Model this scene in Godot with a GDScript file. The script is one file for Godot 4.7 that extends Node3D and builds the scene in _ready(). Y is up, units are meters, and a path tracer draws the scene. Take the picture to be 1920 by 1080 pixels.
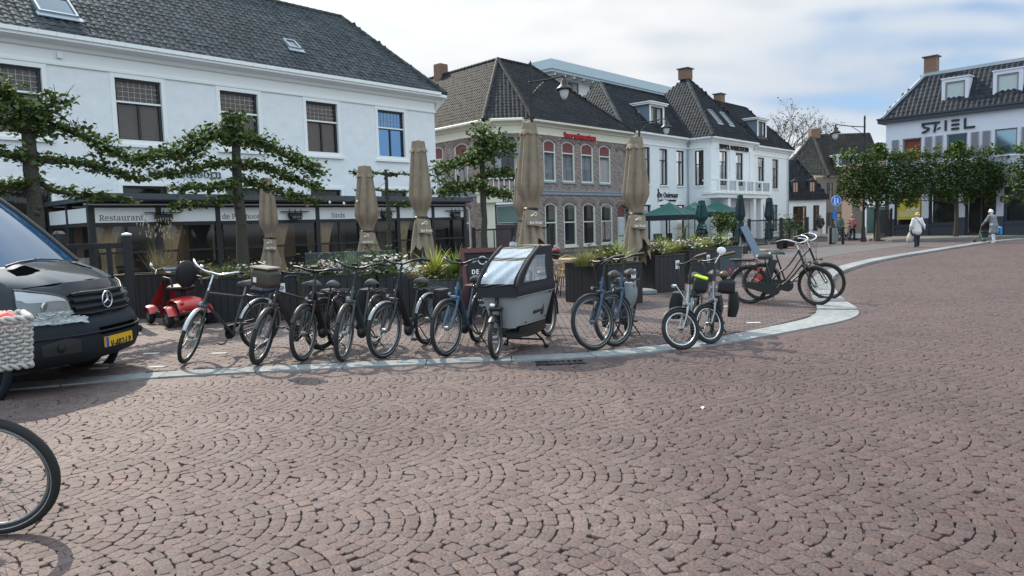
extends Node3D

# ---------------------------------------------------------------- mesh builder
class B:
	var v := PackedVector3Array()
	var n := PackedVector3Array()
	var c := PackedColorArray()
	var t := PackedVector2Array()
	var col := Color.WHITE
	var xf := Transform3D()

	func vert(p: Vector3, nn: Vector3, uv := Vector2.ZERO) -> void:
		v.append(xf * p)
		n.append((xf.basis * nn).normalized())
		c.append(col)
		t.append(uv)

	func tri(a: Vector3, b: Vector3, d: Vector3) -> void:
		var nn := (b - a).cross(d - a)
		if nn.length_squared() < 1e-16:
			return
		vert(a, nn); vert(d, nn); vert(b, nn)

	func quad(a: Vector3, b: Vector3, d: Vector3, e: Vector3) -> void:
		tri(a, b, d)
		tri(a, d, e)

	func quad_uv(a: Vector3, b: Vector3, d: Vector3, e: Vector3, ua: Vector2, ub: Vector2, ud: Vector2, ue: Vector2) -> void:
		var nn := (b - a).cross(d - a)
		vert(a, nn, ua); vert(d, nn, ud); vert(b, nn, ub)
		vert(a, nn, ua); vert(e, nn, ue); vert(d, nn, ud)

	func stri(a: Vector3, b: Vector3, d: Vector3, na: Vector3, nb: Vector3, nd: Vector3) -> void:
		vert(a, na); vert(d, nd); vert(b, nb)

	func box(ctr: Vector3, s: Vector3, r := Basis()) -> void:
		var x := r.x * s.x * 0.5
		var y := r.y * s.y * 0.5
		var z := r.z * s.z * 0.5
		quad(ctr - x - y + z, ctr + x - y + z, ctr + x + y + z, ctr - x + y + z)
		quad(ctr + x - y - z, ctr - x - y - z, ctr - x + y - z, ctr + x + y - z)
		quad(ctr + x - y + z, ctr + x - y - z, ctr + x + y - z, ctr + x + y + z)
		quad(ctr - x - y - z, ctr - x - y + z, ctr - x + y + z, ctr - x + y - z)
		quad(ctr - x + y + z, ctr + x + y + z, ctr + x + y - z, ctr - x + y - z)
		quad(ctr - x - y - z, ctr + x - y - z, ctr + x - y + z, ctr - x - y + z)

	func mm(a: Vector3, b: Vector3) -> void:   # box by two corners
		box((a + b) * 0.5, (b - a).abs())

	func cbox(ctr: Vector3, s: Vector3, ch: float, r := Basis()) -> void:   # chamfered box
		var h := s * 0.5
		var i := h - Vector3(ch, ch, ch)
		var P := func(x: float, y: float, z: float) -> Vector3: return ctr + r * Vector3(x, y, z)
		for sg in [-1.0, 1.0]:
			_q(P.call(sg * h.x, -i.y, -i.z), P.call(sg * h.x, i.y, -i.z), P.call(sg * h.x, i.y, i.z), P.call(sg * h.x, -i.y, i.z), ctr)
			_q(P.call(-i.x, sg * h.y, -i.z), P.call(i.x, sg * h.y, -i.z), P.call(i.x, sg * h.y, i.z), P.call(-i.x, sg * h.y, i.z), ctr)
			_q(P.call(-i.x, -i.y, sg * h.z), P.call(i.x, -i.y, sg * h.z), P.call(i.x, i.y, sg * h.z), P.call(-i.x, i.y, sg * h.z), ctr)
			for s2 in [-1.0, 1.0]:
				_q(P.call(sg * h.x, s2 * i.y, -i.z), P.call(sg * h.x, s2 * i.y, i.z), P.call(sg * i.x, s2 * h.y, i.z), P.call(sg * i.x, s2 * h.y, -i.z), ctr)
				_q(P.call(sg * h.x, -i.y, s2 * i.z), P.call(sg * h.x, i.y, s2 * i.z), P.call(sg * i.x, i.y, s2 * h.z), P.call(sg * i.x, -i.y, s2 * h.z), ctr)
				_q(P.call(-i.x, sg * h.y, s2 * i.z), P.call(i.x, sg * h.y, s2 * i.z), P.call(i.x, sg * i.y, s2 * h.z), P.call(-i.x, sg * i.y, s2 * h.z), ctr)
				for s3 in [-1.0, 1.0]:
					var a: Vector3 = P.call(sg * h.x, s2 * i.y, s3 * i.z)
					var b: Vector3 = P.call(sg * i.x, s2 * h.y, s3 * i.z)
					var d: Vector3 = P.call(sg * i.x, s2 * i.y, s3 * h.z)
					if (b - a).cross(d - a).dot(a - ctr) > 0.0:
						tri(a, b, d)
					else:
						tri(a, d, b)

	func _q(a: Vector3, b: Vector3, d: Vector3, e: Vector3, ctr: Vector3) -> void:
		if (b - a).cross(d - a).dot(a + d - 2.0 * ctr) > 0.0:
			quad(a, b, d, e)
		else:
			quad(a, e, d, b)

	func bar(a: Vector3, b: Vector3, w: float, h: float, up := Vector3.UP) -> void:
		var z := (b - a).normalized()
		var x := up.cross(z)
		if x.length() < 0.01:
			x = Vector3.RIGHT.cross(z)
		x = x.normalized()
		var y := z.cross(x)
		box((a + b) * 0.5, Vector3(w, h, a.distance_to(b)), Basis(x, y, z))

	func tube(pts: Array, r, sides := 6, caps := true, close := false) -> void:
		var m := pts.size()
		var rings := []
		var nrm := []
		var prev := Vector3.ZERO
		for i in m:
			var p: Vector3 = pts[i]
			var a: Vector3 = pts[(i - 1 + m) % m] if (close or i > 0) else p
			var b: Vector3 = pts[(i + 1) % m] if (close or i < m - 1) else p
			var d := (b - a).normalized()
			var x := prev - d * prev.dot(d)
			if x.length() < 0.01:
				x = Vector3.UP.cross(d)
				if x.length() < 0.05:
					x = Vector3.RIGHT.cross(d)
			x = x.normalized()
			prev = x
			var y := d.cross(x)
			var rad: float = r[i] if r is Array else r
			var ring := PackedVector3Array()
			var nr := PackedVector3Array()
			for k in sides:
				var q := TAU * k / sides
				var o := x * cos(q) + y * sin(q)
				ring.append(p + o * rad)
				nr.append(o)
			rings.append(ring)
			nrm.append(nr)
		var last := m if close else m - 1
		for i in last:
			var j := (i + 1) % m
			for k in sides:
				var l := (k + 1) % sides
				stri(rings[i][k], rings[i][l], rings[j][l], nrm[i][k], nrm[i][l], nrm[j][l])
				stri(rings[i][k], rings[j][l], rings[j][k], nrm[i][k], nrm[j][l], nrm[j][k])
		if caps and not close:
			for k in range(1, sides - 1):
				tri(rings[0][0], rings[0][k + 1], rings[0][k])
				tri(rings[m - 1][0], rings[m - 1][k], rings[m - 1][k + 1])

	func rod(a: Vector3, b: Vector3, r: float, sides := 6) -> void:
		tube([a, b], r, sides)

	func grid(g: Array, close := false, flip := false) -> void:   # rows of points, smooth
		var rr := g.size()
		var cc: int = g[0].size()
		var nn := []
		for i in rr:
			var row := PackedVector3Array()
			for j in cc:
				var i0 := maxi(i - 1, 0)
				var i1 := mini(i + 1, rr - 1)
				var j0 := (j - 1 + cc) % cc if close else maxi(j - 1, 0)
				var j1 := (j + 1) % cc if close else mini(j + 1, cc - 1)
				var d1: Vector3 = g[i1][j] - g[i0][j]
				var d2: Vector3 = g[i][j1] - g[i][j0]
				var q := d2.cross(d1)
				if q.length_squared() < 1e-14:
					d1 = g[i1][(j + 1) % cc] - g[i0][(j + 1) % cc]
					q = d2.cross(d1)
				if q.length_squared() < 1e-14:
					q = Vector3.UP
				row.append(-q.normalized() if flip else q.normalized())
			nn.append(row)
		for i in rr - 1:
			for j in (cc if close else cc - 1):
				var k := (j + 1) % cc
				if flip:
					stri(g[i][j], g[i + 1][j], g[i + 1][k], nn[i][j], nn[i + 1][j], nn[i + 1][k])
					stri(g[i][j], g[i + 1][k], g[i][k], nn[i][j], nn[i + 1][k], nn[i][k])
				else:
					stri(g[i][j], g[i][k], g[i + 1][k], nn[i][j], nn[i][k], nn[i + 1][k])
					stri(g[i][j], g[i + 1][k], g[i + 1][j], nn[i][j], nn[i + 1][k], nn[i + 1][j])

	func lathe(prof: Array, sides: int, o := Vector3.ZERO, r := Basis()) -> void:   # Vector2(radius, y), bottom to top
		var g := []
		for p in prof:
			var row := PackedVector3Array()
			for k in sides:
				var q := -TAU * k / sides
				row.append(o + r * Vector3(p.x * cos(q), p.y, p.x * sin(q)))
			g.append(row)
		grid(g, true)

	func ball(o: Vector3, r: Vector3, nu := 10, nv := 7, bs := Basis()) -> void:
		var g := []
		for i in nv + 1:
			var a := -PI / 2 + PI * i / nv
			var row := PackedVector3Array()
			for k in nu:
				var q := -TAU * k / nu
				row.append(o + bs * Vector3(r.x * cos(a) * cos(q), r.y * sin(a), r.z * cos(a) * sin(q)))
			g.append(row)
		grid(g, true)

	func torus(o: Vector3, axis: Vector3, R: float, r: float, nu := 32, nv := 7, sq := 1.0) -> void:
		var z := axis.normalized()
		var x := Vector3.UP.cross(z)
		if x.length() < 0.1:
			x = Vector3.RIGHT.cross(z)
		x = x.normalized()
		var y := z.cross(x)
		var pv := []
		for i in nu:
			var a := TAU * i / nu
			var d := x * cos(a) + y * sin(a)
			var ring := PackedVector3Array()
			for k in nv:
				var q := TAU * k / nv
				ring.append(o + d * (R + r * cos(q)) + z * (r * sq * sin(q)))
			pv.append(ring)
		for i in nu:
			var j := (i + 1) % nu
			var ci: Vector3 = o + (x * cos(TAU * i / nu) + y * sin(TAU * i / nu)) * R
			var cj: Vector3 = o + (x * cos(TAU * j / nu) + y * sin(TAU * j / nu)) * R
			for k in nv:
				var l := (k + 1) % nv
				stri(pv[i][k], pv[j][k], pv[j][l], pv[i][k] - ci, pv[j][k] - cj, pv[j][l] - cj)
				stri(pv[i][k], pv[j][l], pv[i][l], pv[i][k] - ci, pv[j][l] - cj, pv[i][l] - ci)

	func prism(poly: PackedVector2Array, z0: float, z1: float, bs := Transform3D()) -> void:   # polygon in XY pushed along Z
		var m := poly.size()
		var area := 0.0
		for i in m:
			area += poly[i].cross(poly[(i + 1) % m])
		var p := poly.duplicate()
		if area < 0.0:
			p.reverse()
		var ix := Geometry2D.triangulate_polygon(p)
		for k in range(0, ix.size(), 3):
			var a := p[ix[k]]
			var b := p[ix[k + 1]]
			var d := p[ix[k + 2]]
			if (b - a).cross(d - a) < 0.0:
				var s := b
				b = d
				d = s
			tri(bs * Vector3(a.x, a.y, z1), bs * Vector3(b.x, b.y, z1), bs * Vector3(d.x, d.y, z1))
			tri(bs * Vector3(a.x, a.y, z0), bs * Vector3(d.x, d.y, z0), bs * Vector3(b.x, b.y, z0))
		for i in m:
			var a := p[i]
			var b := p[(i + 1) % m]
			quad(bs * Vector3(a.x, a.y, z0), bs * Vector3(b.x, b.y, z0), bs * Vector3(b.x, b.y, z1), bs * Vector3(a.x, a.y, z1))

	func mesh() -> ArrayMesh:
		var arr := []
		arr.resize(Mesh.ARRAY_MAX)
		arr[Mesh.ARRAY_VERTEX] = v
		arr[Mesh.ARRAY_NORMAL] = n
		arr[Mesh.ARRAY_COLOR] = c
		arr[Mesh.ARRAY_TEX_UV] = t
		var am := ArrayMesh.new()
		am.add_surface_from_arrays(Mesh.PRIMITIVE_TRIANGLES, arr)
		return am

# ---------------------------------------------------------------- helpers
var M := {}
var used := {}
var rng := RandomNumberGenerator.new()
const UX := Vector3(0.6743, 0, -0.7385)      # along the street fronts
const NX := Vector3(0.7385, 0, 0.6743)       # out of the street fronts
const STREET := 0.8308

func numbered(s: String) -> String:
	var k: int = used.get(s, 0)
	used[s] = k + 1
	return s if k == 0 else "%s_%03d" % [s, k]

func tag(o: Node, label: String, category: String, group := "") -> Node:
	o.set_meta("label", label)
	o.set_meta("category", category)
	if group:
		o.set_meta("group", group)
	return o

func thing(called: String, label: String, category: String, at := Vector3.ZERO, turn := 0.0, group := "") -> Node3D:
	var o := Node3D.new()
	o.name = numbered(called)
	add_child(o)
	o.position = at
	o.rotation.y = turn
	tag(o, label, category, group)
	return o

func part(called: String, b, m: Material, parent: Node, label := "") -> MeshInstance3D:
	var o := MeshInstance3D.new()
	o.name = called
	o.mesh = b.mesh() if b is B else b
	o.material_override = m
	o.cast_shadow = GeometryInstance3D.SHADOW_CASTING_SETTING_ON
	parent.add_child(o, true)
	if label:
		o.set_meta("label", label)
	return o

func struct(called: String, b, m: Material) -> MeshInstance3D:
	var o := part(numbered(called), b, m, self)
	o.set_meta("kind", "structure")
	return o

func many(called: String, mesh: Mesh, m: Material, xfs: Array, cols, parent: Node) -> MultiMeshInstance3D:
	var mu := MultiMesh.new()
	mu.transform_format = MultiMesh.TRANSFORM_3D
	mu.use_colors = cols != null
	mu.mesh = mesh
	mu.instance_count = xfs.size()
	for i in xfs.size():
		mu.set_instance_transform(i, xfs[i])
		if cols != null:
			mu.set_instance_color(i, cols[i])
	var o := MultiMeshInstance3D.new()
	o.name = called
	o.multimesh = mu
	o.material_override = m
	parent.add_child(o, true)
	o.set_meta("kind", "stuff")
	return o

func text(called: String, s: String, font: String, height: float, at: Vector3, m: Material, parent: Node, depth := 0.01, turn := Vector3.ZERO, weight := 400) -> MeshInstance3D:
	var f := SystemFont.new()
	f.font_names = PackedStringArray([font])
	f.font_weight = weight
	var tm := TextMesh.new()
	tm.font = f
	tm.text = s
	tm.font_size = 48
	tm.pixel_size = height / 34.0
	tm.depth = depth
	var o := MeshInstance3D.new()
	o.name = called
	o.mesh = tm
	o.material_override = m
	o.position = at
	o.rotation = turn
	parent.add_child(o, true)
	return o

func col(r: float, g: float, b: float) -> Color:   # linear base colour
	return Color(r, g, b)

func mat(key: String, c: Color, rough := 0.7, metal := 0.0) -> StandardMaterial3D:   # c is linear
	if M.has(key):
		return M[key]
	var m := StandardMaterial3D.new()
	m.albedo_color = c.linear_to_srgb()
	m.roughness = rough
	m.metallic = metal
	M[key] = m
	return m

func vmat(key: String, rough := 0.7) -> StandardMaterial3D:   # takes its colour from the vertices
	var m := mat(key, Color.WHITE, rough)
	m.vertex_color_use_as_albedo = true
	return m

func noise_tex(seed_: int, freq: float, lo: Color, hi: Color, size := 256, oct := 4) -> ImageTexture:
	var fn := FastNoiseLite.new()
	fn.seed = seed_
	fn.frequency = freq
	fn.fractal_octaves = oct
	var im := fn.get_seamless_image(size, size)
	var out := Image.create(size, size, false, Image.FORMAT_RGB8)
	for y in size:
		for x in size:
			var k := im.get_pixel(x, y).r
			out.set_pixel(x, y, lo.lerp(hi, k))
	return ImageTexture.create_from_image(out)

func grain(m: StandardMaterial3D, tex: Texture2D, scale: float, world := false) -> void:
	m.albedo_texture = tex
	m.uv1_triplanar = true
	m.uv1_world_triplanar = world
	m.uv1_scale = Vector3.ONE * scale

func rough_bump(m: StandardMaterial3D, seed_: int, freq: float, strength: float) -> void:
	var fn := FastNoiseLite.new()
	fn.seed = seed_
	fn.frequency = freq
	fn.fractal_octaves = 4
	var im := fn.get_seamless_image(256, 256)
	im.convert(Image.FORMAT_RGBA8)
	im.bump_map_to_normal_map(strength)
	m.normal_enabled = true
	m.normal_texture = ImageTexture.create_from_image(im)
	m.uv1_triplanar = true

func on_street(c: float) -> Vector3:
	return NX * c

func rnd(a: float, b: float) -> float:
	return rng.randf_range(a, b)

# ---------------------------------------------------------------- the scene
func _ready() -> void:
	rng.seed = 7
	setup_camera()
	setup_sky()
	materials()
	ground()
	white_restaurant()
	pavilion()
	brick_house()
	modern_block()
	hotel()
	far_row()
	stiel()
	lamps()
	trees()
	umbrellas()
	planters()
	terrace_things()
	hotel_terrace()
	van()
	scooter()
	bikes()
	cargo_bike()
	people()
	street_bits()

func setup_camera() -> void:
	var cam := Camera3D.new()
	cam.name = "camera"
	var p := atan(116.0 / 1340.0)
	var f := Vector3(0, -sin(p), -cos(p))
	var u := Vector3(0, cos(p), -sin(p))
	var r := Vector3.RIGHT
	var roll := 0.031
	var r2 := r * cos(roll) - u * sin(roll)
	var u2 := u * cos(roll) + r * sin(roll)
	cam.transform = Transform3D(Basis(r2, u2, -f), Vector3(0, 1.65, 0))
	cam.fov = rad_to_deg(2.0 * atan(540.0 / 1340.0))
	cam.near = 0.05
	cam.far = 600.0
	add_child(cam)
	cam.current = true

func setup_sky() -> void:
	var w := 1024
	var h := 512
	var im := Image.create(w, h, false, Image.FORMAT_RGBF)
	var fn := FastNoiseLite.new()
	fn.seed = 11
	fn.noise_type = FastNoiseLite.TYPE_SIMPLEX_SMOOTH
	fn.fractal_octaves = 5
	fn.frequency = 0.55
	var f2 := FastNoiseLite.new()
	f2.seed = 23
	f2.noise_type = FastNoiseLite.TYPE_SIMPLEX_SMOOTH
	f2.fractal_octaves = 5
	f2.frequency = 1.6
	var sun := Vector3(-0.45, 0.70, -0.60).normalized()
	for y in h:
		var el := PI * 0.5 - PI * (y + 0.5) / h
		for x in w:
			if el < -0.02:
				im.set_pixel(x, y, Color(0.30, 0.29, 0.29))
				continue
			var az := TAU * (x + 0.5) / w
			var d := Vector3(sin(az) * cos(el), sin(el), -cos(az) * cos(el))
			var up := maxf(d.y, 0.0)
			var pl := Vector2(d.x, d.z) / (up + 0.22)
			var a := fn.get_noise_3d(pl.x * 1.1, pl.y * 2.0, 3.0) * 0.5 + 0.5
			var b := f2.get_noise_3d(pl.x * 1.3, pl.y * 3.0, 9.0) * 0.5 + 0.5
			var signed_az := az if az < PI else az - TAU
			# thin veil nearly everywhere, opening to blue towards the right of the street
			var open := exp(-pow((signed_az - 0.47) / 0.25, 2.0)) * exp(-pow((el - 0.17) / 0.10, 2.0)) + 0.30 * exp(-pow((signed_az + 0.12) / 0.12, 2.0)) * exp(-pow((el - 0.22) / 0.05, 2.0))
			var cover := smoothstep(0.26, 0.66, a * 0.55 + b * 0.45 + 0.31 - open * 0.44)
			var blue := Color(0.22, 0.44, 0.76).lerp(Color(0.42, 0.62, 0.86), pow(1.0 - up, 6.0))
			var shade := smoothstep(0.30, 0.72, b * 0.5 + a * 0.5)
			var cloud := Color(1.0, 1.01, 1.02).lerp(Color(0.74, 0.80, 0.87), shade)
			var glow := pow(maxf(d.dot(sun), 0.0), 9.0)
			cloud = cloud * (1.0 + 1.3 * glow)
			var k := blue.lerp(cloud, cover)
			# clouds that the sun strikes from the front, behind the viewer and overhead
			var back := 1.0 + 0.55 * smoothstep(-0.2, 0.9, d.z) + 0.85 * smoothstep(0.3, 0.9, up)
			var cool := maxf(smoothstep(-0.3, 0.7, d.z), smoothstep(0.3, 0.8, up))
			im.set_pixel(x, y, Color(k.r * back * (1.0 - 0.17 * cool), k.g * back * (1.0 - 0.02 * cool), k.b * back * (1.0 + 0.07 * cool)))
	var pm := PanoramaSkyMaterial.new()
	pm.panorama = ImageTexture.create_from_image(im)
	var sky := Sky.new()
	sky.sky_material = pm
	var env := Environment.new()
	env.background_mode = Environment.BG_SKY
	env.sky = sky
	env.background_energy_multiplier = 0.86
	env.tonemap_mode = Environment.TONE_MAPPER_LINEAR
	env.tonemap_exposure = 1.1
	env.ambient_light_source = Environment.AMBIENT_SOURCE_SKY
	env.sdfgi_enabled = true
	env.ssao_enabled = true
	env.ssil_enabled = true
	var we := WorldEnvironment.new()
	we.name = "world"
	we.environment = env
	add_child(we)
	var l := DirectionalLight3D.new()
	l.name = "sun"
	l.light_energy = 1.6
	l.light_color = Color(1.0, 0.95, 0.87)
	l.light_angular_distance = 0.5
	l.shadow_enabled = true
	add_child(l)
	l.look_at_from_position(sun * 50.0, Vector3.ZERO, Vector3.UP)

func materials() -> void:
	mat("white_paint", col(0.78, 0.80, 0.82), 0.75)
	grain(M.white_paint, noise_tex(51, 0.012, Color(0.965, 0.967, 0.965), Color(1, 1, 1), 512, 6), 0.2)
	rough_bump(M.white_paint, 5, 0.02, 1.0)
	M.white_paint.uv1_scale = Vector3.ONE * 0.35
	mat("trim_white", col(0.80, 0.81, 0.80), 0.5)
	mat("cream", col(0.68, 0.66, 0.55), 0.55)
	mat("dark_frame", col(0.012, 0.014, 0.016), 0.4)
	mat("black_wood", col(0.014, 0.015, 0.018), 0.55)
	mat("room", col(0.03, 0.028, 0.026), 0.9)
	var g := mat("glass", col(0.03, 0.035, 0.04), 0.03)
	g.transparency = BaseMaterial3D.TRANSPARENCY_ALPHA
	g.albedo_color.a = 0.2
	g.metallic_specular = 0.5
	mat("curtain", col(0.46, 0.49, 0.52), 0.9)
	mat("tan_curtain", col(0.50, 0.36, 0.21), 0.9)
	mat("blind", col(0.27, 0.20, 0.165), 0.6)
	mat("red_print", col(0.17, 0.05, 0.052), 0.7)
	mat("lead", col(0.5, 0.48, 0.44), 0.5)
	vmat("tile", 0.62)
	M.tile.metallic_specular = 0.16
	grain(M.tile, noise_tex(3, 0.02, Color(0.6, 0.6, 0.6), Color(1, 1, 1)), 0.6, true)
	mat("underlay", col(0.035, 0.037, 0.042), 0.9)
	mat("zinc", col(0.30, 0.34, 0.38), 0.45, 0.3)
	mat("black_metal", col(0.012, 0.012, 0.013), 0.4, 0.2)
	mat("rubber", col(0.016, 0.016, 0.017), 0.8)
	mat("chrome", col(0.62, 0.63, 0.65), 0.22, 0.9)
	mat("alu", col(0.26, 0.27, 0.28), 0.38, 0.75)
	var gb := mat("glass_blue", col(0.12, 0.25, 0.46), 0.04, 0.85)
	gb.metallic_specular = 0.6
	mat("black_plastic", col(0.014, 0.014, 0.015), 0.45)
	mat("red_plastic", col(0.55, 0.02, 0.02), 0.3)
	mat("white_plastic", col(0.75, 0.76, 0.78), 0.35)
	var st := vmat("stone", 0.68)
	st.metallic_specular = 0.32
	grain(st, noise_tex(8, 0.06, Color(0.62, 0.62, 0.62), Color(1, 1, 1)), 3.0, true)
	var fnb := FastNoiseLite.new()
	fnb.seed = 31
	fnb.frequency = 0.08
	fnb.fractal_octaves = 5
	var nim := fnb.get_seamless_image(256, 256)
	nim.convert(Image.FORMAT_RGBA8)
	nim.bump_map_to_normal_map(1.3)
	st.normal_enabled = true
	st.normal_texture = ImageTexture.create_from_image(nim)
	var sand := mat("sand", col(0.075, 0.06, 0.053), 0.95)
	grain(sand, noise_tex(12, 0.05, Color(0.45, 0.43, 0.42), Color(1, 1, 1)), 1.3, true)
	var conc := mat("concrete", col(0.27, 0.28, 0.285), 0.8)
	grain(conc, noise_tex(14, 0.03, Color(0.78, 0.78, 0.78), Color(1, 1, 1)), 0.8, true)
	var bark := mat("bark", col(0.13, 0.12, 0.095), 0.95)
	grain(bark, noise_tex(15, 0.09, Color(0.35, 0.36, 0.34), Color(1, 1, 1)), 2.2)
	rough_bump(bark, 16, 0.06, 8.0)
	var lf := vmat("leaf", 0.78)
	lf.metallic_specular = 0.25
	lf.backlight_enabled = true
	lf.backlight = Color(0.42, 0.47, 0.2)
	lf.cull_mode = BaseMaterial3D.CULL_DISABLED
	var pt := vmat("petal", 0.7)
	pt.cull_mode = BaseMaterial3D.CULL_DISABLED
	mat("umbrella_cloth", col(0.27, 0.212, 0.155), 0.9)
	grain(M.umbrella_cloth, noise_tex(18, 0.02, Color(0.86, 0.86, 0.86), Color(1, 1, 1)), 1.0)
	mat("print_white", col(0.78, 0.77, 0.74), 0.8)
	mat("print_black", col(0.015, 0.015, 0.015), 0.7)
	# brick masonry too far away to count its bricks
	var bim := Image.create(256, 256, false, Image.FORMAT_RGB8)
	var nb := RandomNumberGenerator.new()
	nb.seed = 4
	bim.fill(Color(0.66, 0.63, 0.61))
	for r in 16:
		for k in 9:
			var x0 := k * 32 - (16 if r % 2 else 0)
			var tone := nb.randf_range(0.7, 1.1)
			var c := Color(0.56 * tone, 0.485 * tone + 0.01, 0.455 * tone + 0.01)
			if nb.randf() < 0.25:
				c = Color(0.50 * tone, 0.45 * tone, 0.455 * tone)
			bim.fill_rect(Rect2i(x0 + 1, r * 16 + 2, 30, 13), c)
			if k == 0 and r % 2:
				bim.fill_rect(Rect2i(240 + 1, r * 16 + 2, 15, 13), c)
	var bw := mat("brick_wall", Color.WHITE, 0.85)
	bw.albedo_texture = ImageTexture.create_from_image(bim)
	bw.uv1_scale = Vector3(1.0 / 1.76, -1.0 / 1.04, 1)
	var bn := bim.duplicate() as Image
	bn.convert(Image.FORMAT_RGBA8)
	for y in 256:
		for x in 256:
			var q := bn.get_pixel(x, y)
			bn.set_pixel(x, y, Color.BLACK if q.g > 0.5 and absf(q.r - q.g) < 0.05 else Color.WHITE)
	bn.bump_map_to_normal_map(2.0)
	bw.normal_enabled = true
	bw.normal_texture = ImageTexture.create_from_image(bn)
	var bb := mat("brick_block", col(0.40, 0.25, 0.185), 0.9)
	grain(bb, noise_tex(21, 0.08, Color(0.5, 0.5, 0.5), Color(1, 1, 1)), 1.5)

# ---------------------------------------------------------------- ground, kerb, paving
const KO := [Vector2(-9.5, -7.2), Vector2(-7.4, -7.38), Vector2(-5.55, -7.66), Vector2(-4.65, -7.98), Vector2(-3.52, -8.17), Vector2(-2.55, -8.28), Vector2(-1.53, -8.36), Vector2(-0.61, -8.42), Vector2(0.23, -8.44), Vector2(0.88, -8.50), Vector2(1.55, -8.68), Vector2(2.53, -9.08), Vector2(3.61, -9.78), Vector2(4.81, -10.66), Vector2(5.38, -11.2), Vector2(5.74, -11.75), Vector2(5.98, -12.4), Vector2(6.24, -13.3), Vector2(6.72, -14.7), Vector2(7.67, -17.05), Vector2(8.9, -19.4), Vector2(10.9, -22.3), Vector2(13.3, -25.2), Vector2(16.0, -28.0), Vector2(20.0, -32.0), Vector2(25.2, -37.0), Vector2(31.0, -41.0)]
const KW := [0.36, 0.36, 0.36, 0.34, 0.34, 0.32, 0.32, 0.32, 0.32, 0.33, 0.35, 0.38, 0.42, 0.52, 0.62, 0.66, 0.62, 0.55, 0.5, 0.48, 0.45, 0.45, 0.45, 0.45, 0.45, 0.45, 0.45]
const PLAZA_Y := 0.05
const ROAD_Y := 0.032

func catmull(pts: Array, per: int) -> Array:
	var out := []
	for i in pts.size() - 1:
		var a = pts[maxi(i - 1, 0)]
		var b = pts[i]
		var d = pts[i + 1]
		var e = pts[mini(i + 2, pts.size() - 1)]
		for k in per:
			var t := float(k) / per
			out.append(0.5 * ((2.0 * b) + (d - a) * t + (2.0 * a - 5.0 * b + 4.0 * d - e) * t * t + (3.0 * b - a - 3.0 * d + e) * t * t * t))
	out.append(pts[-1])
	return out

func seen_from_square(p: Vector2, margin: float) -> bool:
	return absf(p.x) < 0.76 * -p.y + margin and p.y < -2.7

func stone_mesh(seed_: int, bow: float, irregular: float) -> ArrayMesh:   # 1 x 1 x 1, top at y = 0
	var r := RandomNumberGenerator.new()
	r.seed = seed_
	var o := PackedVector2Array([Vector2(-0.5, -0.5), Vector2(0.5, -0.5), Vector2(0.5, 0.5), Vector2(-0.5, 0.5)])
	for i in 4:
		o[i] += Vector2(r.randf_range(-1, 1), r.randf_range(-1, 1)) * irregular
	var b := B.new()
	var rings := []
	for lv in [[1.0, -1.0], [1.0, -0.16], [0.975, -0.05], [0.92, 0.0]]:
		var ring := PackedVector3Array()
		for i in 4:
			var p := o[i]
			var q := o[(i + 1) % 4]
			for k in [0.12, 0.5, 0.88]:
				var m: Vector2 = p.lerp(q, k)
				if k == 0.5:
					m *= 1.02
				ring.append(Vector3(m.x * lv[0], lv[1], -m.y * lv[0]))
		rings.append(ring)
	var top := Vector3(0, bow, 0)
	for L in 3:
		for i in 12:
			var j := (i + 1) % 12
			var n0 := Vector3(rings[L][i].x, [0.0, 0.05, 0.4][L], rings[L][i].z)
			var n1 := Vector3(rings[L + 1][i].x, [0.05, 0.4, 3.0][L], rings[L + 1][i].z)
			var m0 := Vector3(rings[L][j].x, n0.y, rings[L][j].z)
			var m1 := Vector3(rings[L + 1][j].x, n1.y, rings[L + 1][j].z)
			b.stri(rings[L][i], rings[L][j], rings[L + 1][j], n0, m0, m1)
			b.stri(rings[L][i], rings[L + 1][j], rings[L + 1][i], n0, m1, n1)
	for i in 12:
		var j := (i + 1) % 12
		b.stri(rings[3][i], rings[3][j], top, Vector3(rings[3][i].x, 3.0, rings[3][i].z), Vector3(rings[3][j].x, 3.0, rings[3][j].z), Vector3.UP)
	return b.mesh()

var taken := {}
func fan_angle(p: Vector2, R: float) -> float:   # which way the arcs run at a spot
	var best := Vector2(1e9, 0)
	var j0 := roundi(-p.y / R)
	for j in range(j0 - 1, j0 + 2):
		var off := 0.38 if j % 2 else 0.0
		var i0 := floori((p.x - off) / R)
		for i in range(i0 - 1, i0 + 2):
			var c := Vector2(i * R + off, -j * R)
			if c.distance_to(p) < R and c.x < best.x:
				best = c
	return (p - best).angle() if best.x < 1e8 else 0.0

func free_spot(p: Vector2, dist: float, claim := true) -> bool:
	var kx := floori(p.x / 0.12)
	var ky := floori(p.y / 0.12)
	for i in range(kx - 1, kx + 2):
		for j in range(ky - 1, ky + 2):
			var key := i * 100003 + j
			if taken.has(key):
				for q in taken[key]:
					if p.distance_squared_to(q) < dist * dist:
						return false
	if not claim:
		return true
	var k2 := kx * 100003 + ky
	if taken.has(k2):
		taken[k2].append(p)
	else:
		taken[k2] = [p]
	return true

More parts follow.
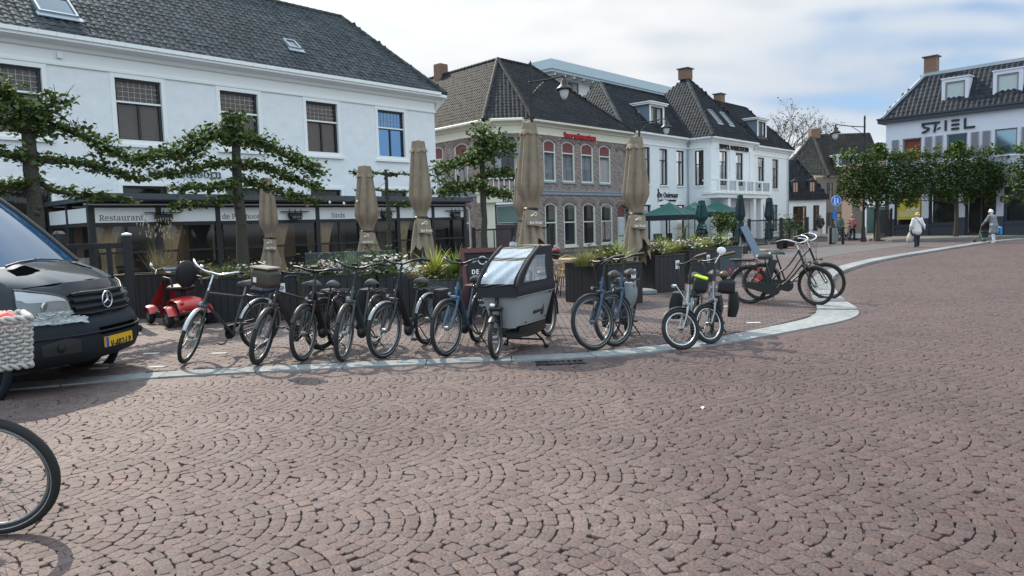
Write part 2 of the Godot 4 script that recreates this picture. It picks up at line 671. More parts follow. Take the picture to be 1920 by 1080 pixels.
func paving(parent: Node, spots: Array, cols: Array, one: String, rest: String) -> void:
	# the 300 that show largest are pieces of their own
	var order := []
	for i in spots.size():
		order.append([spots[i].origin.length_squared(), i])
	order.sort_custom(func(a, b): return a[0] < b[0])
	var shapes := []
	for k in 6:
		shapes.append(stone_mesh(100 + k, 0.025, 0.045))
	var tones := []
	for k in 10:
		var m := (M.stone as StandardMaterial3D).duplicate() as StandardMaterial3D
		m.vertex_color_use_as_albedo = false
		m.albedo_color = (cols[order[k * 13 % order.size()][1]] as Color).linear_to_srgb()
		tones.append(m)
	var xs := []
	var cs := []
	for k in order.size():
		var i: int = order[k][1]
		if k < 300:
			var o := part(one, shapes[k % 6], tones[rng.randi() % 10], parent)
			o.transform = spots[i]
		else:
			xs.append(spots[i])
			cs.append(cols[i])
	many(rest, shapes[1], M.stone, xs, cs, parent)

func ground() -> void:
	var b := B.new()
	b.quad(Vector3(-260, ROAD_Y - 0.02, 120), Vector3(260, ROAD_Y - 0.02, 120), Vector3(260, ROAD_Y - 0.02, -420), Vector3(-260, ROAD_Y - 0.02, -420))
	var road := struct("road", b, M.sand)
	# the plaza inside the kerb
	var ko := catmull(KO, 6)
	var kw := []
	for i in KW.size() - 1:
		for k in 6:
			kw.append(lerpf(KW[i], KW[i + 1], k / 6.0))
	kw.append(KW[-1])
	var ki := []
	for i in ko.size():
		var d: Vector2 = (ko[mini(i + 1, ko.size() - 1)] - ko[maxi(i - 1, 0)]).normalized()
		ki.append(ko[i] + Vector2(d.y, -d.x) * kw[i])   # to the left of the run, i.e. away from the road
	var far_edge := [Vector2(60, -47), Vector2(60, -150), Vector2(-60, -150), Vector2(-60, -7.2)]
	var pa := PackedVector2Array()
	for p in ki:
		pa.append(Vector2(p.x, -p.y))
	for p in far_edge:
		pa.append(Vector2(p.x, -p.y))
	b = B.new()
	b.prism(pa, -0.04, PLAZA_Y - 0.016, Transform3D(Basis(Vector3.RIGHT, Vector3.FORWARD, Vector3.UP), Vector3.ZERO))
	var plaza := struct("plaza_pavement", b, M.sand)
	# kerb stones
	b = B.new()
	var kerb := Node3D.new()
	kerb.name = "kerb"
	add_child(kerb)
	kerb.set_meta("kind", "structure")
	var i0 := 0
	var slabs := []
	for k in 4:
		var m := (M.concrete as StandardMaterial3D).duplicate() as StandardMaterial3D
		m.albedo_color = (col(0.27, 0.28, 0.285) * [0.8, 0.92, 1.0, 1.06][k]).linear_to_srgb()
		slabs.append(m)
	while i0 < ko.size() - 1:
		var i1 := i0
		var run := 0.0
		while i1 < ko.size() - 1 and run < 0.95:
			run += ko[i1].distance_to(ko[i1 + 1])
			i1 += 1
		b = B.new()
		var g := PackedVector2Array()
		var jt := 0.012
		for k in range(i0, i1 + 1):
			var p: Vector2 = ko[k]
			if k == i0:
				p += (ko[k + 1] - ko[k]).normalized() * jt
			g.append(Vector2(p.x, -p.y))
		for k in range(i1, i0 - 1, -1):
			var p: Vector2 = ki[k]
			if k == i0:
				p += (ki[k + 1] - ki[k]).normalized() * jt
			g.append(Vector2(p.x, -p.y))
		var top := PLAZA_Y + 0.002 + rnd(-0.002, 0.002)
		if ko[i0].x > 5.5:
			top += clampf((ko[i0].x - 5.5) * 0.05, 0.0, 0.06)
		b.prism(g, -0.05, top, Transform3D(Basis(Vector3.RIGHT, Vector3.FORWARD, Vector3.UP), Vector3.ZERO))
		part("kerb_stone", b, slabs[rng.randi() % 4], kerb)
		i0 = i1
	# fan-laid brick setts of the road
	var pk := PackedVector2Array()
	for p in ko:
		pk.append(p)
	for p in far_edge:
		pk.append(p)
	var spots := []
	var cols := []
	var tint := FastNoiseLite.new()
	tint.seed = 77
	tint.frequency = 0.35
	var add_stone := func(p: Vector2, ang: float, w: float, l: float, list: Array, cl: Array, y: float, warm: float) -> void:
		var bs := Basis(Vector3.UP, ang) * Basis(Vector3.RIGHT, rnd(-0.014, 0.014)) * Basis(Vector3.BACK, rnd(-0.014, 0.014))
		bs = Basis(bs.x * w, bs.y * 0.05, bs.z * l)
		list.append(Transform3D(bs, Vector3(p.x, y + rnd(-0.0018, 0.0018), p.y)))
		var k := rng.randf()
		var t := tint.get_noise_2d(p.x, p.y)
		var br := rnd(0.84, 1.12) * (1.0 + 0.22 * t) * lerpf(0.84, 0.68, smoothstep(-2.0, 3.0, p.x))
		var c := Color(0.212, 0.152, 0.147)
		if k < 0.06:
			c = Color(0.222, 0.172, 0.158)
		elif k < 0.2:
			c = Color(0.236, 0.156, 0.145)
		elif k < 0.32:
			c = Color(0.195, 0.132, 0.127)
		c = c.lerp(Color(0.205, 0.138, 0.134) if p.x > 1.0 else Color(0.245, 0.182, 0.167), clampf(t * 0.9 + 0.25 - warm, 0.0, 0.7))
		if y > 0.04:
			c = c.lerp(Color(0.25, 0.20, 0.19), 0.4) * 1.1
		cl.append(Color(c.r * br, c.g * br, c.b * br))
	# three straight courses along the kerb
	for row in 3:
		var run := 0.0
		for i in ko.size() - 1:
			var a: Vector2 = ko[i]
			var c: Vector2 = ko[i + 1]
			var d := (c - a).normalized()
			var nrm := Vector2(-d.y, d.x)
			var L := a.distance_to(c)
			while run < L:
				var p := a + d * run + nrm * (0.06 + row * 0.105)
				if seen_from_square(p, 2.0) and p.distance_to(Vector2(0.42, -8.3)) > 0.27 and p.distance_to(Vector2(0.66, -8.32)) > 0.2 and free_spot(p, 0.08):
					add_stone.call(p, -d.angle(), 0.108, 0.098, spots, cols, ROAD_Y, 0.1)
				run += 0.113
			run -= L
	var R := 0.76
	for j in range(3, 62):
		var cz := -j * R
		var i_from := floori((-0.80 * j * R - 3.0) / R)
		var i_to := ceili((0.80 * j * R + 3.0) / R)
		for i in range(i_from, i_to + 1):
			var ctr := Vector2(i * R + (0.38 if j % 2 else 0.0), cz)
			if not seen_from_square(ctr, 1.6):
				continue
			if Geometry2D.is_point_in_polygon(ctr + Vector2(0, -0.9), pk) and Geometry2D.is_point_in_polygon(ctr + Vector2(0, 0.9), pk):
				continue
			for ring in 9:
				var r := (ring + 0.5) * 0.0845
				var da := 0.097 / r
				var m := int(1.75 / da)
				for k in range(-m - 1, m + 2):
					var a := (k + (0.5 if ring % 2 else 0.0)) * da + rnd(-0.05, 0.05) * da
					if absf(a) > 1.78 + da * 0.5:
						continue
					var p := ctr + Vector2(cos(a), sin(a)) * (r + rnd(-0.003, 0.003))
					if p.distance_to(ctr + Vector2(-R, 0)) < R or p.distance_to(ctr + Vector2(-0.38, R)) < R or p.distance_to(ctr + Vector2(-0.38, -R)) < R:
						continue
					if Geometry2D.is_point_in_polygon(p, pk) or not seen_from_square(p, 1.2):
						continue
					if not free_spot(p, 0.050):
						continue
					add_stone.call(p, -a + rnd(-0.03, 0.03), rnd(0.0745, 0.0775), rnd(0.086, 0.0905), spots, cols, ROAD_Y, 0.0)
	# smaller pieces that close the gaps where two fans meet
	for pass_ in [[0.067, 0.063, 0.070], [0.056, 0.050, 0.055], [0.048, 0.038, 0.042]]:
		var far: float = 30.0 if pass_[0] > 0.06 else 12.0
		var z := -2.8
		while z > -far - 4.0:
			var x := -0.78 * -z - 0.6
			while x < 0.78 * -z + 0.6:
				var p := Vector2(x + rnd(-0.008, 0.008), z + rnd(-0.008, 0.008))
				x += 0.032
				if not free_spot(p, pass_[0], false):
					continue
				if Geometry2D.is_point_in_polygon(p, pk) or p.distance_to(Vector2(0.54, -8.27)) < 0.34:
					continue
				free_spot(p, 0.0)
				add_stone.call(p, -fan_angle(p, R), pass_[1] * rnd(0.92, 1.05), pass_[2] * rnd(0.92, 1.05), spots, cols, ROAD_Y - 0.003, 0.0)
			z -= 0.034
	paving(road, spots, cols, "cobble", "cobbles")
	# running-bond clinkers of the plaza
	var pin := PackedVector2Array()
	for p in ki:
		pin.append(p)
	for p in far_edge:
		pin.append(p)
	spots = []
	cols = []
	var row := 0
	var z := -7.3
	while z > -46.0:
		var x := -0.76 * -z - 1.0 + (0.105 if row % 2 else 0.0)
		x = floorf(x / 0.21) * 0.21 + (0.105 if row % 2 else 0.0)
		while x < 0.76 * -z + 1.0:
			var p := Vector2(x, z)
			if p.dot(Vector2(NX.x, NX.z)) > -20.3 or x > 6.0:
				if Geometry2D.is_point_in_polygon(p, pin) and Geometry2D.is_point_in_polygon(p + Vector2(0, 0.06), pin):
					add_stone.call(p + Vector2(rnd(-0.003, 0.003), rnd(-0.003, 0.003)), rnd(-0.015, 0.015), 0.198, 0.092, spots, cols, PLAZA_Y, 0.5)
			x += 0.21
		z -= 0.103
		row += 1
	paving(plaza, spots, cols, "paving_brick", "paving_bricks")
	# paler slab path and the raised pavement in front of the corner shop
	b = B.new()
	var band := PackedVector2Array([Vector2(11.5, 27.2), Vector2(14.6, 30.6), Vector2(22.0, 38.4), Vector2(23.0, 40.8), Vector2(15.0, 36.5), Vector2(10.6, 32.5)])
	b.prism(band, PLAZA_Y - 0.03, PLAZA_Y + 0.007, Transform3D(Basis(Vector3.RIGHT, Vector3.FORWARD, Vector3.UP), Vector3.ZERO))
	struct("asphalt_path", b, mat("path", col(0.085, 0.078, 0.08), 0.95))
	b = B.new()
	var sw := PackedVector2Array([Vector2(22.4, 42.0), Vector2(27.0, 41.2), Vector2(31.5, 40.6), Vector2(40, 40), Vector2(40, 60), Vector2(24, 60), Vector2(22.6, 46)])
	b.prism(sw, 0.0, 0.17, Transform3D(Basis(Vector3.RIGHT, Vector3.FORWARD, Vector3.UP), Vector3.ZERO))
	var side := struct("pavement", b, mat("slab_joint", col(0.16, 0.15, 0.14), 0.9))
	var xs := []
	var cs := []
	for i in 40:
		for j in 30:
			var p := Vector2(22.6 + i * 0.42 + (0.21 if j % 2 else 0.0), 40.6 + j * 0.42)
			if Geometry2D.is_point_in_polygon(p, sw) and Geometry2D.is_point_in_polygon(p - Vector2(0, 0.3), sw) and p.y < 50.0:
				xs.append(Transform3D(Basis.from_scale(Vector3(0.405, 0.04, 0.405)), Vector3(p.x, 0.18, -p.y)))
				var q := rnd(0.85, 1.1)
				cs.append(Color(0.30 * q, 0.275 * q, 0.25 * q))
	many("paving_slabs", stone_mesh(5, 0.0, 0.0), M.stone, xs, cs, side)
	# drain in the gutter
	var dr := thing("street_drain", "dark cast iron slotted drain grate at the kerb in front of the cargo bike", "drain", Vector3(0.54, ROAD_Y, -8.27), 0.04)
	b = B.new()
	b.box(Vector3(0, -0.03, 0), Vector3(0.56, 0.02, 0.2))
	part("pit", b, M.room, dr)
	for k in 2:
		b = B.new()
		b.box(Vector3(0, 0.0, -0.095 + 0.19 * k), Vector3(0.58, 0.03, 0.022))
		part("frame", b, M.black_metal, dr)
	for k in 9:
		b = B.new()
		b.box(Vector3(-0.27 + k * 0.0675, 0.0, 0), Vector3(0.03, 0.028, 0.168))
		part("bar", b, M.black_metal, dr)

# ---------------------------------------------------------------- pieces of buildings
# a wall in the XY plane of xf with rectangular openings Rect2(x, y, w, h); rise > 0 gives segmental heads
func wall(b: B, xf: Transform3D, w0: float, w1: float, y0: float, y1: float, holes: Array, deep := 0.16, rise := 0.0) -> void:
	var xs := [w0, w1]
	var ys := [y0, y1]
	for h in holes:
		xs.append_array([h.position.x, h.end.x])
		ys.append_array([h.position.y, h.end.y])
	xs.sort()
	ys.sort()
	var old := b.xf
	b.xf = old * xf
	for i in xs.size() - 1:
		if xs[i + 1] - xs[i] < 0.0005:
			continue
		for j in ys.size() - 1:
			if ys[j + 1] - ys[j] < 0.0005:
				continue
			var m := Vector2((xs[i] + xs[i + 1]) * 0.5, (ys[j] + ys[j + 1]) * 0.5)
			if m.x < w0 or m.x > w1 or m.y < y0 or m.y > y1:
				continue
			var inside := false
			for h in holes:
				if h.has_point(m):
					inside = true
			if not inside:
				flat(b, xs[i], xs[i + 1], ys[j], ys[j + 1])
	for h in holes:
		var a: Vector2 = h.position
		var e: Vector2 = h.end
		b.quad(Vector3(a.x, a.y, 0), Vector3(a.x, e.y, 0), Vector3(a.x, e.y, -deep), Vector3(a.x, a.y, -deep))
		b.quad(Vector3(e.x, a.y, -deep), Vector3(e.x, e.y, -deep), Vector3(e.x, e.y, 0), Vector3(e.x, a.y, 0))
		b.quad(Vector3(a.x, a.y, 0), Vector3(a.x, a.y, -deep), Vector3(e.x, a.y, -deep), Vector3(e.x, a.y, 0))
		if rise <= 0.0:
			b.quad(Vector3(a.x, e.y, -deep), Vector3(a.x, e.y, 0), Vector3(e.x, e.y, 0), Vector3(e.x, e.y, -deep))
			continue
		var prev := Vector2(a.x, e.y - rise)
		for k in range(1, 9):
			var t := k / 8.0
			var p := Vector2(lerpf(a.x, e.x, t), e.y - rise + rise * (1.0 - pow(2.0 * t - 1.0, 2.0)))
			b.quad_uv(Vector3(prev.x, prev.y, 0), Vector3(p.x, p.y, 0), Vector3(p.x, e.y, 0), Vector3(prev.x, e.y, 0), prev, p, Vector2(p.x, e.y), Vector2(prev.x, e.y))
			b.quad(Vector3(prev.x, prev.y, -deep), Vector3(prev.x, prev.y, 0), Vector3(p.x, p.y, 0), Vector3(p.x, p.y, -deep))
			b.quad(Vector3(p.x, p.y, -deep), Vector3(p.x, e.y, -deep), Vector3(prev.x, e.y, -deep), Vector3(prev.x, prev.y, -deep))
			prev = p
	b.xf = old

func flat(b: B, x0: float, x1: float, y0: float, y1: float, z := 0.0) -> void:
	b.quad_uv(Vector3(x0, y0, z), Vector3(x1, y0, z), Vector3(x1, y1, z), Vector3(x0, y1, z), Vector2(x0, y0), Vector2(x1, y0), Vector2(x1, y1), Vector2(x0, y1))

func ring(b: B, x0: float, x1: float, y0: float, y1: float, w: float, z0: float, z1: float) -> void:   # a rectangular frame
	b.mm(Vector3(x0, y0, z0), Vector3(x0 + w, y1, z1))
	b.mm(Vector3(x1 - w, y0, z0), Vector3(x1, y1, z1))
	b.mm(Vector3(x0 + w, y1 - w, z0), Vector3(x1 - w, y1, z1))
	b.mm(Vector3(x0 + w, y0, z0), Vector3(x1 - w, y0 + w, z1))

# one window as a part of a building, its panes and curtains its pieces; h is the opening
func window(parent: Node, xf: Transform3D, h: Rect2, o := {}) -> MeshInstance3D:
	var b := B.new()
	b.xf = xf
	var x0 := h.position.x
	var x1 := h.end.x
	var y0 := h.position.y
	var y1 := h.end.y
	var fw: float = o.get("fw", 0.07)
	var z: float = o.get("z", -0.12)
	var sp: float = o.get("split", 0.62)
	var bar: B = null
	var ym := lerpf(y0, y1, sp)
	var rise: float = o.get("rise", 0.0)
	var arc := PackedVector2Array([Vector2(x0, y1 - rise)])
	if rise <= 0.0:
		ring(b, x0, x1, y0, y1, fw, z - 0.06, z + 0.04)
	else:
		b.mm(Vector3(x0, y0, z - 0.06), Vector3(x0 + fw, y1 - rise, z + 0.04))
		b.mm(Vector3(x1 - fw, y0, z - 0.06), Vector3(x1, y1 - rise, z + 0.04))
		b.mm(Vector3(x0 + fw, y0, z - 0.06), Vector3(x1 - fw, y0 + fw, z + 0.04))
	if rise > 0.0:
		var pr := Vector2(x0, y1 - rise)
		for k in range(1, 9):
			var t := k / 8.0
			var p := Vector2(lerpf(x0, x1, t), y1 - rise + rise * (1.0 - pow(2.0 * t - 1.0, 2.0)))
			arc.append(p)
			b.prism(PackedVector2Array([pr - Vector2(0, fw * 1.05), p - Vector2(0, fw * 1.05), p, pr]), z - 0.05, z + 0.03)
			pr = p
	if sp > 0.0:
		b.mm(Vector3(x0 + fw, ym - 0.035, z - 0.05), Vector3(x1 - fw, ym + 0.035, z + 0.05))
		if o.has("white_bar"):
			bar = B.new()
			bar.xf = xf
			bar.mm(Vector3(x0 + 0.01, ym - 0.005, z + 0.052), Vector3(x1 - 0.01, ym + 0.05, z + 0.075))
	var tall: int = o.get("bars", 1)
	for k in range(1, tall):
		var xm := lerpf(x0, x1, float(k) / tall)
		b.mm(Vector3(xm - 0.03, y0 + fw, z - 0.04), Vector3(xm + 0.03, (ym - 0.035) if sp > 0.0 else y1 - fw, z + 0.03))
	var w := part("window", b, o.get("frame", M.dark_frame), parent)
	b = B.new()
	b.xf = xf
	if rise <= 0.0:
		flat(b, x0 + fw, x1 - fw, y0 + fw, y1 - fw, z - 0.01)
	else:
		arc.append_array([Vector2(x1, y0 + fw), Vector2(x0, y0 + fw)])
		b.prism(arc, z - 0.012, z - 0.01)
	part("pane", b, o.get("glass", M.glass), w)
	if bar:
		part("transom", bar, M.trim_white, w)
	if o.has("lead"):      # leaded top light
		b = B.new()
		b.xf = xf
		var nx: int = o.lead
		for k in range(1, nx):
			var xm := lerpf(x0 + fw, x1 - fw, float(k) / nx)
			b.mm(Vector3(xm - 0.005, ym + 0.035, z), Vector3(xm + 0.005, y1 - fw, z + 0.012))
		for k in range(1, 4):
			var yy := lerpf(ym + 0.035, y1 - fw, k / 4.0)
			b.mm(Vector3(x0 + fw, yy - 0.005, z), Vector3(x1 - fw, yy + 0.005, z + 0.014))
		part("leading", b, M.lead, w)
	if o.has("blind"):
		b = B.new()
		b.xf = xf
		var yy := y0 + fw
		var y_to: float = lerpf(y0, y1, o.blind)
		while yy < y_to:
			b.box(Vector3((x0 + x1) * 0.5, yy, z - 0.09), Vector3(x1 - x0 - fw * 2.0, 0.042, 0.012), Basis(Vector3.RIGHT, 0.5))
			yy += 0.055
		part("blind", b, o.get("blind_mat", M.blind), w)
	if o.has("curtain"):
		b = B.new()
		b.xf = xf
		var span: float = (x1 - x0) * o.curtain
		for side in 2:
			var g := []
			var xa := x0 + fw if side == 0 else x1 - fw - span
			for yy in [y0 + fw, y1 - fw - rise]:
				var rowp := PackedVector3Array()
				for k in 13:
					rowp.append(Vector3(xa + span * k / 12.0, yy, z - 0.13 + 0.025 * sin(k * 2.1 + side)))
				g.append(rowp)
			b.grid(g)
		part("curtain", b, o.get("curtain_mat", M.curtain), w)
	if o.has("shade"):       # a printed roller shade in the top light
		b = B.new()
		b.xf = xf
		var sh := PackedVector2Array([Vector2(x0 + 0.02, ym + 0.035), Vector2(x1 - 0.02, ym + 0.035)])
		for k in 9:
			var t := 1.0 - k / 8.0
			sh.append(Vector2(lerpf(x0 + 0.02, x1 - 0.02, t), y1 - 0.02 - rise + rise * (1.0 - pow(2.0 * t - 1.0, 2.0))))
		b.prism(sh, z - 0.009, z - 0.004)
		part("shade", b, M.red_print, w)
	b = B.new()
	b.xf = xf
	b.mm(Vector3(x0 - 0.05, y0 - 0.05, z - 0.62), Vector3(x1 + 0.05, y1 + 0.05, z - 0.60))
	part("room_dark", b, M.room, w)
	if o.has("trim"):        # painted surround with a sill
		b = B.new()
		b.xf = xf
		var q: float = o.trim
		ring(b, x0 - q, x1 + q, y0 - q * 0.2, y1 + q, q, -0.02, 0.035)
		b.mm(Vector3(x0 - q - 0.06, y0 - 0.12, -0.02), Vector3(x1 + q + 0.06, y0 - q * 0.2 - 0.003, 0.09))
		part("surround", b, o.get("trim_mat", M.trim_white), w)
	if o.has("sill"):
		b = B.new()
		b.xf = xf
		b.mm(Vector3(x0 - 0.06, y0 - 0.1, -0.1), Vector3(x1 + 0.06, y0 - 0.003, 0.07))
		part("sill", b, o.get("trim_mat", M.trim_white), w)
	return w

func arch_brick(b: B, xf: Transform3D, h: Rect2, rise: float, thick: float, proud: float) -> void:   # ring of bricks on end over an opening
	var old := b.xf
	b.xf = old * xf
	var cx := h.get_center().x
	var hw := h.size.x * 0.5 + 0.02
	var r := (hw * hw + rise * rise) / (2.0 * rise)
	var cy := h.end.y - r
	var a1 := asin(hw / r)
	var nb := 15
	for k in nb:
		var a := lerpf(-a1, a1, (k + 0.5) / nb)
		var bs := Basis(Vector3.BACK, -a)
		b.box(Vector3(cx + sin(a) * (r + thick * 0.5), cy + cos(a) * (r + thick * 0.5), proud * 0.5), Vector3(2.0 * a1 * r / nb * 0.86, thick, proud + 0.04), bs)
	b.xf = old

func pantile() -> ArrayMesh:   # 1 wide, 1 long up the slope (-z), S profile
	if M.has("pantile_mesh"):
		return M.pantile_mesh
	var b := B.new()
	var g := []
	for zz in [0.56, -0.5]:
		var row := PackedVector3Array()
		for k in 9:
			var u := k / 8.0
			row.append(Vector3(u * 1.08 - 0.54, 0.16 * sin(u * TAU) + 0.20 + (0.13 if zz > 0.0 else 0.0), zz))
		g.append(row)
	b.grid(g, false, true)
	for k in 8:
		var p: Vector3 = g[0][k]
		var q: Vector3 = g[0][k + 1]
		b.quad(p - Vector3(0, 0.13, 0), q - Vector3(0, 0.13, 0), q, p)
	M.pantile_mesh = b.mesh()
	return M.pantile_mesh

# tiles over a plane polygon (corners given anticlockwise seen from outside, the first edge is the eaves)
func tiles(parent: Node, poly: Array, tw: float, tl: float, base: Color, singles := 0, spread := 0.16) -> void:
	var o: Vector3 = poly[0]
	var x: Vector3 = (poly[1] - poly[0]).normalized()
	var nn: Vector3 = (poly[1] - poly[0]).cross(poly[-1] - poly[0]).normalized()
	var up: Vector3 = nn.cross(x)
	var p2 := PackedVector2Array()
	for p in poly:
		p2.append(Vector2((p - o).dot(x), (p - o).dot(up)))
	var b := B.new()
	var ix := Geometry2D.triangulate_polygon(p2)
	for k in range(0, ix.size(), 3):
		var a: Vector3 = poly[ix[k]]
		var d: Vector3 = poly[ix[k + 1]]
		var e: Vector3 = poly[ix[k + 2]]
		if (d - a).cross(e - a).dot(nn) < 0.0:
			b.tri(a, e, d)
		else:
			b.tri(a, d, e)
	part("roof_slope", b, M.underlay, parent)
	var slope: MeshInstance3D = parent.get_child(parent.get_child_count() - 1)
	var lo := p2[0]
	var hi := p2[0]
	for p in p2:
		lo = lo.min(p)
		hi = hi.max(p)
	var xs := []
	var cs := []
	var y := lo.y + tl * 0.45
	var big := Geometry2D.offset_polygon(p2, tw * 0.30)
	var test: PackedVector2Array = big[0] if big.size() else p2
	var nse := FastNoiseLite.new()
	nse.seed = 9
	nse.frequency = 0.5
	while y < hi.y:
		var xx := lo.x + tw * 0.5
		while xx < hi.x:
			var q := Vector2(xx, y)
			if Geometry2D.is_point_in_polygon(q, test):
				var bs := Basis(x, nn, -up) * Basis(Vector3.UP, rnd(-0.02, 0.02))
				xs.append(Transform3D(Basis(bs.x * tw, bs.y * tw * 0.46, bs.z * tl), o + x * q.x + up * q.y + nn * rnd(0.008, 0.018)))
				var k := rnd(1.0 - spread, 1.0 + spread) * (1.0 + 0.25 * nse.get_noise_2d(xx, y))
				cs.append(Color(base.r * k, base.g * k, base.b * k))
			xx += tw
		y += tl
	if singles > 0:
		var mats := []
		for k in 6:
			var m := (M.tile as StandardMaterial3D).duplicate() as StandardMaterial3D
			m.vertex_color_use_as_albedo = false
			m.albedo_color = (cs[k * 7] as Color).linear_to_srgb()
			mats.append(m)
		var near := []
		var inv: Transform3D = (parent as Node3D).transform
		for i in xs.size():
			near.append([(inv * xs[i].origin).distance_squared_to(Vector3(-4, 5, 0)), i])
		near.sort_custom(func(p, q): return p[0] < q[0])
		var rest := []
		var rc := []
		for k in near.size():
			var i: int = near[k][1]
			if k < singles:
				var t := part("roof_tile", pantile(), mats[rng.randi() % 6], slope)
				t.transform = xs[i]
			else:
				rest.append(xs[i])
				rc.append(cs[i])
		xs = rest
		cs = rc
	if xs.size():
		many("roof_tiles", pantile(), M.tile, xs, cs, slope)

func ridge(parent: Node, a: Vector3, e: Vector3, r: float, base: Color) -> void:   # half-round caps along a ridge or hip
	var b := B.new()
	var L := a.distance_to(e)
	var d := (e - a) / L
	var m := maxi(1, int(L / 0.34))
	for k in m:
		var p := a + d * (L * k / m)
		var q := a + d * (L * (k + 1.12) / m)
		var s := rnd(0.85, 1.15)
		b.col = Color(base.r * s, base.g * s, base.b * s)
		b.tube([p, q], [r, r * 0.86], 8)
	part("ridge_tiles", b, M.tile, parent)

func chimney(parent: Node, at: Vector3, s: Vector3, cap := true) -> void:
	var b := B.new()
	b.box(at + Vector3(0, s.y * 0.5, 0), s)
	var c := part("chimney", b, M.brick_block, parent)
	# courses of bricks stand proud of their joints
	b = B.new()
	var y := at.y + 0.05
	while y < at.y + s.y - 0.03:
		b.box(Vector3(at.x, y, at.z), Vector3(s.x + 0.02, 0.045, s.z + 0.02))
		y += 0.066
	part("courses", b, M.brick_block, c)
	b = B.new()
	if cap:
		b.box(at + Vector3(0, s.y + 0.03, 0), Vector3(s.x + 0.22, 0.07, s.z + 0.22))
		part("cap", b, mat("slate", col(0.06, 0.065, 0.07), 0.7), c)

func cornice(b: B, x0: float, x1: float, y: float, prof: Array, xf := Transform3D(), end0 := 0.0, end1 := 0.0) -> void:   # prof: [out, up] steps, swept along x
	var old := b.xf
	b.xf = old * xf
	for i in prof.size() - 1:
		var p: Array = prof[i]
		var q: Array = prof[i + 1]
		b.quad(Vector3(x0 - end0 * p[0], y + p[1], p[0]), Vector3(x1 + end1 * p[0], y + p[1], p[0]), Vector3(x1 + end1 * q[0], y + q[1], q[0]), Vector3(x0 - end0 * q[0], y + q[1], q[0]))
	for e in 2:
		var pts := PackedVector3Array()
		for p in prof:
			pts.append(Vector3((x0 - end0 * p[0]) if e == 0 else (x1 + end1 * p[0]), y + p[1], p[0]))
		for k in range(1, pts.size() - 1):
			if e == 0:
				b.tri(pts[0], pts[k], pts[k + 1])
			else:
				b.tri(pts[0], pts[k + 1], pts[k])
	b.xf = old

const CORNICE := [[0.0, 0.0], [0.05, 0.0], [0.05, 0.08], [0.02, 0.10], [0.02, 0.42], [0.10, 0.45], [0.14, 0.55], [0.30, 0.60], [0.42, 0.64], [0.42, 0.74], [0.36, 0.78], [0.0, 0.80]]

# ---------------------------------------------------------------- buildings
func skylight(parent: Node, at: Vector3, x: Vector3, up: Vector3, w: float, h: float) -> void:
	var nn := x.cross(up)
	var b := B.new()
	b.xf = Transform3D(Basis(x, up, nn), at + nn * 0.05)
	ring(b, -w / 2, w / 2, -h / 2, h / 2, 0.06, -0.08, 0.07)
	b.mm(Vector3(-w / 2 - 0.08, -h / 2 - 0.22, -0.02), Vector3(w / 2 + 0.08, -h / 2 - 0.004, 0.015))
	var s := part("skylight", b, M.zinc, parent)
	b = B.new()
	b.xf = Transform3D(Basis(x, up, nn), at + nn * 0.05)
	b.mm(Vector3(-w / 2 + 0.06, -h / 2 + 0.06, 0.0), Vector3(w / 2 - 0.06, h / 2 - 0.06, 0.03))
	part("pane", b, mat("roof_glass", col(0.06, 0.075, 0.09), 0.05, 0.55), s)

func dormer(parent: Node, s0: float, s1: float, y0: float, y1: float, z: float, cheek: Material, bars := 2, back := 2.6) -> void:
	var b := B.new()
	wall(b, Transform3D(Basis(), Vector3(0, 0, z)), s0, s1, y0, y1, [Rect2(s0 + 0.22, y0 + 0.12, s1 - s0 - 0.44, y1 - y0 - 0.24)], 0.1)
	b.mm(Vector3(s0 - 0.15, y1, z - back), Vector3(s1 + 0.15, y1 + 0.12, z + 0.18))
	b.mm(Vector3(s0 - 0.22, y1 + 0.12, z - back), Vector3(s1 + 0.22, y1 + 0.19, z + 0.25))
	b.mm(Vector3(s0 - 0.05, y0 - 0.08, z - 0.05), Vector3(s1 + 0.05, y0 - 0.003, z + 0.1))
	var d := part("dormer", b, M.trim_white, parent)
	b = B.new()
	b.mm(Vector3(s0 + 0.004, y0 + 0.01, z - back), Vector3(s0 + 0.05, y1 - 0.01, z - 0.004))
	b.mm(Vector3(s1 - 0.05, y0 + 0.01, z - back), Vector3(s1 - 0.004, y1 - 0.01, z - 0.004))
	part("cheek", b, cheek, d)
	window(d, Transform3D(Basis(), Vector3(0, 0, z)), Rect2(s0 + 0.22, y0 + 0.12, s1 - s0 - 0.44, y1 - y0 - 0.24), {"z": -0.05, "split": 0.0, "bars": bars, "fw": 0.06, "curtain": 0.3})

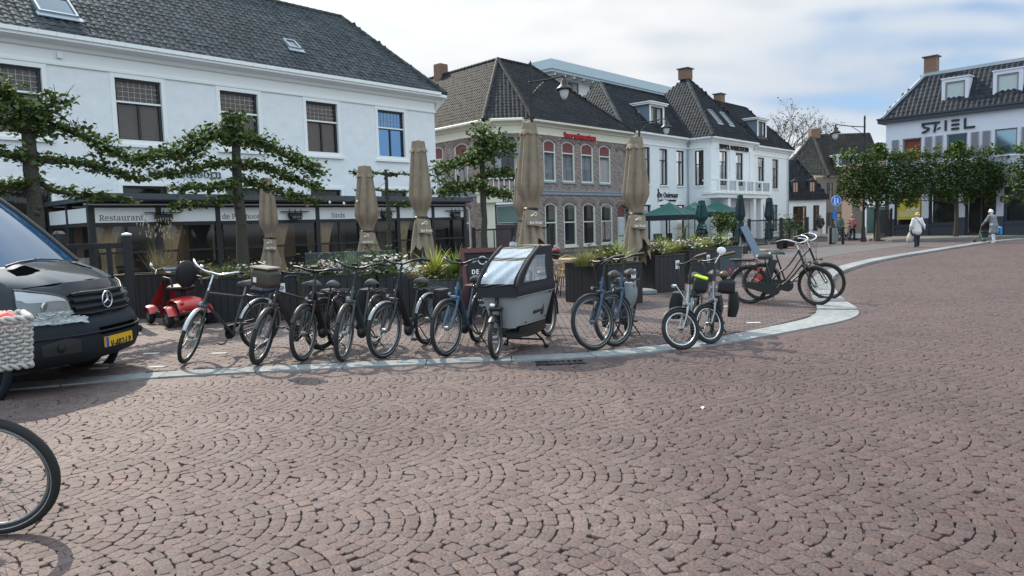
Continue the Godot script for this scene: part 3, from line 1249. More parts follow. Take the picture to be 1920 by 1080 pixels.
func white_restaurant() -> void:
	var r := thing("white_restaurant_building", "long two storey white rendered building with dark tiled roof on the left", "building", on_street(-24.0), STREET)
	var holes := []
	for k in 7:
		var s := 1.83 + 3.32 * (k - 1)
		holes.append(Rect2(s, 4.6, 1.38, 1.98))
	for k in 7:
		holes.append(Rect2(1.83 + 3.32 * (k - 1), 1.0, 1.38, 2.28))
	var b := B.new()
	wall(b, Transform3D(), -6.0, 21.55, 0.0, 6.72, holes, 0.2)
	b.quad(Vector3(21.55, 0, 0), Vector3(21.55, 0, -9), Vector3(21.55, 7.4, -9), Vector3(21.55, 7.4, 0))
	b.quad(Vector3(21.55, 0, -9), Vector3(-6, 0, -9), Vector3(-6, 7.4, -9), Vector3(21.55, 7.4, -9))
	b.quad(Vector3(-6, 0, -9), Vector3(-6, 0, 0), Vector3(-6, 7.4, 0), Vector3(-6, 7.4, -9))
	part("wall", b, M.white_paint, r)
	b = B.new()
	cornice(b, -6.0, 21.55, 6.72, CORNICE, Transform3D(), 0.0, 1.0)
	cornice(b, 0.0, 9.0, 6.72, CORNICE, Transform3D(Basis(Vector3.FORWARD, Vector3.UP, Vector3.RIGHT), Vector3(21.55, 0, 0)), 1.0, 0.0)
	part("cornice", b, M.trim_white, r)
	for k in 14:
		var h: Rect2 = holes[k]
		if k < 7:
			var o := {"split": 0.63, "white_bar": 1, "lead": 7, "trim": 0.13, "bars": 2, "fw": 0.08}
			if k == 6:
				o.merge({"glass": M.glass_blue})
			else:
				o.merge({"blind": 0.98})
			window(r, Transform3D(), h, o)
		else:
			window(r, Transform3D(), h, {"split": 0.6, "trim": 0.12, "bars": 2})
	var e0 := Vector3(-6, 7.5, 0.36)
	var e1 := Vector3(21.93, 7.5, 0.36)
	var e2 := Vector3(21.93, 7.5, -9.3)
	var a0 := Vector3(-6, 11.5, -4.5)
	var a1 := Vector3(20.05, 11.5, -4.5)
	var base := Color(0.078, 0.09, 0.10)
	tiles(r, [e0, e1, a1, a0], 0.24, 0.27, base, 300, 0.26)
	tiles(r, [e1, e2, a1], 0.24, 0.27, base)
	var rt := B.new()
	rt.quad(Vector3(-6, 7.45, -9.3), Vector3(-6, 11.5, -4.5), Vector3(20.05, 11.5, -4.5), Vector3(21.93, 7.45, -9.3))
	part("rear_roof", rt, M.underlay, r)
	ridge(r, a1, a0, 0.14, Color(0.10, 0.105, 0.10))
	ridge(r, a1, e1 + Vector3(0, 0.06, 0), 0.13, Color(0.09, 0.095, 0.095))
	var up := Vector3(0, 4.0, -4.86).normalized()
	skylight(r, Vector3(15.42, 8.87, -1.25), Vector3.RIGHT, up, 0.5, 0.62)
	skylight(r, Vector3(7.25, 8.62, -0.92), Vector3.RIGHT, up, 1.05, 1.15)
	b = B.new()
	for k in 60:
		b.mm(Vector3(-6 + k * 0.46, 7.44, 0.40), Vector3(-6 + k * 0.46 + 0.452, 7.56, 0.47))
	part("gutter", b, M.trim_white, r)
	text("lettering", "De Posthoorn", "Droid Serif", 0.27, Vector3(10.45, 3.72, 0.03), mat("slate_print", col(0.06, 0.07, 0.09), 0.7), r, 0.03)
	b = B.new()
	b.mm(Vector3(6.95, 6.92, 0.03), Vector3(7.07, 7.08, 0.12))
	part("alarm_box", b, M.white_plastic, r)

func pavilion() -> void:
	var r := thing("glass_pavilion", "low dark glazed restaurant pavilion with white name boards under the white building", "pavilion", on_street(-20.5), STREET)
	var s0 := 6.4
	var s1 := 19.85
	var b := B.new()
	b.mm(Vector3(s0 - 0.1, 2.62, -3.4), Vector3(s1 + 0.05, 2.74, 0.30))
	b.mm(Vector3(s0 - 0.1, 2.66, 0.30), Vector3(s1 + 0.05, 2.82, 0.40))
	part("roof", b, mat("roof_sheet", col(0.05, 0.06, 0.075), 0.5), r)
	b = B.new()
	b.mm(Vector3(s0, 2.46, -0.10), Vector3(s1, 2.62, -0.02))
	b.mm(Vector3(s0, 1.96, -0.10), Vector3(s1, 2.06, -0.01))
	part("header_beam", b, M.black_wood, r)
	b = B.new()
	b.tube([Vector3(s0 - 0.2, 2.53, 0.24), Vector3(s1, 2.53, 0.24)], 0.025, 8)
	part("curtain_rail", b, M.alu, r)
	for k in 9:
		b = B.new()
		var s := s0 + 0.04 + k * (s1 - s0 - 0.08) / 8.0
		b.mm(Vector3(s - 0.075, 0.05, -0.14), Vector3(s + 0.075, 2.62, 0.012))
		part("post", b, M.black_wood, r)
	var words := ["Restaurant", "", "de Posthoorn", "", "Sinds", "", "18", ""]
	for k in 8:
		var a := s0 + 0.04 + k * (s1 - s0 - 0.08) / 8.0 + 0.075
		var e := a + (s1 - s0 - 0.08) / 8.0 - 0.15
		b = B.new()
		b.cbox(Vector3((a + e) / 2, 2.26, -0.02), Vector3(e - a + 0.08, 0.39, 0.05), 0.004)
		var n := part("name_board", b, mat("board_white", col(0.70, 0.72, 0.72), 0.6), r)
		if words[k]:
			text("lettering", words[k], "Droid Serif", 0.15, Vector3((a + e) / 2 + (-0.05 if k else -0.12), 2.19, 0.012), mat("grey_print", col(0.10, 0.10, 0.11), 0.8), n, 0.006)
		b = B.new()
		flat(b, a, e, 0.42, 1.96, -0.05)
		var g := part("pane", b, M.glass, r)
		b = B.new()
		b.mm(Vector3(a, 1.23, -0.09), Vector3(e, 1.29, -0.01))
		b.mm(Vector3(a, 0.38, -0.09), Vector3(e, 0.44, -0.01))
		if k % 2 == 0:
			b.mm(Vector3((a + e) / 2 - 0.03, 0.44, -0.085), Vector3((a + e) / 2 + 0.03, 1.96, -0.012))
		part("glazing_bar", b, M.black_wood, g)
		b = B.new()
		b.mm(Vector3(a, 0.05, -0.08), Vector3(e, 0.38, -0.02))
		part("panel", b, M.black_wood, r)
		# drawn curtain inside
		if k in [0, 1, 3, 4, 6]:
			b = B.new()
			var cx := a + (0.35 if k != 1 else 0.32)
			var g2 := []
			for q in 9:
				var t := q / 8.0
				var wd := 0.16 + 0.26 * pow(absf(t - 0.42) / 0.58, 1.4)
				var row := PackedVector3Array()
				for m in 17:
					var u := m / 16.0 * 2.0 - 1.0
					row.append(Vector3(cx + u * wd, 0.3 + t * 1.68, -0.32 + 0.04 * sin(m * 2.3)))
				g2.append(row)
			b.grid(g2)
			part("curtain", b, M.tan_curtain, r)
	# return at the left, running back to the main wall
	var xf := Transform3D(Basis(Vector3.BACK, Vector3.UP, Vector3.LEFT), Vector3(s0, 0, -3.4))
	b = B.new()
	b.xf = xf
	b.mm(Vector3(0, 2.08, -0.03), Vector3(1.55, 2.46, 0.02))
	b.mm(Vector3(1.72, 2.08, -0.03), Vector3(3.26, 2.46, 0.02))
	part("side_board", b, M.board_white, r)
	b = B.new()
	b.xf = xf
	for q in [0.0, 1.63, 3.3]:
		b.mm(Vector3(q - 0.07, 0.05, -0.1), Vector3(q + 0.07, 2.62, 0.03))
	b.mm(Vector3(0.07, 1.98, -0.08), Vector3(1.56, 2.075, 0.01))
	b.mm(Vector3(1.7, 1.98, -0.08), Vector3(3.23, 2.075, 0.01))
	b.mm(Vector3(0.07, 0.05, -0.08), Vector3(1.56, 0.45, 0.01))
	b.mm(Vector3(1.7, 0.05, -0.08), Vector3(3.23, 0.45, 0.01))
	part("side_frame", b, M.black_wood, r)
	b = B.new()
	b.xf = xf
	flat(b, 0.07, 1.56, 0.45, 1.98, -0.03)
	flat(b, 1.7, 3.23, 0.45, 1.98, -0.03)
	part("side_pane", b, M.glass, r)
	# room behind the glass
	b = B.new()
	b.mm(Vector3(s0, 0.04, -3.38), Vector3(s1, 0.09, -0.2))
	part("floor", b, mat("dark_floor", col(0.05, 0.035, 0.025), 0.5), r)
	b = B.new()
	b.mm(Vector3(s0, 0.09, -3.36), Vector3(s1, 2.6, -3.30))
	part("back_wall", b, mat("dark_panel", col(0.06, 0.04, 0.03), 0.7), r)
	var k2 := 0
	var ss := s0 + 0.3
	while ss < s1 - 0.7:
		b = B.new()
		b.mm(Vector3(ss, 0.8, -3.29), Vector3(ss + rnd(0.35, 0.7), rnd(1.75, 2.1), -3.26))
		part("wall_picture", b, mat("warm_panel_%d" % (k2 % 3), [col(0.48, 0.28, 0.16), col(0.55, 0.45, 0.30), col(0.22, 0.16, 0.12)][k2 % 3], 0.6), r)
		ss += rnd(0.8, 1.3)
		k2 += 1
	b = B.new()
	b.mm(Vector3(s1 - 0.05, 0.05, -3.4), Vector3(s1, 2.62, -0.15))
	part("end_wall", b, M.black_wood, r)
	for k in 6:   # dining tables in the room
		b = B.new()
		var x := 7.4 + k * 2.1
		b.box(Vector3(x, 0.78, -1.3), Vector3(0.8, 0.04, 0.8))
		b.box(Vector3(x, 0.42, -1.3), Vector3(0.08, 0.68, 0.08))
		b.box(Vector3(x, 0.10, -1.3), Vector3(0.4, 0.03, 0.4))
		part("dining_table", b, mat("table_wood", col(0.16, 0.09, 0.05), 0.5), r)
	# heaters hung before the boards
	var where := [8.2, 12.25, 15.85, 19.2]
	var which := ["first black patio heater from the left on the pavilion front, beside the Restaurant board", "black patio heater on the pavilion front just left of the Sinds board", "black patio heater on the pavilion front behind the small bare tree", "black patio heater at the right end of the pavilion front"]
	for k in 4:
		var h := thing("patio_heater", which[k], "heater", on_street(-20.5) + UX * where[k] + NX * 0.12 + Vector3(0, 2.2, 0), STREET, "patio heaters along the pavilion")
		b = B.new()
		b.cbox(Vector3(0, 0, 0), Vector3(0.46, 0.16, 0.16), 0.03)
		b.cbox(Vector3(0, -0.1, 0.02), Vector3(0.36, 0.06, 0.2), 0.02)
		part("body", b, M.black_metal, h)
		b = B.new()
		for q in [-0.05, 0.03]:
			b.rod(Vector3(-0.48, 0.12, q), Vector3(0.48, 0.12, q), 0.014)
		for q in [-0.2, 0.0, 0.2]:
			b.rod(Vector3(q, 0.06, 0.0), Vector3(q, 0.2, 0.0), 0.014)
		part("bracket", b, M.black_metal, h)
		b = B.new()
		for q in 5:
			b.box(Vector3(-0.14 + q * 0.07, -0.06, 0.11), Vector3(0.03, 0.07, 0.02))
		part("grille", b, M.alu, h)

func brick_house() -> void:
	var r := thing("brick_corner_house", "two storey brick corner house with arched windows and dark pantile roof", "house", on_street(-25.8), STREET)
	var up_h := [Rect2(31.2, 4.1, 1.08, 2.36), Rect2(32.86, 4.1, 1.2, 2.36), Rect2(34.7, 4.1, 1.22, 2.36), Rect2(36.55, 4.1, 1.22, 2.36)]
	var lo_h := [Rect2(31.2, 0.38, 1.08, 2.54), Rect2(32.9, 0.38, 1.22, 2.54), Rect2(34.76, 0.38, 1.26, 2.54), Rect2(36.64, 0.38, 1.24, 2.54), Rect2(38.46, 0.06, 0.92, 2.74)]
	var xr := Transform3D(Basis(), Vector3.ZERO)
	var xc := Transform3D(Basis(Vector3(0.674, 0, 0.739), Vector3.UP, Vector3(-0.739, 0, 0.674)), Vector3(28.39, 0, -1.47))
	var xl := Transform3D(Basis(Vector3(-0.089, 0, 0.996), Vector3.UP, Vector3(-0.996, 0, -0.089)), Vector3(29.19, 0, -10.43))
	var b := B.new()
	var all := up_h.duplicate()
	all.append_array(lo_h)
	wall(b, xr, 29.73, 39.62, 0.0, 6.78, all, 0.14, 0.2)
	var ch := [Rect2(0.2, 4.1, 1.55, 2.36), Rect2(0.25, 0.06, 1.5, 2.9)]
	wall(b, xc, 0.0, 1.99, 0.0, 6.78, ch, 0.14, 0.0)
	var lh := [Rect2(3.7, 4.1, 1.15, 2.36), Rect2(5.9, 4.1, 1.2, 2.36), Rect2(3.7, 0.4, 1.15, 2.5), Rect2(5.9, 0.4, 1.2, 2.5)]
	wall(b, xl, 0.0, 9.0, 0.0, 6.78, lh, 0.14, 0.2)
	b.quad(Vector3(39.62, 0, 0), Vector3(39.62, 0, -10), Vector3(39.62, 6.78, -10), Vector3(39.62, 6.78, 0))
	part("wall", b, M.brick_wall, r)
	# cornice follows the three fronts
	b = B.new()
	cornice(b, 29.73, 39.62, 6.66, CORNICE, xr, -0.41, 1.0)
	cornice(b, 0.0, 1.99, 6.66, CORNICE, xc, -0.41, -0.41)
	cornice(b, 0.0, 9.0, 6.66, CORNICE, xl, 0.0, -0.41)
	part("cornice", b, M.cream, r)
	b = B.new()
	for pr in [[xr, 29.73, 39.62], [xl, 0.0, 9.0]]:
		b.xf = pr[0]
		b.mm(Vector3(pr[1], 3.36, -0.02), Vector3(pr[2], 3.54, 0.06))
		b.mm(Vector3(pr[1], 3.54, -0.02), Vector3(pr[2], 3.60, 0.10))
	part("string_course", b, mat("blue_grey", col(0.24, 0.28, 0.32), 0.6), r)
	b = B.new()
	for h in up_h + lo_h:
		arch_brick(b, xr, h, 0.2, 0.24, 0.03)
	for h in lh:
		arch_brick(b, xl, h, 0.2, 0.24, 0.03)
	for h in [ch[0]]:
		arch_brick(b, xc, Rect2(h.position, h.size + Vector2(0, 0.02)), 0.12, 0.2, 0.03)
	arch_brick(b, xr, Rect2(38.5, 5.0, 0.85, 1.3), 0.16, 0.2, 0.03)
	part("arch_bricks", b, mat("arch_tone", col(0.22, 0.165, 0.15), 0.85), r)
	var fr := mat("frame_cream", col(0.60, 0.62, 0.56), 0.5)
	for h in up_h:
		window(r, xr, h, {"rise": 0.2, "frame": fr, "fw": 0.09, "split": 0.70, "shade": true, "curtain": 0.42, "sill": true, "trim_mat": M.blue_grey, "z": -0.06})
	for k in 4:
		window(r, xr, lo_h[k], {"rise": 0.2, "frame": fr, "fw": 0.1, "split": 0.55, "sill": true, "trim_mat": M.cream, "blind": 0.62, "blind_mat": mat("navy_blind", col(0.03, 0.04, 0.07), 0.6), "z": -0.06})
	for h in lh:
		window(r, xl, h, {"rise": 0.2, "frame": fr, "fw": 0.09, "split": 0.68, "shade": h.position.y > 3.0, "curtain": 0.35, "sill": true, "trim_mat": M.blue_grey, "z": -0.06} if h.position.y > 3.0 else {"rise": 0.2, "frame": fr, "fw": 0.1, "split": 0.6, "sill": true, "trim_mat": M.cream, "z": -0.06})
	window(r, xc, ch[0], {"frame": M.dark_frame, "fw": 0.08, "split": 0.62, "bars": 2, "curtain": 0.22, "z": -0.06})
	# pale front door at the right end
	b = B.new()
	b.mm(Vector3(38.5, 0.06, -0.12), Vector3(39.34, 2.02, -0.06))
	var d := part("door", b, fr, r)
	b = B.new()
	b.mm(Vector3(38.62, 0.95, -0.058), Vector3(39.2, 1.9, -0.045))
	part("pane", b, mat("frosted", col(0.45, 0.52, 0.55), 0.25), d)
	b = B.new()
	b.mm(Vector3(38.5, 2.1, -0.12), Vector3(39.34, 2.66, -0.07))
	part("fanlight", b, M.red_print, d)
	b = B.new()
	b.mm(Vector3(38.62, 0.8, -0.058), Vector3(39.2, 0.84, -0.03))
	part("letter_slot", b, M.black_metal, d)
	# porch on the cut corner
	b = B.new()
	b.xf = xc
	b.mm(Vector3(-0.55, 0.05, 0.0), Vector3(0.2, 2.95, 0.35))
	b.mm(Vector3(1.8, 0.05, 0.0), Vector3(2.3, 2.95, 0.35))
	b.mm(Vector3(-0.75, 2.95, -0.1), Vector3(2.5, 3.42, 0.6))
	b.mm(Vector3(-0.85, 3.42, -0.1), Vector3(2.6, 3.5, 0.7))
	var po := part("porch", b, M.cream, r)
	text("lettering", "HET OUDE", "Droid Serif", 0.22, Vector3(0, 0, 0), M.print_black, po, 0.01, Vector3.ZERO, 700).transform = xc * Transform3D(Basis(), Vector3(1.45, 3.08, 0.61))
	b = B.new()
	b.xf = xc
	b.mm(Vector3(0.25, 0.06, 0.02), Vector3(1.75, 1.75, 0.08))
	part("porch_door", b, mat("aubergine", col(0.05, 0.025, 0.035), 0.35), r)
	b = B.new()
	b.xf = xc
	b.mm(Vector3(0.3, 1.85, 0.02), Vector3(1.7, 2.75, 0.05))
	part("porch_window", b, mat("leaded_pane", col(0.13, 0.20, 0.19), 0.2), r)
	b = B.new()
	b.xf = xc
	ring(b, 0.22, 1.78, 1.76, 2.84, 0.07, 0.03, 0.09)
	part("porch_frame", b, M.dark_frame, r)
	# balcony rail with flower boxes over the porch
	b = B.new()
	b.xf = xc
	for k in 12:
		b.mm(Vector3(-0.7 + k * 0.285, 3.5, 0.55), Vector3(-0.66 + k * 0.285, 4.2, 0.59))
	b.mm(Vector3(-0.75, 4.2, 0.53), Vector3(2.5, 4.26, 0.61))
	part("balcony_rail", b, M.trim_white, r)
	text("lettering", "loer·advocaten", "Droid Sans", 0.30, Vector3(34.55, 6.78, 0.10), mat("red_letter", col(0.50, 0.02, 0.03), 0.5), r, 0.12, Vector3.ZERO, 700)
	# roof
	var e1 := Vector3(29.88, 7.42, 0.38)
	var e0 := Vector3(28.10, 7.42, -1.57)
	var er := Vector3(40.0, 7.42, 0.38)
	var el := e0 + Vector3(0.089, 0, -0.996) * 9.4
	var ap := Vector3(32.23, 11.66, -4.2)
	var rr := Vector3(35.3, 11.66, -4.2)
	var rl := ap + Vector3(0.089, 0, -0.996) * 7.5
	var base := Color(0.046, 0.046, 0.051)
	tiles(r, [e1, er, rr, ap], 0.23, 0.30, base)
	tiles(r, [e0, e1, ap], 0.23, 0.30, base)
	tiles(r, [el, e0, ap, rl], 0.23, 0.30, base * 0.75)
	tiles(r, [er, Vector3(40.0, 7.42, -8.8), rr], 0.23, 0.30, base)
	ridge(r, ap, rr, 0.15, base)
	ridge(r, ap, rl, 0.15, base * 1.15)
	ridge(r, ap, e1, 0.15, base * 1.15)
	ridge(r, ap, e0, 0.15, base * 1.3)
	ridge(r, rr, er, 0.15, base)
	chimney(r, Vector3(32.73, 11.2, -9.84), Vector3(0.65, 1.2, 0.65), false)
	b = B.new()
	b.tube([Vector3(39.5, 6.7, 0.12), Vector3(39.5, 0.1, 0.12)], 0.05, 8)
	part("rainwater_pipe", b, M.zinc, r)

func modern_block() -> void:
	var r := thing("modern_block", "modern white flat roofed block with pale blue fascia behind the old houses", "building", on_street(-38.0), STREET)
	var b := B.new()
	var holes := [Rect2(48.6, 12.3, 2.4, 1.5)]
	for k in 5:
		holes.append(Rect2(52.6 + k * 2.6, 12.3, 1.7, 1.5))
	wall(b, Transform3D(), 47.0, 66.0, 0.0, 14.2, holes, 0.15)
	b.quad(Vector3(47, 0, -12), Vector3(47, 0, 0), Vector3(47, 14.2, 0), Vector3(47, 14.2, -12))
	b.quad(Vector3(66, 0, 0), Vector3(66, 0, -12), Vector3(66, 14.2, -12), Vector3(66, 14.2, 0))
	part("wall", b, M.white_paint, r)
	b = B.new()
	b.mm(Vector3(45.9, 14.0, -12.5), Vector3(66.8, 14.2, 1.1))
	b.mm(Vector3(45.8, 14.2, -12.6), Vector3(66.9, 14.95, 1.2))
	part("roof_fascia", b, mat("pale_blue", col(0.42, 0.52, 0.58), 0.45), r)
	for k in 16:
		b = B.new()
		b.mm(Vector3(46.5 + k * 1.3, 13.82, 0.0), Vector3(46.62 + k * 1.3, 14.0, 1.0))
		part("rafter", b, M.trim_white, r)
	for h in holes:
		window(r, Transform3D(), h, {"split": 0.0, "bars": 2, "frame": mat("blue_frame", col(0.10, 0.20, 0.33), 0.4), "z": -0.08})

func hotel() -> void:
	var r := thing("white_hotel", "large white hotel with projecting bay, balcony and steep dark roofs", "hotel", on_street(-26.2), STREET)
	var xm := Transform3D()
	var xb := Transform3D(Basis(), Vector3(0, 0, 1.8))
	var xw := Transform3D(Basis(), Vector3(0, 0, 1.0))
	var xs := Transform3D(Basis(Vector3.BACK, Vector3.UP, Vector3.LEFT), Vector3(48.4, 0, 0))
	var top := []
	for k in 3:
		top.append(Rect2(42.0 + k * 2.36, 4.2, 1.12, 2.53))
	var low := []
	for k in 3:
		low.append(Rect2(42.0 + k * 2.36, 0.3, 1.12, 2.5))
	var side := [Rect2(0.55, 4.2, 0.8, 2.53)]
	var bay := [Rect2(49.85, 4.2, 1.3, 2.53), Rect2(52.55, 4.2, 1.3, 2.53), Rect2(49.6, 0.06, 4.4, 2.5)]
	var wing := [Rect2(58.45, 4.2, 1.3, 2.53), Rect2(61.42, 4.2, 1.32, 2.53), Rect2(58.6, 0.5, 1.15, 2.3), Rect2(61.45, 0.5, 1.15, 2.3)]
	var b := B.new()
	wall(b, xm, 39.66, 48.4, 0.0, 6.9, top + low, 0.18)
	wall(b, xs, 0.0, 1.8, 0.0, 6.9, side, 0.18)
	wall(b, xb, 48.4, 55.6, 0.0, 6.9, bay, 0.18)
	wall(b, xw, 55.6, 64.9, 0.0, 6.9, wing, 0.18)
	b.quad(Vector3(64.9, 0, 1), Vector3(64.9, 0, -9), Vector3(64.9, 6.9, -9), Vector3(64.9, 6.9, 1))
	b.quad(Vector3(55.6, 0, 1.8), Vector3(55.6, 0, 1.0), Vector3(55.6, 6.9, 1.0), Vector3(55.6, 6.9, 1.8))
	b.quad(Vector3(39.66, 0, -9), Vector3(39.66, 0, 0), Vector3(39.66, 6.9, 0), Vector3(39.66, 6.9, -9))
	part("wall", b, M.white_paint, r)
	b = B.new()
	cornice(b, 39.66, 48.4, 6.88, CORNICE, xm, 1.0, -1.0)
	cornice(b, 0.0, 1.8, 6.88, CORNICE, xs, -1.0, 1.0)
	cornice(b, 48.4, 55.6, 6.88, CORNICE, xb, 1.0, 1.0)
	cornice(b, 55.6, 64.9, 6.88, CORNICE, xw, 0.0, 1.0)
	part("cornice", b, M.trim_white, r)
	for s in [48.4, 51.4, 54.9]:
		b = B.new()
		b.mm(Vector3(s + 0.003, 0.05, 1.8), Vector3(s + 0.7, 6.87, 1.88))
		if s < 49:
			b.mm(Vector3(48.32, 0.05, 1.3), Vector3(48.398, 6.87, 1.88))
		part("pilaster", b, M.white_paint, r)
	var wo := {"split": 0.68, "sill": true, "bars": 2, "curtain": 0.3, "fw": 0.09}
	for h in top:
		window(r, xm, h, wo)
	window(r, xs, side[0], {"split": 0.6, "fw": 0.07, "sill": true})
	for k in 2:
		window(r, xb, bay[k], wo)
	for k in 2:
		window(r, xw, wing[k], wo)
	for h in low:
		window(r, xm, h, {"split": 0.7, "fw": 0.08})
	for k in [2, 3]:
		window(r, xw, wing[k], {"split": 0.7, "fw": 0.08, "bars": 2, "sill": true})
	window(r, xb, bay[2], {"split": 0.75, "fw": 0.12, "bars": 4})
	b = B.new()
	for h in low:
		b.prism(PackedVector2Array([Vector2(h.position.x - 0.1, 2.82), Vector2(h.end.x + 0.1, 2.82), Vector2(h.end.x - 0.1, 3.08), Vector2(h.get_center().x, 3.16), Vector2(h.position.x + 0.1, 3.08)]), 0.0, 0.06)
	part("hood_mould", b, M.trim_white, r)
	# balcony over the porch
	b = B.new()
	b.mm(Vector3(47.0, 3.2, 1.82), Vector3(56.0, 3.48, 3.1))
	b.mm(Vector3(46.9, 3.48, 1.82), Vector3(56.1, 3.56, 3.2))
	var ba := part("balcony", b, M.trim_white, r)
	for k in 7:
		b = B.new()
		var s := 47.1 + k * 1.46
		b.cbox(Vector3(s, 4.02, 3.04), Vector3(0.18, 0.92, 0.18), 0.015)
		part("post", b, M.trim_white, ba)
	b = B.new()
	b.mm(Vector3(47.0, 4.40, 2.98), Vector3(55.95, 4.5, 3.1))
	b.mm(Vector3(47.0, 3.66, 3.0), Vector3(55.95, 3.72, 3.08))
	for e in [47.05, 55.85]:
		b.mm(Vector3(e, 4.40, 1.85), Vector3(e + 0.1, 4.5, 2.98))
		b.mm(Vector3(e, 3.66, 1.85), Vector3(e + 0.1, 3.72, 2.98))
	part("rail", b, M.trim_white, ba)
	b = B.new()
	for k in 60:
		var s := 47.2 + k * 0.145
		b.mm(Vector3(s, 3.72, 3.03), Vector3(s + 0.022, 4.40, 3.05))
	part("baluster", b, M.black_metal, ba)
	for s in [48.9, 54.6]:
		b = B.new()
		b.cbox(Vector3(s, 1.62, 2.8), Vector3(0.42, 3.14, 0.42), 0.03)
		part("porch_column", b, M.trim_white, r)
	text("lettering", "HOTEL MARKTSTAD", "Droid Serif", 0.34, Vector3(52.2, 7.02, 1.86), M.print_black, r, 0.08, Vector3.ZERO, 700)
	text("lettering", "De Ooievaar", "Droid Sans", 0.36, Vector3(45.45, 3.5, 0.03), M.print_black, r, 0.04)
	text("lettering", "GRAND CAFE | RESTAURANT", "Droid Sans", 0.13, Vector3(45.4, 3.12, 0.03), M.print_black, r, 0.03)
	b = B.new()
	b.prism(PackedVector2Array([Vector2(44.02, 3.92), Vector2(44.12, 3.95), Vector2(44.2, 3.8), Vector2(44.22, 3.55), Vector2(44.12, 3.35), Vector2(44.1, 3.02), Vector2(44.06, 3.02), Vector2(44.05, 3.3), Vector2(43.96, 3.45), Vector2(43.98, 3.55), Vector2(44.08, 3.62), Vector2(44.06, 3.8)]), 0.005, 0.04)
	part("bird_emblem", b, M.print_black, r)
	b = B.new()
	for p in [[48.2, 0.12], [64.7, 1.12], [40.0, 0.12]]:
		b = B.new()
		b.tube([Vector3(p[0], 6.9, p[1]), Vector3(p[0], 0.1, p[1])], 0.05, 8)
		part("rainwater_pipe", b, M.zinc, r)
	# roofs
	var base := Color(0.042, 0.045, 0.052)
	var y := 7.66
	var a0 := Vector3(39.3, y, 0.38)
	var a1 := Vector3(48.0, y, 0.38)
	var p0 := Vector3(42.3, 11.45, -3.4)
	var p1 := Vector3(52.0, 11.45, -3.4)
	tiles(r, [a0, a1, Vector3(51.5, y, 0.38), p1, p0], 0.25, 0.32, base)
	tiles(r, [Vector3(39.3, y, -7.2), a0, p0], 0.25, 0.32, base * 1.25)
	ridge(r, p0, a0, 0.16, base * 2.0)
	ridge(r, p0, p1, 0.14, base)
	var pk := Vector3(52.0, 12.95, -2.1)
	var f0 := Vector3(48.0, y, 2.2)
	var f1 := Vector3(56.0, y, 2.2)
	var f2 := Vector3(56.0, y, -6.4)
	var f3 := Vector3(48.0, y, -6.4)
	tiles(r, [f0, f1, pk], 0.25, 0.32, base)
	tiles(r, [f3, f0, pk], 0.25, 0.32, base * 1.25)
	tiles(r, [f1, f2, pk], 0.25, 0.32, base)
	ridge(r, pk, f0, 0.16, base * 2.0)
	ridge(r, pk, f1, 0.14, base)
	var w0 := Vector3(53.0, y, 1.38)
	var w1 := Vector3(65.3, y, 1.38)
	var q0 := Vector3(53.0, 11.4, -1.6)
	var q1 := Vector3(61.8, 11.4, -1.6)
	tiles(r, [w0, w1, q1, q0], 0.25, 0.32, base)
	tiles(r, [w1, Vector3(65.3, y, -4.6), q1], 0.25, 0.32, base)
	ridge(r, q1, w1, 0.14, base)
	ridge(r, q0, q1, 0.14, base)
	chimney(r, Vector3(52.0, 12.7, -2.1), Vector3(0.8, 0.8, 0.8))
	chimney(r, Vector3(57.2, 11.2, -1.8), Vector3(0.8, 0.9, 0.6))
	var ch := mat("slate_cheek", col(0.13, 0.17, 0.22), 0.6)
	dormer(r, 43.7, 45.7, 8.3, 9.75, -0.35, ch)
	dormer(r, 58.9, 60.8, 8.4, 9.9, 0.75, ch)
	var up := Vector3(0, 5.29, -4.3).normalized()
	skylight(r, Vector3(51.0, 9.4, 0.79), Vector3.RIGHT, up, 0.7, 1.3)
	skylight(r, Vector3(52.95, 9.4, 0.79), Vector3.RIGHT, up, 0.7, 1.3)

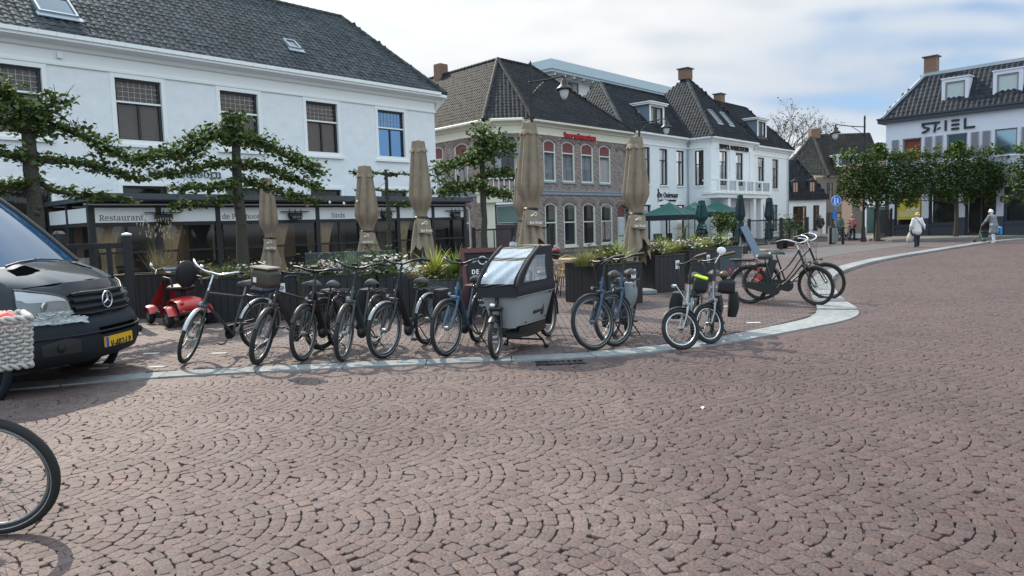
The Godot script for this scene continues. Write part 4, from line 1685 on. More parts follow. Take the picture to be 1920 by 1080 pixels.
func far_row() -> void:
	# little white house with the mansard
	var r := thing("small_white_house", "small white house with dark mansard roof and two little shuttered dormers beyond the hotel", "house", Vector3(0, 0, -66.5))
	var b := B.new()
	var holes := [Rect2(26.3, 0.1, 0.5, 2.5), Rect2(26.9, 0.1, 0.5, 2.5), Rect2(28.17, 0.5, 0.42, 2.15)]
	wall(b, Transform3D(), 25.8, 29.3, 0.0, 3.2, holes, 0.12)
	b.quad(Vector3(25.8, 0, -5), Vector3(25.8, 0, 0), Vector3(25.8, 3.2, 0), Vector3(25.8, 3.2, -5))
	part("wall", b, M.white_paint, r)
	for h in holes:
		window(r, Transform3D(), h, {"split": 0.7, "fw": 0.05, "z": -0.07, "frame": mat("brown_frame", col(0.06, 0.03, 0.02), 0.5), "trim": 0.05, "trim_mat": M.dark_frame})
	b = B.new()
	b.mm(Vector3(25.7, 3.2, -0.2), Vector3(29.45, 3.42, 0.25))
	part("gutter", b, M.dark_frame, r)
	tiles(r, [Vector3(25.7, 3.42, 0.2), Vector3(29.45, 3.42, 0.2), Vector3(27.3, 6.95, -1.8), Vector3(25.7, 6.95, -1.8)], 0.25, 0.3, Color(0.045, 0.045, 0.05))
	tiles(r, [Vector3(29.45, 3.42, 0.2), Vector3(29.45, 3.42, -6), Vector3(27.3, 6.95, -1.8)], 0.25, 0.3, Color(0.045, 0.045, 0.05))
	for s in [26.2, 27.75]:
		b = B.new()
		wall(b, Transform3D(Basis(), Vector3(0, 0, -0.1)), s, s + 0.6, 3.55, 4.95, [Rect2(s + 0.12, 3.65, 0.36, 1.2)], 0.08)
		b.mm(Vector3(s, 3.55, -1.4), Vector3(s + 0.04, 4.95, -0.11))
		b.mm(Vector3(s + 0.56, 3.55, -1.4), Vector3(s + 0.6, 4.95, -0.11))
		b.prism(PackedVector2Array([Vector2(s - 0.08, 4.95), Vector2(s + 0.68, 4.95), Vector2(s + 0.3, 5.2)]), -1.4, 0.0)
		var d := part("dormer", b, M.underlay, r)
		b = B.new()
		b.mm(Vector3(s + 0.12, 3.65, -0.14), Vector3(s + 0.26, 4.85, -0.08))
		b.mm(Vector3(s + 0.34, 3.65, -0.14), Vector3(s + 0.48, 4.85, -0.08))
		part("shutter", b, mat("shutter_pink", col(0.50, 0.30, 0.24), 0.6), d)
		b = B.new()
		b.mm(Vector3(s + 0.26, 3.65, -0.16), Vector3(s + 0.34, 4.85, -0.14))
		part("pane", b, M.room, d)
	# brown house with the steep hipped roof
	r = thing("brown_house", "brown brick house with steep hipped roof, chimney and garage doors at the street end", "house", Vector3(0, 0, -69.0))
	b = B.new()
	holes = [Rect2(30.45, 3.25, 0.58, 1.6), Rect2(31.45, 3.25, 0.58, 1.6)]
	wall(b, Transform3D(), 29.4, 36.0, 0.0, 5.4, holes, 0.15)
	part("wall", b, mat("brown_wall", col(0.21, 0.165, 0.135), 0.85), r)
	for h in holes:
		window(r, Transform3D(), h, {"split": 0.6, "fw": 0.05, "z": -0.08})
	for k in 12:
		b = B.new()
		b.mm(Vector3(30.45 + k * 0.25, 0.08, 0.0), Vector3(30.45 + k * 0.25 + 0.22, 2.02, 0.05 + 0.03 * (k % 2)))
		part("garage_board", b, mat("garage_%d" % (k % 3), [col(0.07, 0.055, 0.05), col(0.10, 0.085, 0.075), col(0.12, 0.05, 0.04)][2 if k > 9 else k % 2], 0.7), r)
	var e0 := Vector3(29.2, 5.5, 0.25)
	var e1 := Vector3(36.0, 5.5, 0.25)
	var base := Color(0.06, 0.055, 0.05)
	var pk := Vector3(30.3, 9.7, -3.0)
	tiles(r, [Vector3(30.5, 5.5, 0.25), e1, Vector3(36.0, 9.7, -3.0), pk], 0.25, 0.32, base)
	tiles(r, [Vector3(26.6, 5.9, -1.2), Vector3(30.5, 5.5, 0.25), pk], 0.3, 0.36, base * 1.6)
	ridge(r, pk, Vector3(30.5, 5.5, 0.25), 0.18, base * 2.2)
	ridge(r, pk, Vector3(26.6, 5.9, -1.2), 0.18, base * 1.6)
	chimney(r, Vector3(30.55, 9.4, -3.1), Vector3(0.85, 0.95, 0.8), false)
	dormer(r, 31.4, 33.1, 6.4, 7.3, -0.1, mat("cheek_grey", col(0.10, 0.11, 0.13), 0.6), 3, 1.4)
	# two roofs farther up the street
	for k in 2:
		r = thing("distant_house", ["distant house with grey mansard and white dormer left of the third lamp head", "distant mansard house with a white dormer between the right lamp post and the corner shop"][k], "house", Vector3(36.6 if k == 0 else 41.4, 0, -84.0), 0.0, "distant houses up the street")
		b = B.new()
		b.mm(Vector3(0, 0, -6), Vector3(4.7, 7.6, 0))
		part("wall", b, M.brown_wall, r)
		tiles(r, [Vector3(-0.2, 7.5, 0.2), Vector3(4.9, 7.5, 0.2), Vector3(4.5, 10.0, -1.0), Vector3(0.4, 10.0, -1.0)], 0.3, 0.34, Color(0.10, 0.09, 0.08))
		b = B.new()
		b.mm(Vector3(0.3, 10.0, -5), Vector3(4.6, 10.2, -0.8))
		part("roof_edge", b, M.trim_white, r)
		dormer(r, 1.0, 2.4, 8.1, 9.5, 0.0, M.slate_cheek, 1, 1.0)
	# pale green shop front beside the far street
	r = thing("green_shop_front", "narrow shop front with pale posts and dark green glass beside the garage doors", "shop front", Vector3(28.9, 0, -58.5), 0.0)
	b = B.new()
	for s in [0.0, 1.1, 2.3]:
		b.mm(Vector3(s, 0.05, -0.2), Vector3(s + 0.18, 2.3, 0.0))
	b.mm(Vector3(0, 2.3, -0.25), Vector3(2.5, 3.2, 0.03))
	part("frame", b, M.trim_white, r)
	b = B.new()
	b.mm(Vector3(0.18, 0.3, -0.12), Vector3(1.1, 2.3, -0.08))
	b.mm(Vector3(1.28, 0.3, -0.12), Vector3(2.3, 2.3, -0.08))
	part("pane", b, mat("green_glass", col(0.03, 0.09, 0.075), 0.1), r)
	b = B.new()
	b.mm(Vector3(0, 0.05, -4), Vector3(2.5, 6.0, -0.26))
	part("wall", b, M.brown_wall, r)

func stiel() -> void:
	var r := thing("corner_shop", "pale lilac corner shop building with louvred shutters and a dark tiled mansard on the right", "shop", Vector3(25.4, 0, -49.0), -0.838)
	var pale := mat("lilac_paint", col(0.60, 0.62, 0.72), 0.75)
	rough_bump(pale, 6, 0.03, 2.0)
	var dark := mat("shop_dark", col(0.035, 0.045, 0.062), 0.5)
	var win := []
	for k in 5:
		win.append(Rect2(1.24 + 2.62 * k, 5.05, 1.16, 1.55))
	var shop := [Rect2(0.86, 0.85, 1.6, 2.2), Rect2(2.97, 0.95, 1.58, 2.1), Rect2(5.05, 0.2, 1.6, 2.85), Rect2(7.1, 0.95, 2.0, 2.1), Rect2(9.6, 0.95, 2.4, 2.1)]
	var b := B.new()
	wall(b, Transform3D(), 0.2, 14.0, 3.1, 7.75, win, 0.16)
	b.quad(Vector3(0.2, 0, -8), Vector3(0.2, 0, 0), Vector3(0.2, 7.75, 0), Vector3(0.2, 7.75, -8))
	part("wall", b, pale, r)
	b = B.new()
	wall(b, Transform3D(), 0.2, 14.0, 0.0, 3.1, shop, 0.16)
	part("shop_wall", b, dark, r)
	for p in [[0.5, 0.32], [2.5, 0.42], [4.6, 0.4], [6.68, 0.38], [9.14, 0.42]]:
		b = B.new()
		b.cbox(Vector3(p[0] + p[1] / 2, 2.2, 0.03), Vector3(p[1], 1.75, 0.1), 0.01)
		part("pilaster", b, pale, r)
		b = B.new()
		b.cbox(Vector3(p[0] + p[1] / 2, 0.66, 0.035), Vector3(p[1] + 0.03, 1.3, 0.12), 0.01)
		part("pilaster_base", b, dark, r)
	var fr := mat("taupe_frame", col(0.22, 0.21, 0.22), 0.5)
	for k in 5:
		window(r, Transform3D(), win[k], {"split": 0.0, "bars": 1, "fw": 0.08, "frame": fr, "sill": true, "curtain": 0.0 if k else 0.5, "curtain_mat": mat("red_curtain", col(0.33, 0.07, 0.04), 0.7)} if k == 0 else {"split": 0.0, "bars": 1, "fw": 0.08, "frame": fr, "sill": true, "glass": mat("glass_sky", col(0.20, 0.29, 0.37), 0.05, 0.8)})
		for e in 2:
			var x0 := (win[k] as Rect2).position.x - 0.66 if e == 0 else (win[k] as Rect2).end.x + 0.19
			b = B.new()
			ring(b, x0, x0 + 0.47, 5.05, 6.6, 0.05, 0.0, 0.05)
			b.mm(Vector3(x0 + 0.04, 5.09, 0.002), Vector3(x0 + 0.43, 6.56, 0.012))
			var sh := part("shutter", b, mat("shutter_grey", col(0.34, 0.34, 0.40), 0.6), r)
			b = B.new()
			for q in 26:
				b.box(Vector3(x0 + 0.235, 5.13 + q * 0.056, 0.03), Vector3(0.37, 0.05, 0.012), Basis(Vector3.RIGHT, 0.6))
			part("louvres", b, M.shutter_grey, sh)
	for h in shop:
		window(r, Transform3D(), h, {"split": 0.0, "fw": 0.09, "frame": dark, "bars": 2 if h.position.y < 0.5 else 1, "sill": h.position.y > 0.5, "trim_mat": dark})
	# letters of the shop name, cut as solids
	var ink := mat("letter_black", col(0.012, 0.012, 0.014), 0.4)
	var ax := 2.45
	for st in [[[0.03, 7.42, 0.03, 7.30, 0.14, 7.20, 0.38, 7.12, 0.36, 7.02, 0.22, 6.93, 0.03, 6.88], 0.06], [[0.0, 7.43, 0.98, 7.43, 0.80, 7.42, 0.72, 6.87], 0.06], [[0.90, 7.0, 1.04, 7.10], 0.035]]:
		b = B.new()
		var q: Array = st[0]
		var hw: float = st[1]
		for k in range(0, q.size() - 2, 2):
			var a := Vector2(ax + q[k], q[k + 1])
			var e := Vector2(ax + q[k + 2], q[k + 3])
			var d := (e - a).normalized()
			var n := Vector2(-d.y, d.x) * hw
			var z := 0.09 + 0.002 * k
			b.prism(PackedVector2Array([a + n - d * hw * 0.6, a - n - d * hw * 0.6, e - n + d * hw * 0.6, e + n + d * hw * 0.6]), 0.0, z)
		part("letter", b, ink, r)
	b = B.new()
	b.mm(Vector3(ax + 1.30, 6.85, 0), Vector3(ax + 1.42, 7.5, 0.09))
	part("letter", b, ink, r)
	b = B.new()
	for q in [6.85, 7.11, 7.37]:
		b.mm(Vector3(ax + 1.68, q, 0), Vector3(ax + 2.12, q + 0.13, 0.09))
	part("letter", b, ink, r)
	b = B.new()
	b.mm(Vector3(ax + 2.38, 6.85, 0), Vector3(ax + 2.50, 7.5, 0.09))
	b.mm(Vector3(ax + 2.50, 6.85, 0), Vector3(ax + 2.98, 6.97, 0.09))
	part("letter", b, ink, r)
	# for rent poster in the first window
	b = B.new()
	b.mm(Vector3(0.97, 1.28, -0.05), Vector3(2.40, 2.64, -0.035))
	var po := part("poster", b, mat("poster_yellow", col(0.50, 0.43, 0.04), 0.6), r)
	text("lettering", "TE HUUR", "Droid Sans", 0.13, Vector3(1.95, 1.98, -0.03), M.print_white, po, 0.006, Vector3.ZERO, 700)
	b = B.new()
	for q in [1.86, 1.74, 1.62, 1.5]:
		b.mm(Vector3(1.1 if q < 1.8 else 1.5, q, -0.034), Vector3(2.3, q + 0.03, -0.03))
	part("small_print", b, M.print_white, po)
	b = B.new()
	b.ball(Vector3(2.12, 2.42, -0.034), Vector3(0.2, 0.14, 0.008), 14, 6)
	part("red_mark", b, M.red_plastic, po)
	# roof
	b = B.new()
	b.mm(Vector3(-0.25, 7.75, -8.2), Vector3(14.0, 7.98, 0.28))
	b.mm(Vector3(-0.3, 7.98, -8.3), Vector3(14.0, 8.08, 0.36))
	part("gutter", b, dark, r)
	var base := Color(0.045, 0.05, 0.062)
	var tl := (M.tile as StandardMaterial3D).duplicate() as StandardMaterial3D
	tl.roughness = 0.5
	var keep: StandardMaterial3D = M.tile
	M.tile = tl
	tiles(r, [Vector3(0.0, 8.08, 0.2), Vector3(14.0, 8.08, 0.2), Vector3(14.0, 10.75, -1.6), Vector3(2.0, 10.75, -1.6)], 0.29, 0.33, base)
	M.tile = keep
	tiles(r, [Vector3(0.0, 8.08, -8), Vector3(0.0, 8.08, 0.2), Vector3(2.0, 10.75, -1.6), Vector3(2.0, 10.75, -6)], 0.29, 0.33, base)
	b = B.new()
	b.bar(Vector3(0.0, 8.12, 0.22), Vector3(2.0, 10.82, -1.58), 0.24, 0.14)
	b.mm(Vector3(1.9, 10.72, -6.0), Vector3(14.0, 10.92, -1.5))
	part("roof_edge", b, M.zinc, r)
	chimney(r, Vector3(2.3, 10.6, -1.9), Vector3(0.72, 1.35, 0.6))
	for s in [3.45, 6.26, 9.1]:
		b = B.new()
		ring(b, s, s + 1.52, 8.2, 10.1, 0.2, -0.5, -0.22)
		b.mm(Vector3(s + 0.002, 8.2, -2.2), Vector3(s + 0.06, 10.1, -0.5))
		b.mm(Vector3(s + 1.46, 8.2, -2.2), Vector3(s + 1.518, 10.1, -0.5))
		b.mm(Vector3(s - 0.06, 10.1, -2.2), Vector3(s + 1.58, 10.18, -0.18))
		var d := part("dormer", b, pale, r)
		window(d, Transform3D(Basis(), Vector3(0, 0, -0.25)), Rect2(s + 0.2, 8.4, 1.12, 1.5), {"split": 0.0, "bars": 1, "fw": 0.09, "frame": fr, "z": -0.05, "glass": mat("pale_pane", col(0.40, 0.46, 0.48), 0.25)})

# ---------------------------------------------------------------- lamps, trees, umbrellas, planters
func lamp(label: String, at: Vector3, h: float, reach: float, drop: float) -> void:   # the arm runs along +x of the lamp's turn
	var r := thing("street_lamp", label, "street lamp", at, 0.0, "old fashioned street lamps with a curved arm")
	var b := B.new()
	b.tube([Vector3(0, 0, 0), Vector3(0, 0.9, 0), Vector3(0, 0.95, 0), Vector3(0, h * 0.6, 0), Vector3(0, h, 0)], [0.11, 0.10, 0.075, 0.065, 0.05], 10)
	b.lathe([Vector2(0.0, h - 0.02), Vector2(0.07, h), Vector2(0.05, h + 0.06), Vector2(0.06, h + 0.1), Vector2(0.0, h + 0.22)], 10)
	b.lathe([Vector2(0.16, 0.0), Vector2(0.16, 0.25), Vector2(0.12, 0.32), Vector2(0.12, 0.85), Vector2(0.07, 0.92)], 12)
	part("pole", b, M.black_metal, r)
	b = B.new()
	var y := h - drop
	b.tube([Vector3(0, y, 0), Vector3(reach * 0.5, y + 0.07, 0), Vector3(reach * 0.85, y + 0.16, 0), Vector3(reach, y + 0.2, 0)], 0.028, 8)
	b.tube([Vector3(0, y - 0.55, 0), Vector3(reach * 0.18, y - 0.25, 0), Vector3(reach * 0.45, y + 0.05, 0)], 0.018, 6)
	b.torus(Vector3(0, y, 0), Vector3.UP, 0.065, 0.02, 12, 6)
	part("arm", b, M.black_metal, r)
	var o := Vector3(reach, y + 0.1, 0)
	b = B.new()
	b.lathe([Vector2(0.30, -0.42), Vector2(0.31, -0.38), Vector2(0.24, -0.32), Vector2(0.15, -0.24), Vector2(0.13, -0.10), Vector2(0.07, -0.04), Vector2(0.06, 0.04), Vector2(0.03, 0.10), Vector2(0.0, 0.16)], 18, o)
	part("hood", b, M.black_metal, r)
	b = B.new()
	b.lathe([Vector2(0.0, -0.80), Vector2(0.07, -0.78), Vector2(0.13, -0.68), Vector2(0.17, -0.52), Vector2(0.18, -0.40), Vector2(0.0, -0.39)], 18, o)
	part("lantern_glass", b, mat("lamp_glass", col(0.55, 0.57, 0.58), 0.15), r)

func lamps() -> void:
	lamp("tall black street lamp rising behind the middle beige umbrella, its arm to the right", Vector3(0.96, 0.05, -28), 7.7, 1.28, 0.62)
	lamp("black street lamp in front of the hotel, behind the rightmost beige umbrella", Vector3(7.28, 0.05, -40), 7.5, 1.5, 0.45)
	lamp("black street lamp before the street end, its arm reaching left over the blue sign", Vector3(21.35, 0.05, -43.3), 7.35, -1.75, 0.5)

func leaf_mesh() -> ArrayMesh:   # a folded heart of unit length
	if M.has("leaf_mesh"):
		return M.leaf_mesh
	var b := B.new()
	var tip := Vector3(0, -0.05, 0.62)
	var l := [Vector3(-0.26, 0.07, -0.38), Vector3(-0.46, 0.10, -0.1), Vector3(-0.30, 0.07, 0.28)]
	var root := Vector3(0, 0, -0.28)
	var mid := Vector3(0, 0.0, 0.1)
	for s in [1.0, -1.0]:
		var p := []
		for q in l:
			p.append(Vector3(q.x * s, q.y, q.z))
		for tr in [[root, p[0], p[1]], [root, p[1], mid], [mid, p[1], p[2]], [mid, p[2], tip]]:
			if s > 0:
				b.tri(tr[0], tr[1], tr[2])
			else:
				b.tri(tr[0], tr[2], tr[1])
	M.leaf_mesh = b.mesh()
	return M.leaf_mesh

func add_leaf(xs: Array, cs: Array, p: Vector3, size: float, tone: Color, droop := 0.6) -> void:
	var a := rnd(0, TAU)
	var bs := Basis(Vector3.UP, a) * Basis(Vector3.RIGHT, rnd(-0.2, 1.2) * droop + 0.15) * Basis(Vector3.BACK, rnd(-0.7, 0.7))
	xs.append(Transform3D(bs.scaled(Vector3.ONE * size * rnd(0.7, 1.25)), p))
	var k := rnd(0.6, 1.35)
	var y := rnd(0.0, 1.0)
	var c := tone.lerp(Color(0.19, 0.21, 0.06), y * y * 0.5)
	cs.append(Color(c.r * k, c.g * k, c.b * k))

func gauss() -> float:
	return (rng.randf() + rng.randf() + rng.randf() - 1.5) / 0.75

# a trained tree: arms are polylines in (along, height); each gets twigs and leaves
func trained_tree(label: String, at: Vector3, dir: Vector3, trunk_h: float, tr: float, arms: Array, dens: float, leaf: float, group := "") -> void:
	var r := thing("espalier_tree", label, "tree", at, 0.0, group)
	var b := B.new()
	var pts := []
	var rad := []
	for k in 12:
		var t := k / 11.0
		pts.append(Vector3(rnd(-0.02, 0.02), t * trunk_h, rnd(-0.02, 0.02)))
		rad.append(tr * lerpf(1.05, 0.62, t) * rnd(0.93, 1.1) * (1.25 if k == 0 else 1.0))
	b.tube(pts, rad, 12)
	for k in int(14 * tr / 0.13):    # burrs where shoots were cut
		var h := rnd(0.5, trunk_h)
		var a := rnd(0, TAU)
		b.ball(Vector3(cos(a) * tr * 0.8, h, sin(a) * tr * 0.8), Vector3.ONE * tr * rnd(0.25, 0.5), 7, 5)
	part("trunk", b, M.bark, r)
	var xs := []
	var cs := []
	var tone := Color(0.075, 0.120, 0.045)
	for arm in arms:
		b = B.new()
		var path := []
		var line: Array = arm.pts
		for q in catmull(line, 5):
			path.append(dir * q.x + Vector3(rnd(-0.015, 0.015), q.y + rnd(-0.015, 0.015), rnd(-0.015, 0.015)))
		var rr := []
		for k in path.size():
			rr.append(lerpf(tr * 0.36, tr * 0.10, float(k) / path.size()))
		b.tube(path, rr, 7)
		for k in path.size() - 1:
			for q in 2:
				var p: Vector3 = path[k]
				var tip := p + Vector3(rnd(-0.2, 0.2), rnd(-0.05, 0.3) * (arm.thick / 0.25), rnd(-0.2, 0.2))
				b.tube([p, p.lerp(tip, 0.5) + Vector3(0, 0.03, 0), tip], [0.008, 0.006, 0.003], 4)
		part("branch", b, M.bark, r)
		for k in path.size() - 1:
			var p0: Vector3 = path[k]
			var p1: Vector3 = path[k + 1]
			var L := p0.distance_to(p1)
			var lump := rnd(0.45, 1.5)
			for q in int(L * dens * arm.thick * 4.0 * lump * arm.get("full", 1.0)):
				var p := p0.lerp(p1, rng.randf())
				p += Vector3(gauss() * arm.thick * 0.75, gauss() * arm.thick * 0.5 * lump + arm.thick * 0.12, gauss() * arm.thick * 0.75)
				add_leaf(xs, cs, p, leaf, tone)
	if xs.size():
		many("leaves", leaf_mesh(), M.leaf, xs, cs, r)

func block_tree(label: String, at: Vector3, trunk_h: float, half: Vector3, count: int) -> void:   # pleached lime with a long clipped crown
	var r := thing("pleached_tree", label, "tree", at, 0.0, "clipped lime trees in front of the corner shop")
	var b := B.new()
	b.tube([Vector3(0, 0, 0), Vector3(0.03, 1.0, 0), Vector3(0.0, trunk_h, 0), Vector3(0.02, trunk_h + half.y * 1.2, 0)], [0.17, 0.12, 0.11, 0.06], 10)
	part("trunk", b, M.bark, r)
	b = B.new()
	for k in 14:
		var s := -1.0 if k % 2 else 1.0
		var y := trunk_h - 0.1 + (k / 2) * half.y * 0.26
		var e := Vector3(s * half.x * rnd(0.6, 0.95), y + rnd(0.0, 0.4), rnd(-0.5, 0.5) * half.z)
		b.tube([Vector3(0, y - 0.1, 0), e * Vector3(0.5, 0, 0.5) + Vector3(0, y + 0.12, 0), e], [0.05, 0.035, 0.012], 6)
	part("limbs", b, M.bark, r)
	var nse := FastNoiseLite.new()
	nse.seed = int(at.x * 10.0)
	nse.frequency = 0.9
	var xs := []
	var cs := []
	var n := 0
	var tries := 0
	while n < count and tries < count * 6:
		tries += 1
		var q := Vector3(rnd(-1, 1), rnd(-1, 1), rnd(-1, 1))
		var d := nse.get_noise_3d(q.x * half.x + at.x, q.y * half.y, q.z * half.z) 
		var edge := pow(absf(q.x), 3.0) + pow(absf(q.y), 3.0) + pow(absf(q.z), 3.0)
		if edge > 1.0 + d * 1.3 or d < -0.45:
			continue
		if q.y > 0.55 and d < 0.0:
			continue
		n += 1
		add_leaf(xs, cs, Vector3(q.x * half.x, trunk_h + half.y + q.y * half.y + rnd(-0.1, 0.25), q.z * half.z), 0.125, Color(0.046, 0.084, 0.030))
	for k in 420:   # a leader that was not cut back
		var t := rng.randf()
		add_leaf(xs, cs, Vector3(gauss() * 0.75 * (1.0 - t * 0.8), trunk_h + half.y * 2.0 - 0.2 + t * 1.0, gauss() * 0.4 * (1.0 - t * 0.7)), 0.15, Color(0.085, 0.14, 0.036))
	for k in 70:   # shoots that stand above the clipped top and hang below it
		var x := rnd(-1, 1) * half.x
		var z := rnd(-0.8, 0.8) * half.z
		var hh := rnd(0.2, 0.75)
		var up := k % 3 != 0
		for m in 14:
			var t := m / 14.0
			add_leaf(xs, cs, Vector3(x + rnd(-0.1, 0.1), (trunk_h + half.y * 2.0 - 0.1 + hh * t) if up else (trunk_h + 0.15 - hh * 0.8 * t), z + rnd(-0.1, 0.1)), 0.15, Color(0.08, 0.13, 0.035))
	many("leaves", leaf_mesh(), M.leaf, xs, cs, r)

func trees() -> void:
	var d := Vector3(0.487, 0, -0.874)
	trained_tree("thick trained lime tree at far left, rising behind the van", Vector3(-7.55, 0.05, -11.45), d, 3.75, 0.135, [
		{"pts": [Vector2(0, 3.3), Vector2(0.5, 3.42), Vector2(1.1, 3.22), Vector2(1.6, 2.98), Vector2(2.05, 2.92)], "thick": 0.26},
		{"pts": [Vector2(0, 3.45), Vector2(0.35, 3.75), Vector2(0.6, 3.85)], "thick": 0.26},
		{"pts": [Vector2(0, 3.3), Vector2(-0.5, 3.5), Vector2(-1.2, 3.45), Vector2(-2.2, 3.3)], "thick": 0.3},
		{"pts": [Vector2(0, 3.5), Vector2(-0.3, 3.85), Vector2(-0.7, 3.9)], "thick": 0.26},
		{"pts": [Vector2(0, 2.85), Vector2(0.6, 2.88), Vector2(1.2, 2.78), Vector2(1.9, 2.6)], "thick": 0.15, "full": 0.9},
		{"pts": [Vector2(0, 2.9), Vector2(-0.6, 2.95), Vector2(-1.4, 2.9), Vector2(-2.2, 2.9)], "thick": 0.17},
		{"pts": [Vector2(0, 2.6), Vector2(0.35, 2.4), Vector2(0.9, 2.33), Vector2(1.7, 2.25)], "thick": 0.12, "full": 0.9},
		{"pts": [Vector2(0, 2.5), Vector2(-0.6, 2.42), Vector2(-1.6, 2.45)], "thick": 0.16},
	], 430.0, 0.088)
	trained_tree("spreading trained lime tree in front of the leftmost beige umbrella", Vector3(-5.62, 0.05, -15.0), d, 4.0, 0.125, [
		{"pts": [Vector2(0, 3.5), Vector2(-0.5, 3.62), Vector2(-1.1, 3.25), Vector2(-1.9, 3.0)], "thick": 0.27},
		{"pts": [Vector2(0, 3.6), Vector2(-0.1, 3.85), Vector2(0.15, 3.95)], "thick": 0.26},
		{"pts": [Vector2(0, 3.5), Vector2(0.6, 3.55), Vector2(1.2, 3.35), Vector2(2.0, 3.1), Vector2(2.4, 3.0)], "thick": 0.27},
		{"pts": [Vector2(0, 3.05), Vector2(-0.6, 3.0), Vector2(-1.3, 2.8), Vector2(-1.9, 2.7)], "thick": 0.18},
		{"pts": [Vector2(0, 3.05), Vector2(0.7, 3.02), Vector2(1.5, 2.8), Vector2(2.3, 2.6)], "thick": 0.2},
		{"pts": [Vector2(0, 2.7), Vector2(-0.5, 2.55), Vector2(-1.5, 2.5)], "thick": 0.16},
		{"pts": [Vector2(0, 2.75), Vector2(0.6, 2.62), Vector2(1.3, 2.45), Vector2(2.3, 2.3)], "thick": 0.17},
		{"pts": [Vector2(0, 2.4), Vector2(-0.7, 2.25), Vector2(-1.6, 2.15)], "thick": 0.13},
	], 430.0, 0.09)
	trained_tree("small trained tree with a bushy crown left of the middle beige umbrella", Vector3(-0.68, 0.05, -18.8), Vector3(0.95, 0, -0.31), 3.9, 0.095, [
		{"pts": [Vector2(0, 3.4), Vector2(0.1, 3.8), Vector2(0.0, 4.1)], "thick": 0.36},
		{"pts": [Vector2(0, 3.3), Vector2(-0.5, 3.3), Vector2(-1.2, 2.95)], "thick": 0.32},
		{"pts": [Vector2(0, 3.4), Vector2(0.4, 3.7), Vector2(0.8, 3.6)], "thick": 0.32},
		{"pts": [Vector2(0, 2.9), Vector2(0.5, 3.0), Vector2(0.85, 2.9)], "thick": 0.22},
		{"pts": [Vector2(0, 2.7), Vector2(-0.6, 2.6), Vector2(-1.2, 2.5)], "thick": 0.26},
		{"pts": [Vector2(0, 2.5), Vector2(0.4, 2.45), Vector2(0.8, 2.4)], "thick": 0.18},
	], 400.0, 0.10)
	trained_tree("thin sparse trained tree with few leaves between two beige umbrellas, before the pavilion", Vector3(-3.45, 0.05, -20.4), Vector3(0.8, 0, -0.6), 3.3, 0.07, [
		{"pts": [Vector2(0, 3.15), Vector2(-0.5, 3.2), Vector2(-1.1, 3.15)], "thick": 0.09, "full": 0.8},
		{"pts": [Vector2(0, 3.15), Vector2(0.5, 3.18), Vector2(1.1, 3.1)], "thick": 0.09, "full": 0.8},
		{"pts": [Vector2(0, 2.7), Vector2(-0.5, 2.72), Vector2(-1.0, 2.7)], "thick": 0.07, "full": 0.6},
		{"pts": [Vector2(0, 2.7), Vector2(0.5, 2.68), Vector2(1.1, 2.65)], "thick": 0.07, "full": 0.6},
		{"pts": [Vector2(0, 2.35), Vector2(0.5, 2.32), Vector2(1.0, 2.3)], "thick": 0.12, "full": 0.6},
	], 300.0, 0.10)
	block_tree("clipped lime tree with its trunk at the end of the black railings", Vector3(22.35, 0.05, -43.6), 2.3, Vector3(2.55, 1.4, 0.9), 9500)
	block_tree("clipped lime tree whose thin trunk stands between the two walkers", Vector3(27.2, 0.05, -43.7), 2.35, Vector3(3.0, 1.38, 0.9), 10000)
	block_tree("clipped lime tree at the right edge of the picture, its trunk out of sight", Vector3(30.6, 0.05, -40.2), 2.3, Vector3(2.6, 1.3, 0.9), 8500)
	# bare crown beyond the roofs
	var r := thing("bare_tree", "tall bare tree with few leaves behind the roofs, right of the hotel", "tree", Vector3(36.4, 0, -95))
	var b := B.new()
	b.tube([Vector3(0, 0, 0), Vector3(0.2, 5, 0), Vector3(0, 9, 0)], [0.4, 0.32, 0.22], 8)
	part("trunk", b, M.bark, r)
	b = B.new()
	var ends := []
	for l in [[7.5, 0.0, 1.0, 3.6], [8.5, 0.75, 0.7, 3.4], [8.0, -0.85, 0.6, 3.3], [7.0, 0.95, 0.35, 4.2], [7.6, -0.4, 0.9, 3.4], [7.2, -1.0, 0.25, 3.0], [8.2, 0.4, 0.9, 3.6]]:
		limb(b, Vector3(0, l[0], 0), Vector3(l[1], l[2], rnd(-0.4, 0.4)).normalized(), l[3], 0.13, 5, ends)
	part("limbs", b, M.bark, r)
	var xs := []
	var cs := []
	for e in ends:
		if rng.randf() < 0.35:
			add_leaf(xs, cs, e + Vector3(rnd(-0.2, 0.2), rnd(-0.2, 0.2), rnd(-0.2, 0.2)), 0.22, Color(0.10, 0.05, 0.03))
	many("leaves", leaf_mesh(), M.leaf, xs, cs, r)

func limb(b: B, p: Vector3, d: Vector3, len: float, rad: float, depth: int, ends: Array) -> void:
	var q := p + d * len * 0.5 + Vector3(rnd(-0.1, 0.1), rnd(-0.05, 0.15), rnd(-0.1, 0.1)) * len * 0.3
	var e := p + d * len
	b.tube([p, q, e], [rad, rad * 0.8, rad * 0.6], 5 if depth > 2 else 3, false)
	ends.append(e)
	if depth == 0:
		return
	for k in 3:
		var nd := (d + Vector3(rnd(-0.8, 0.8), rnd(-0.25, 0.6), rnd(-0.8, 0.8))).normalized()
		limb(b, p.lerp(e, rnd(0.55, 1.0)), nd, len * rnd(0.55, 0.78), rad * 0.56, depth - 1, ends)

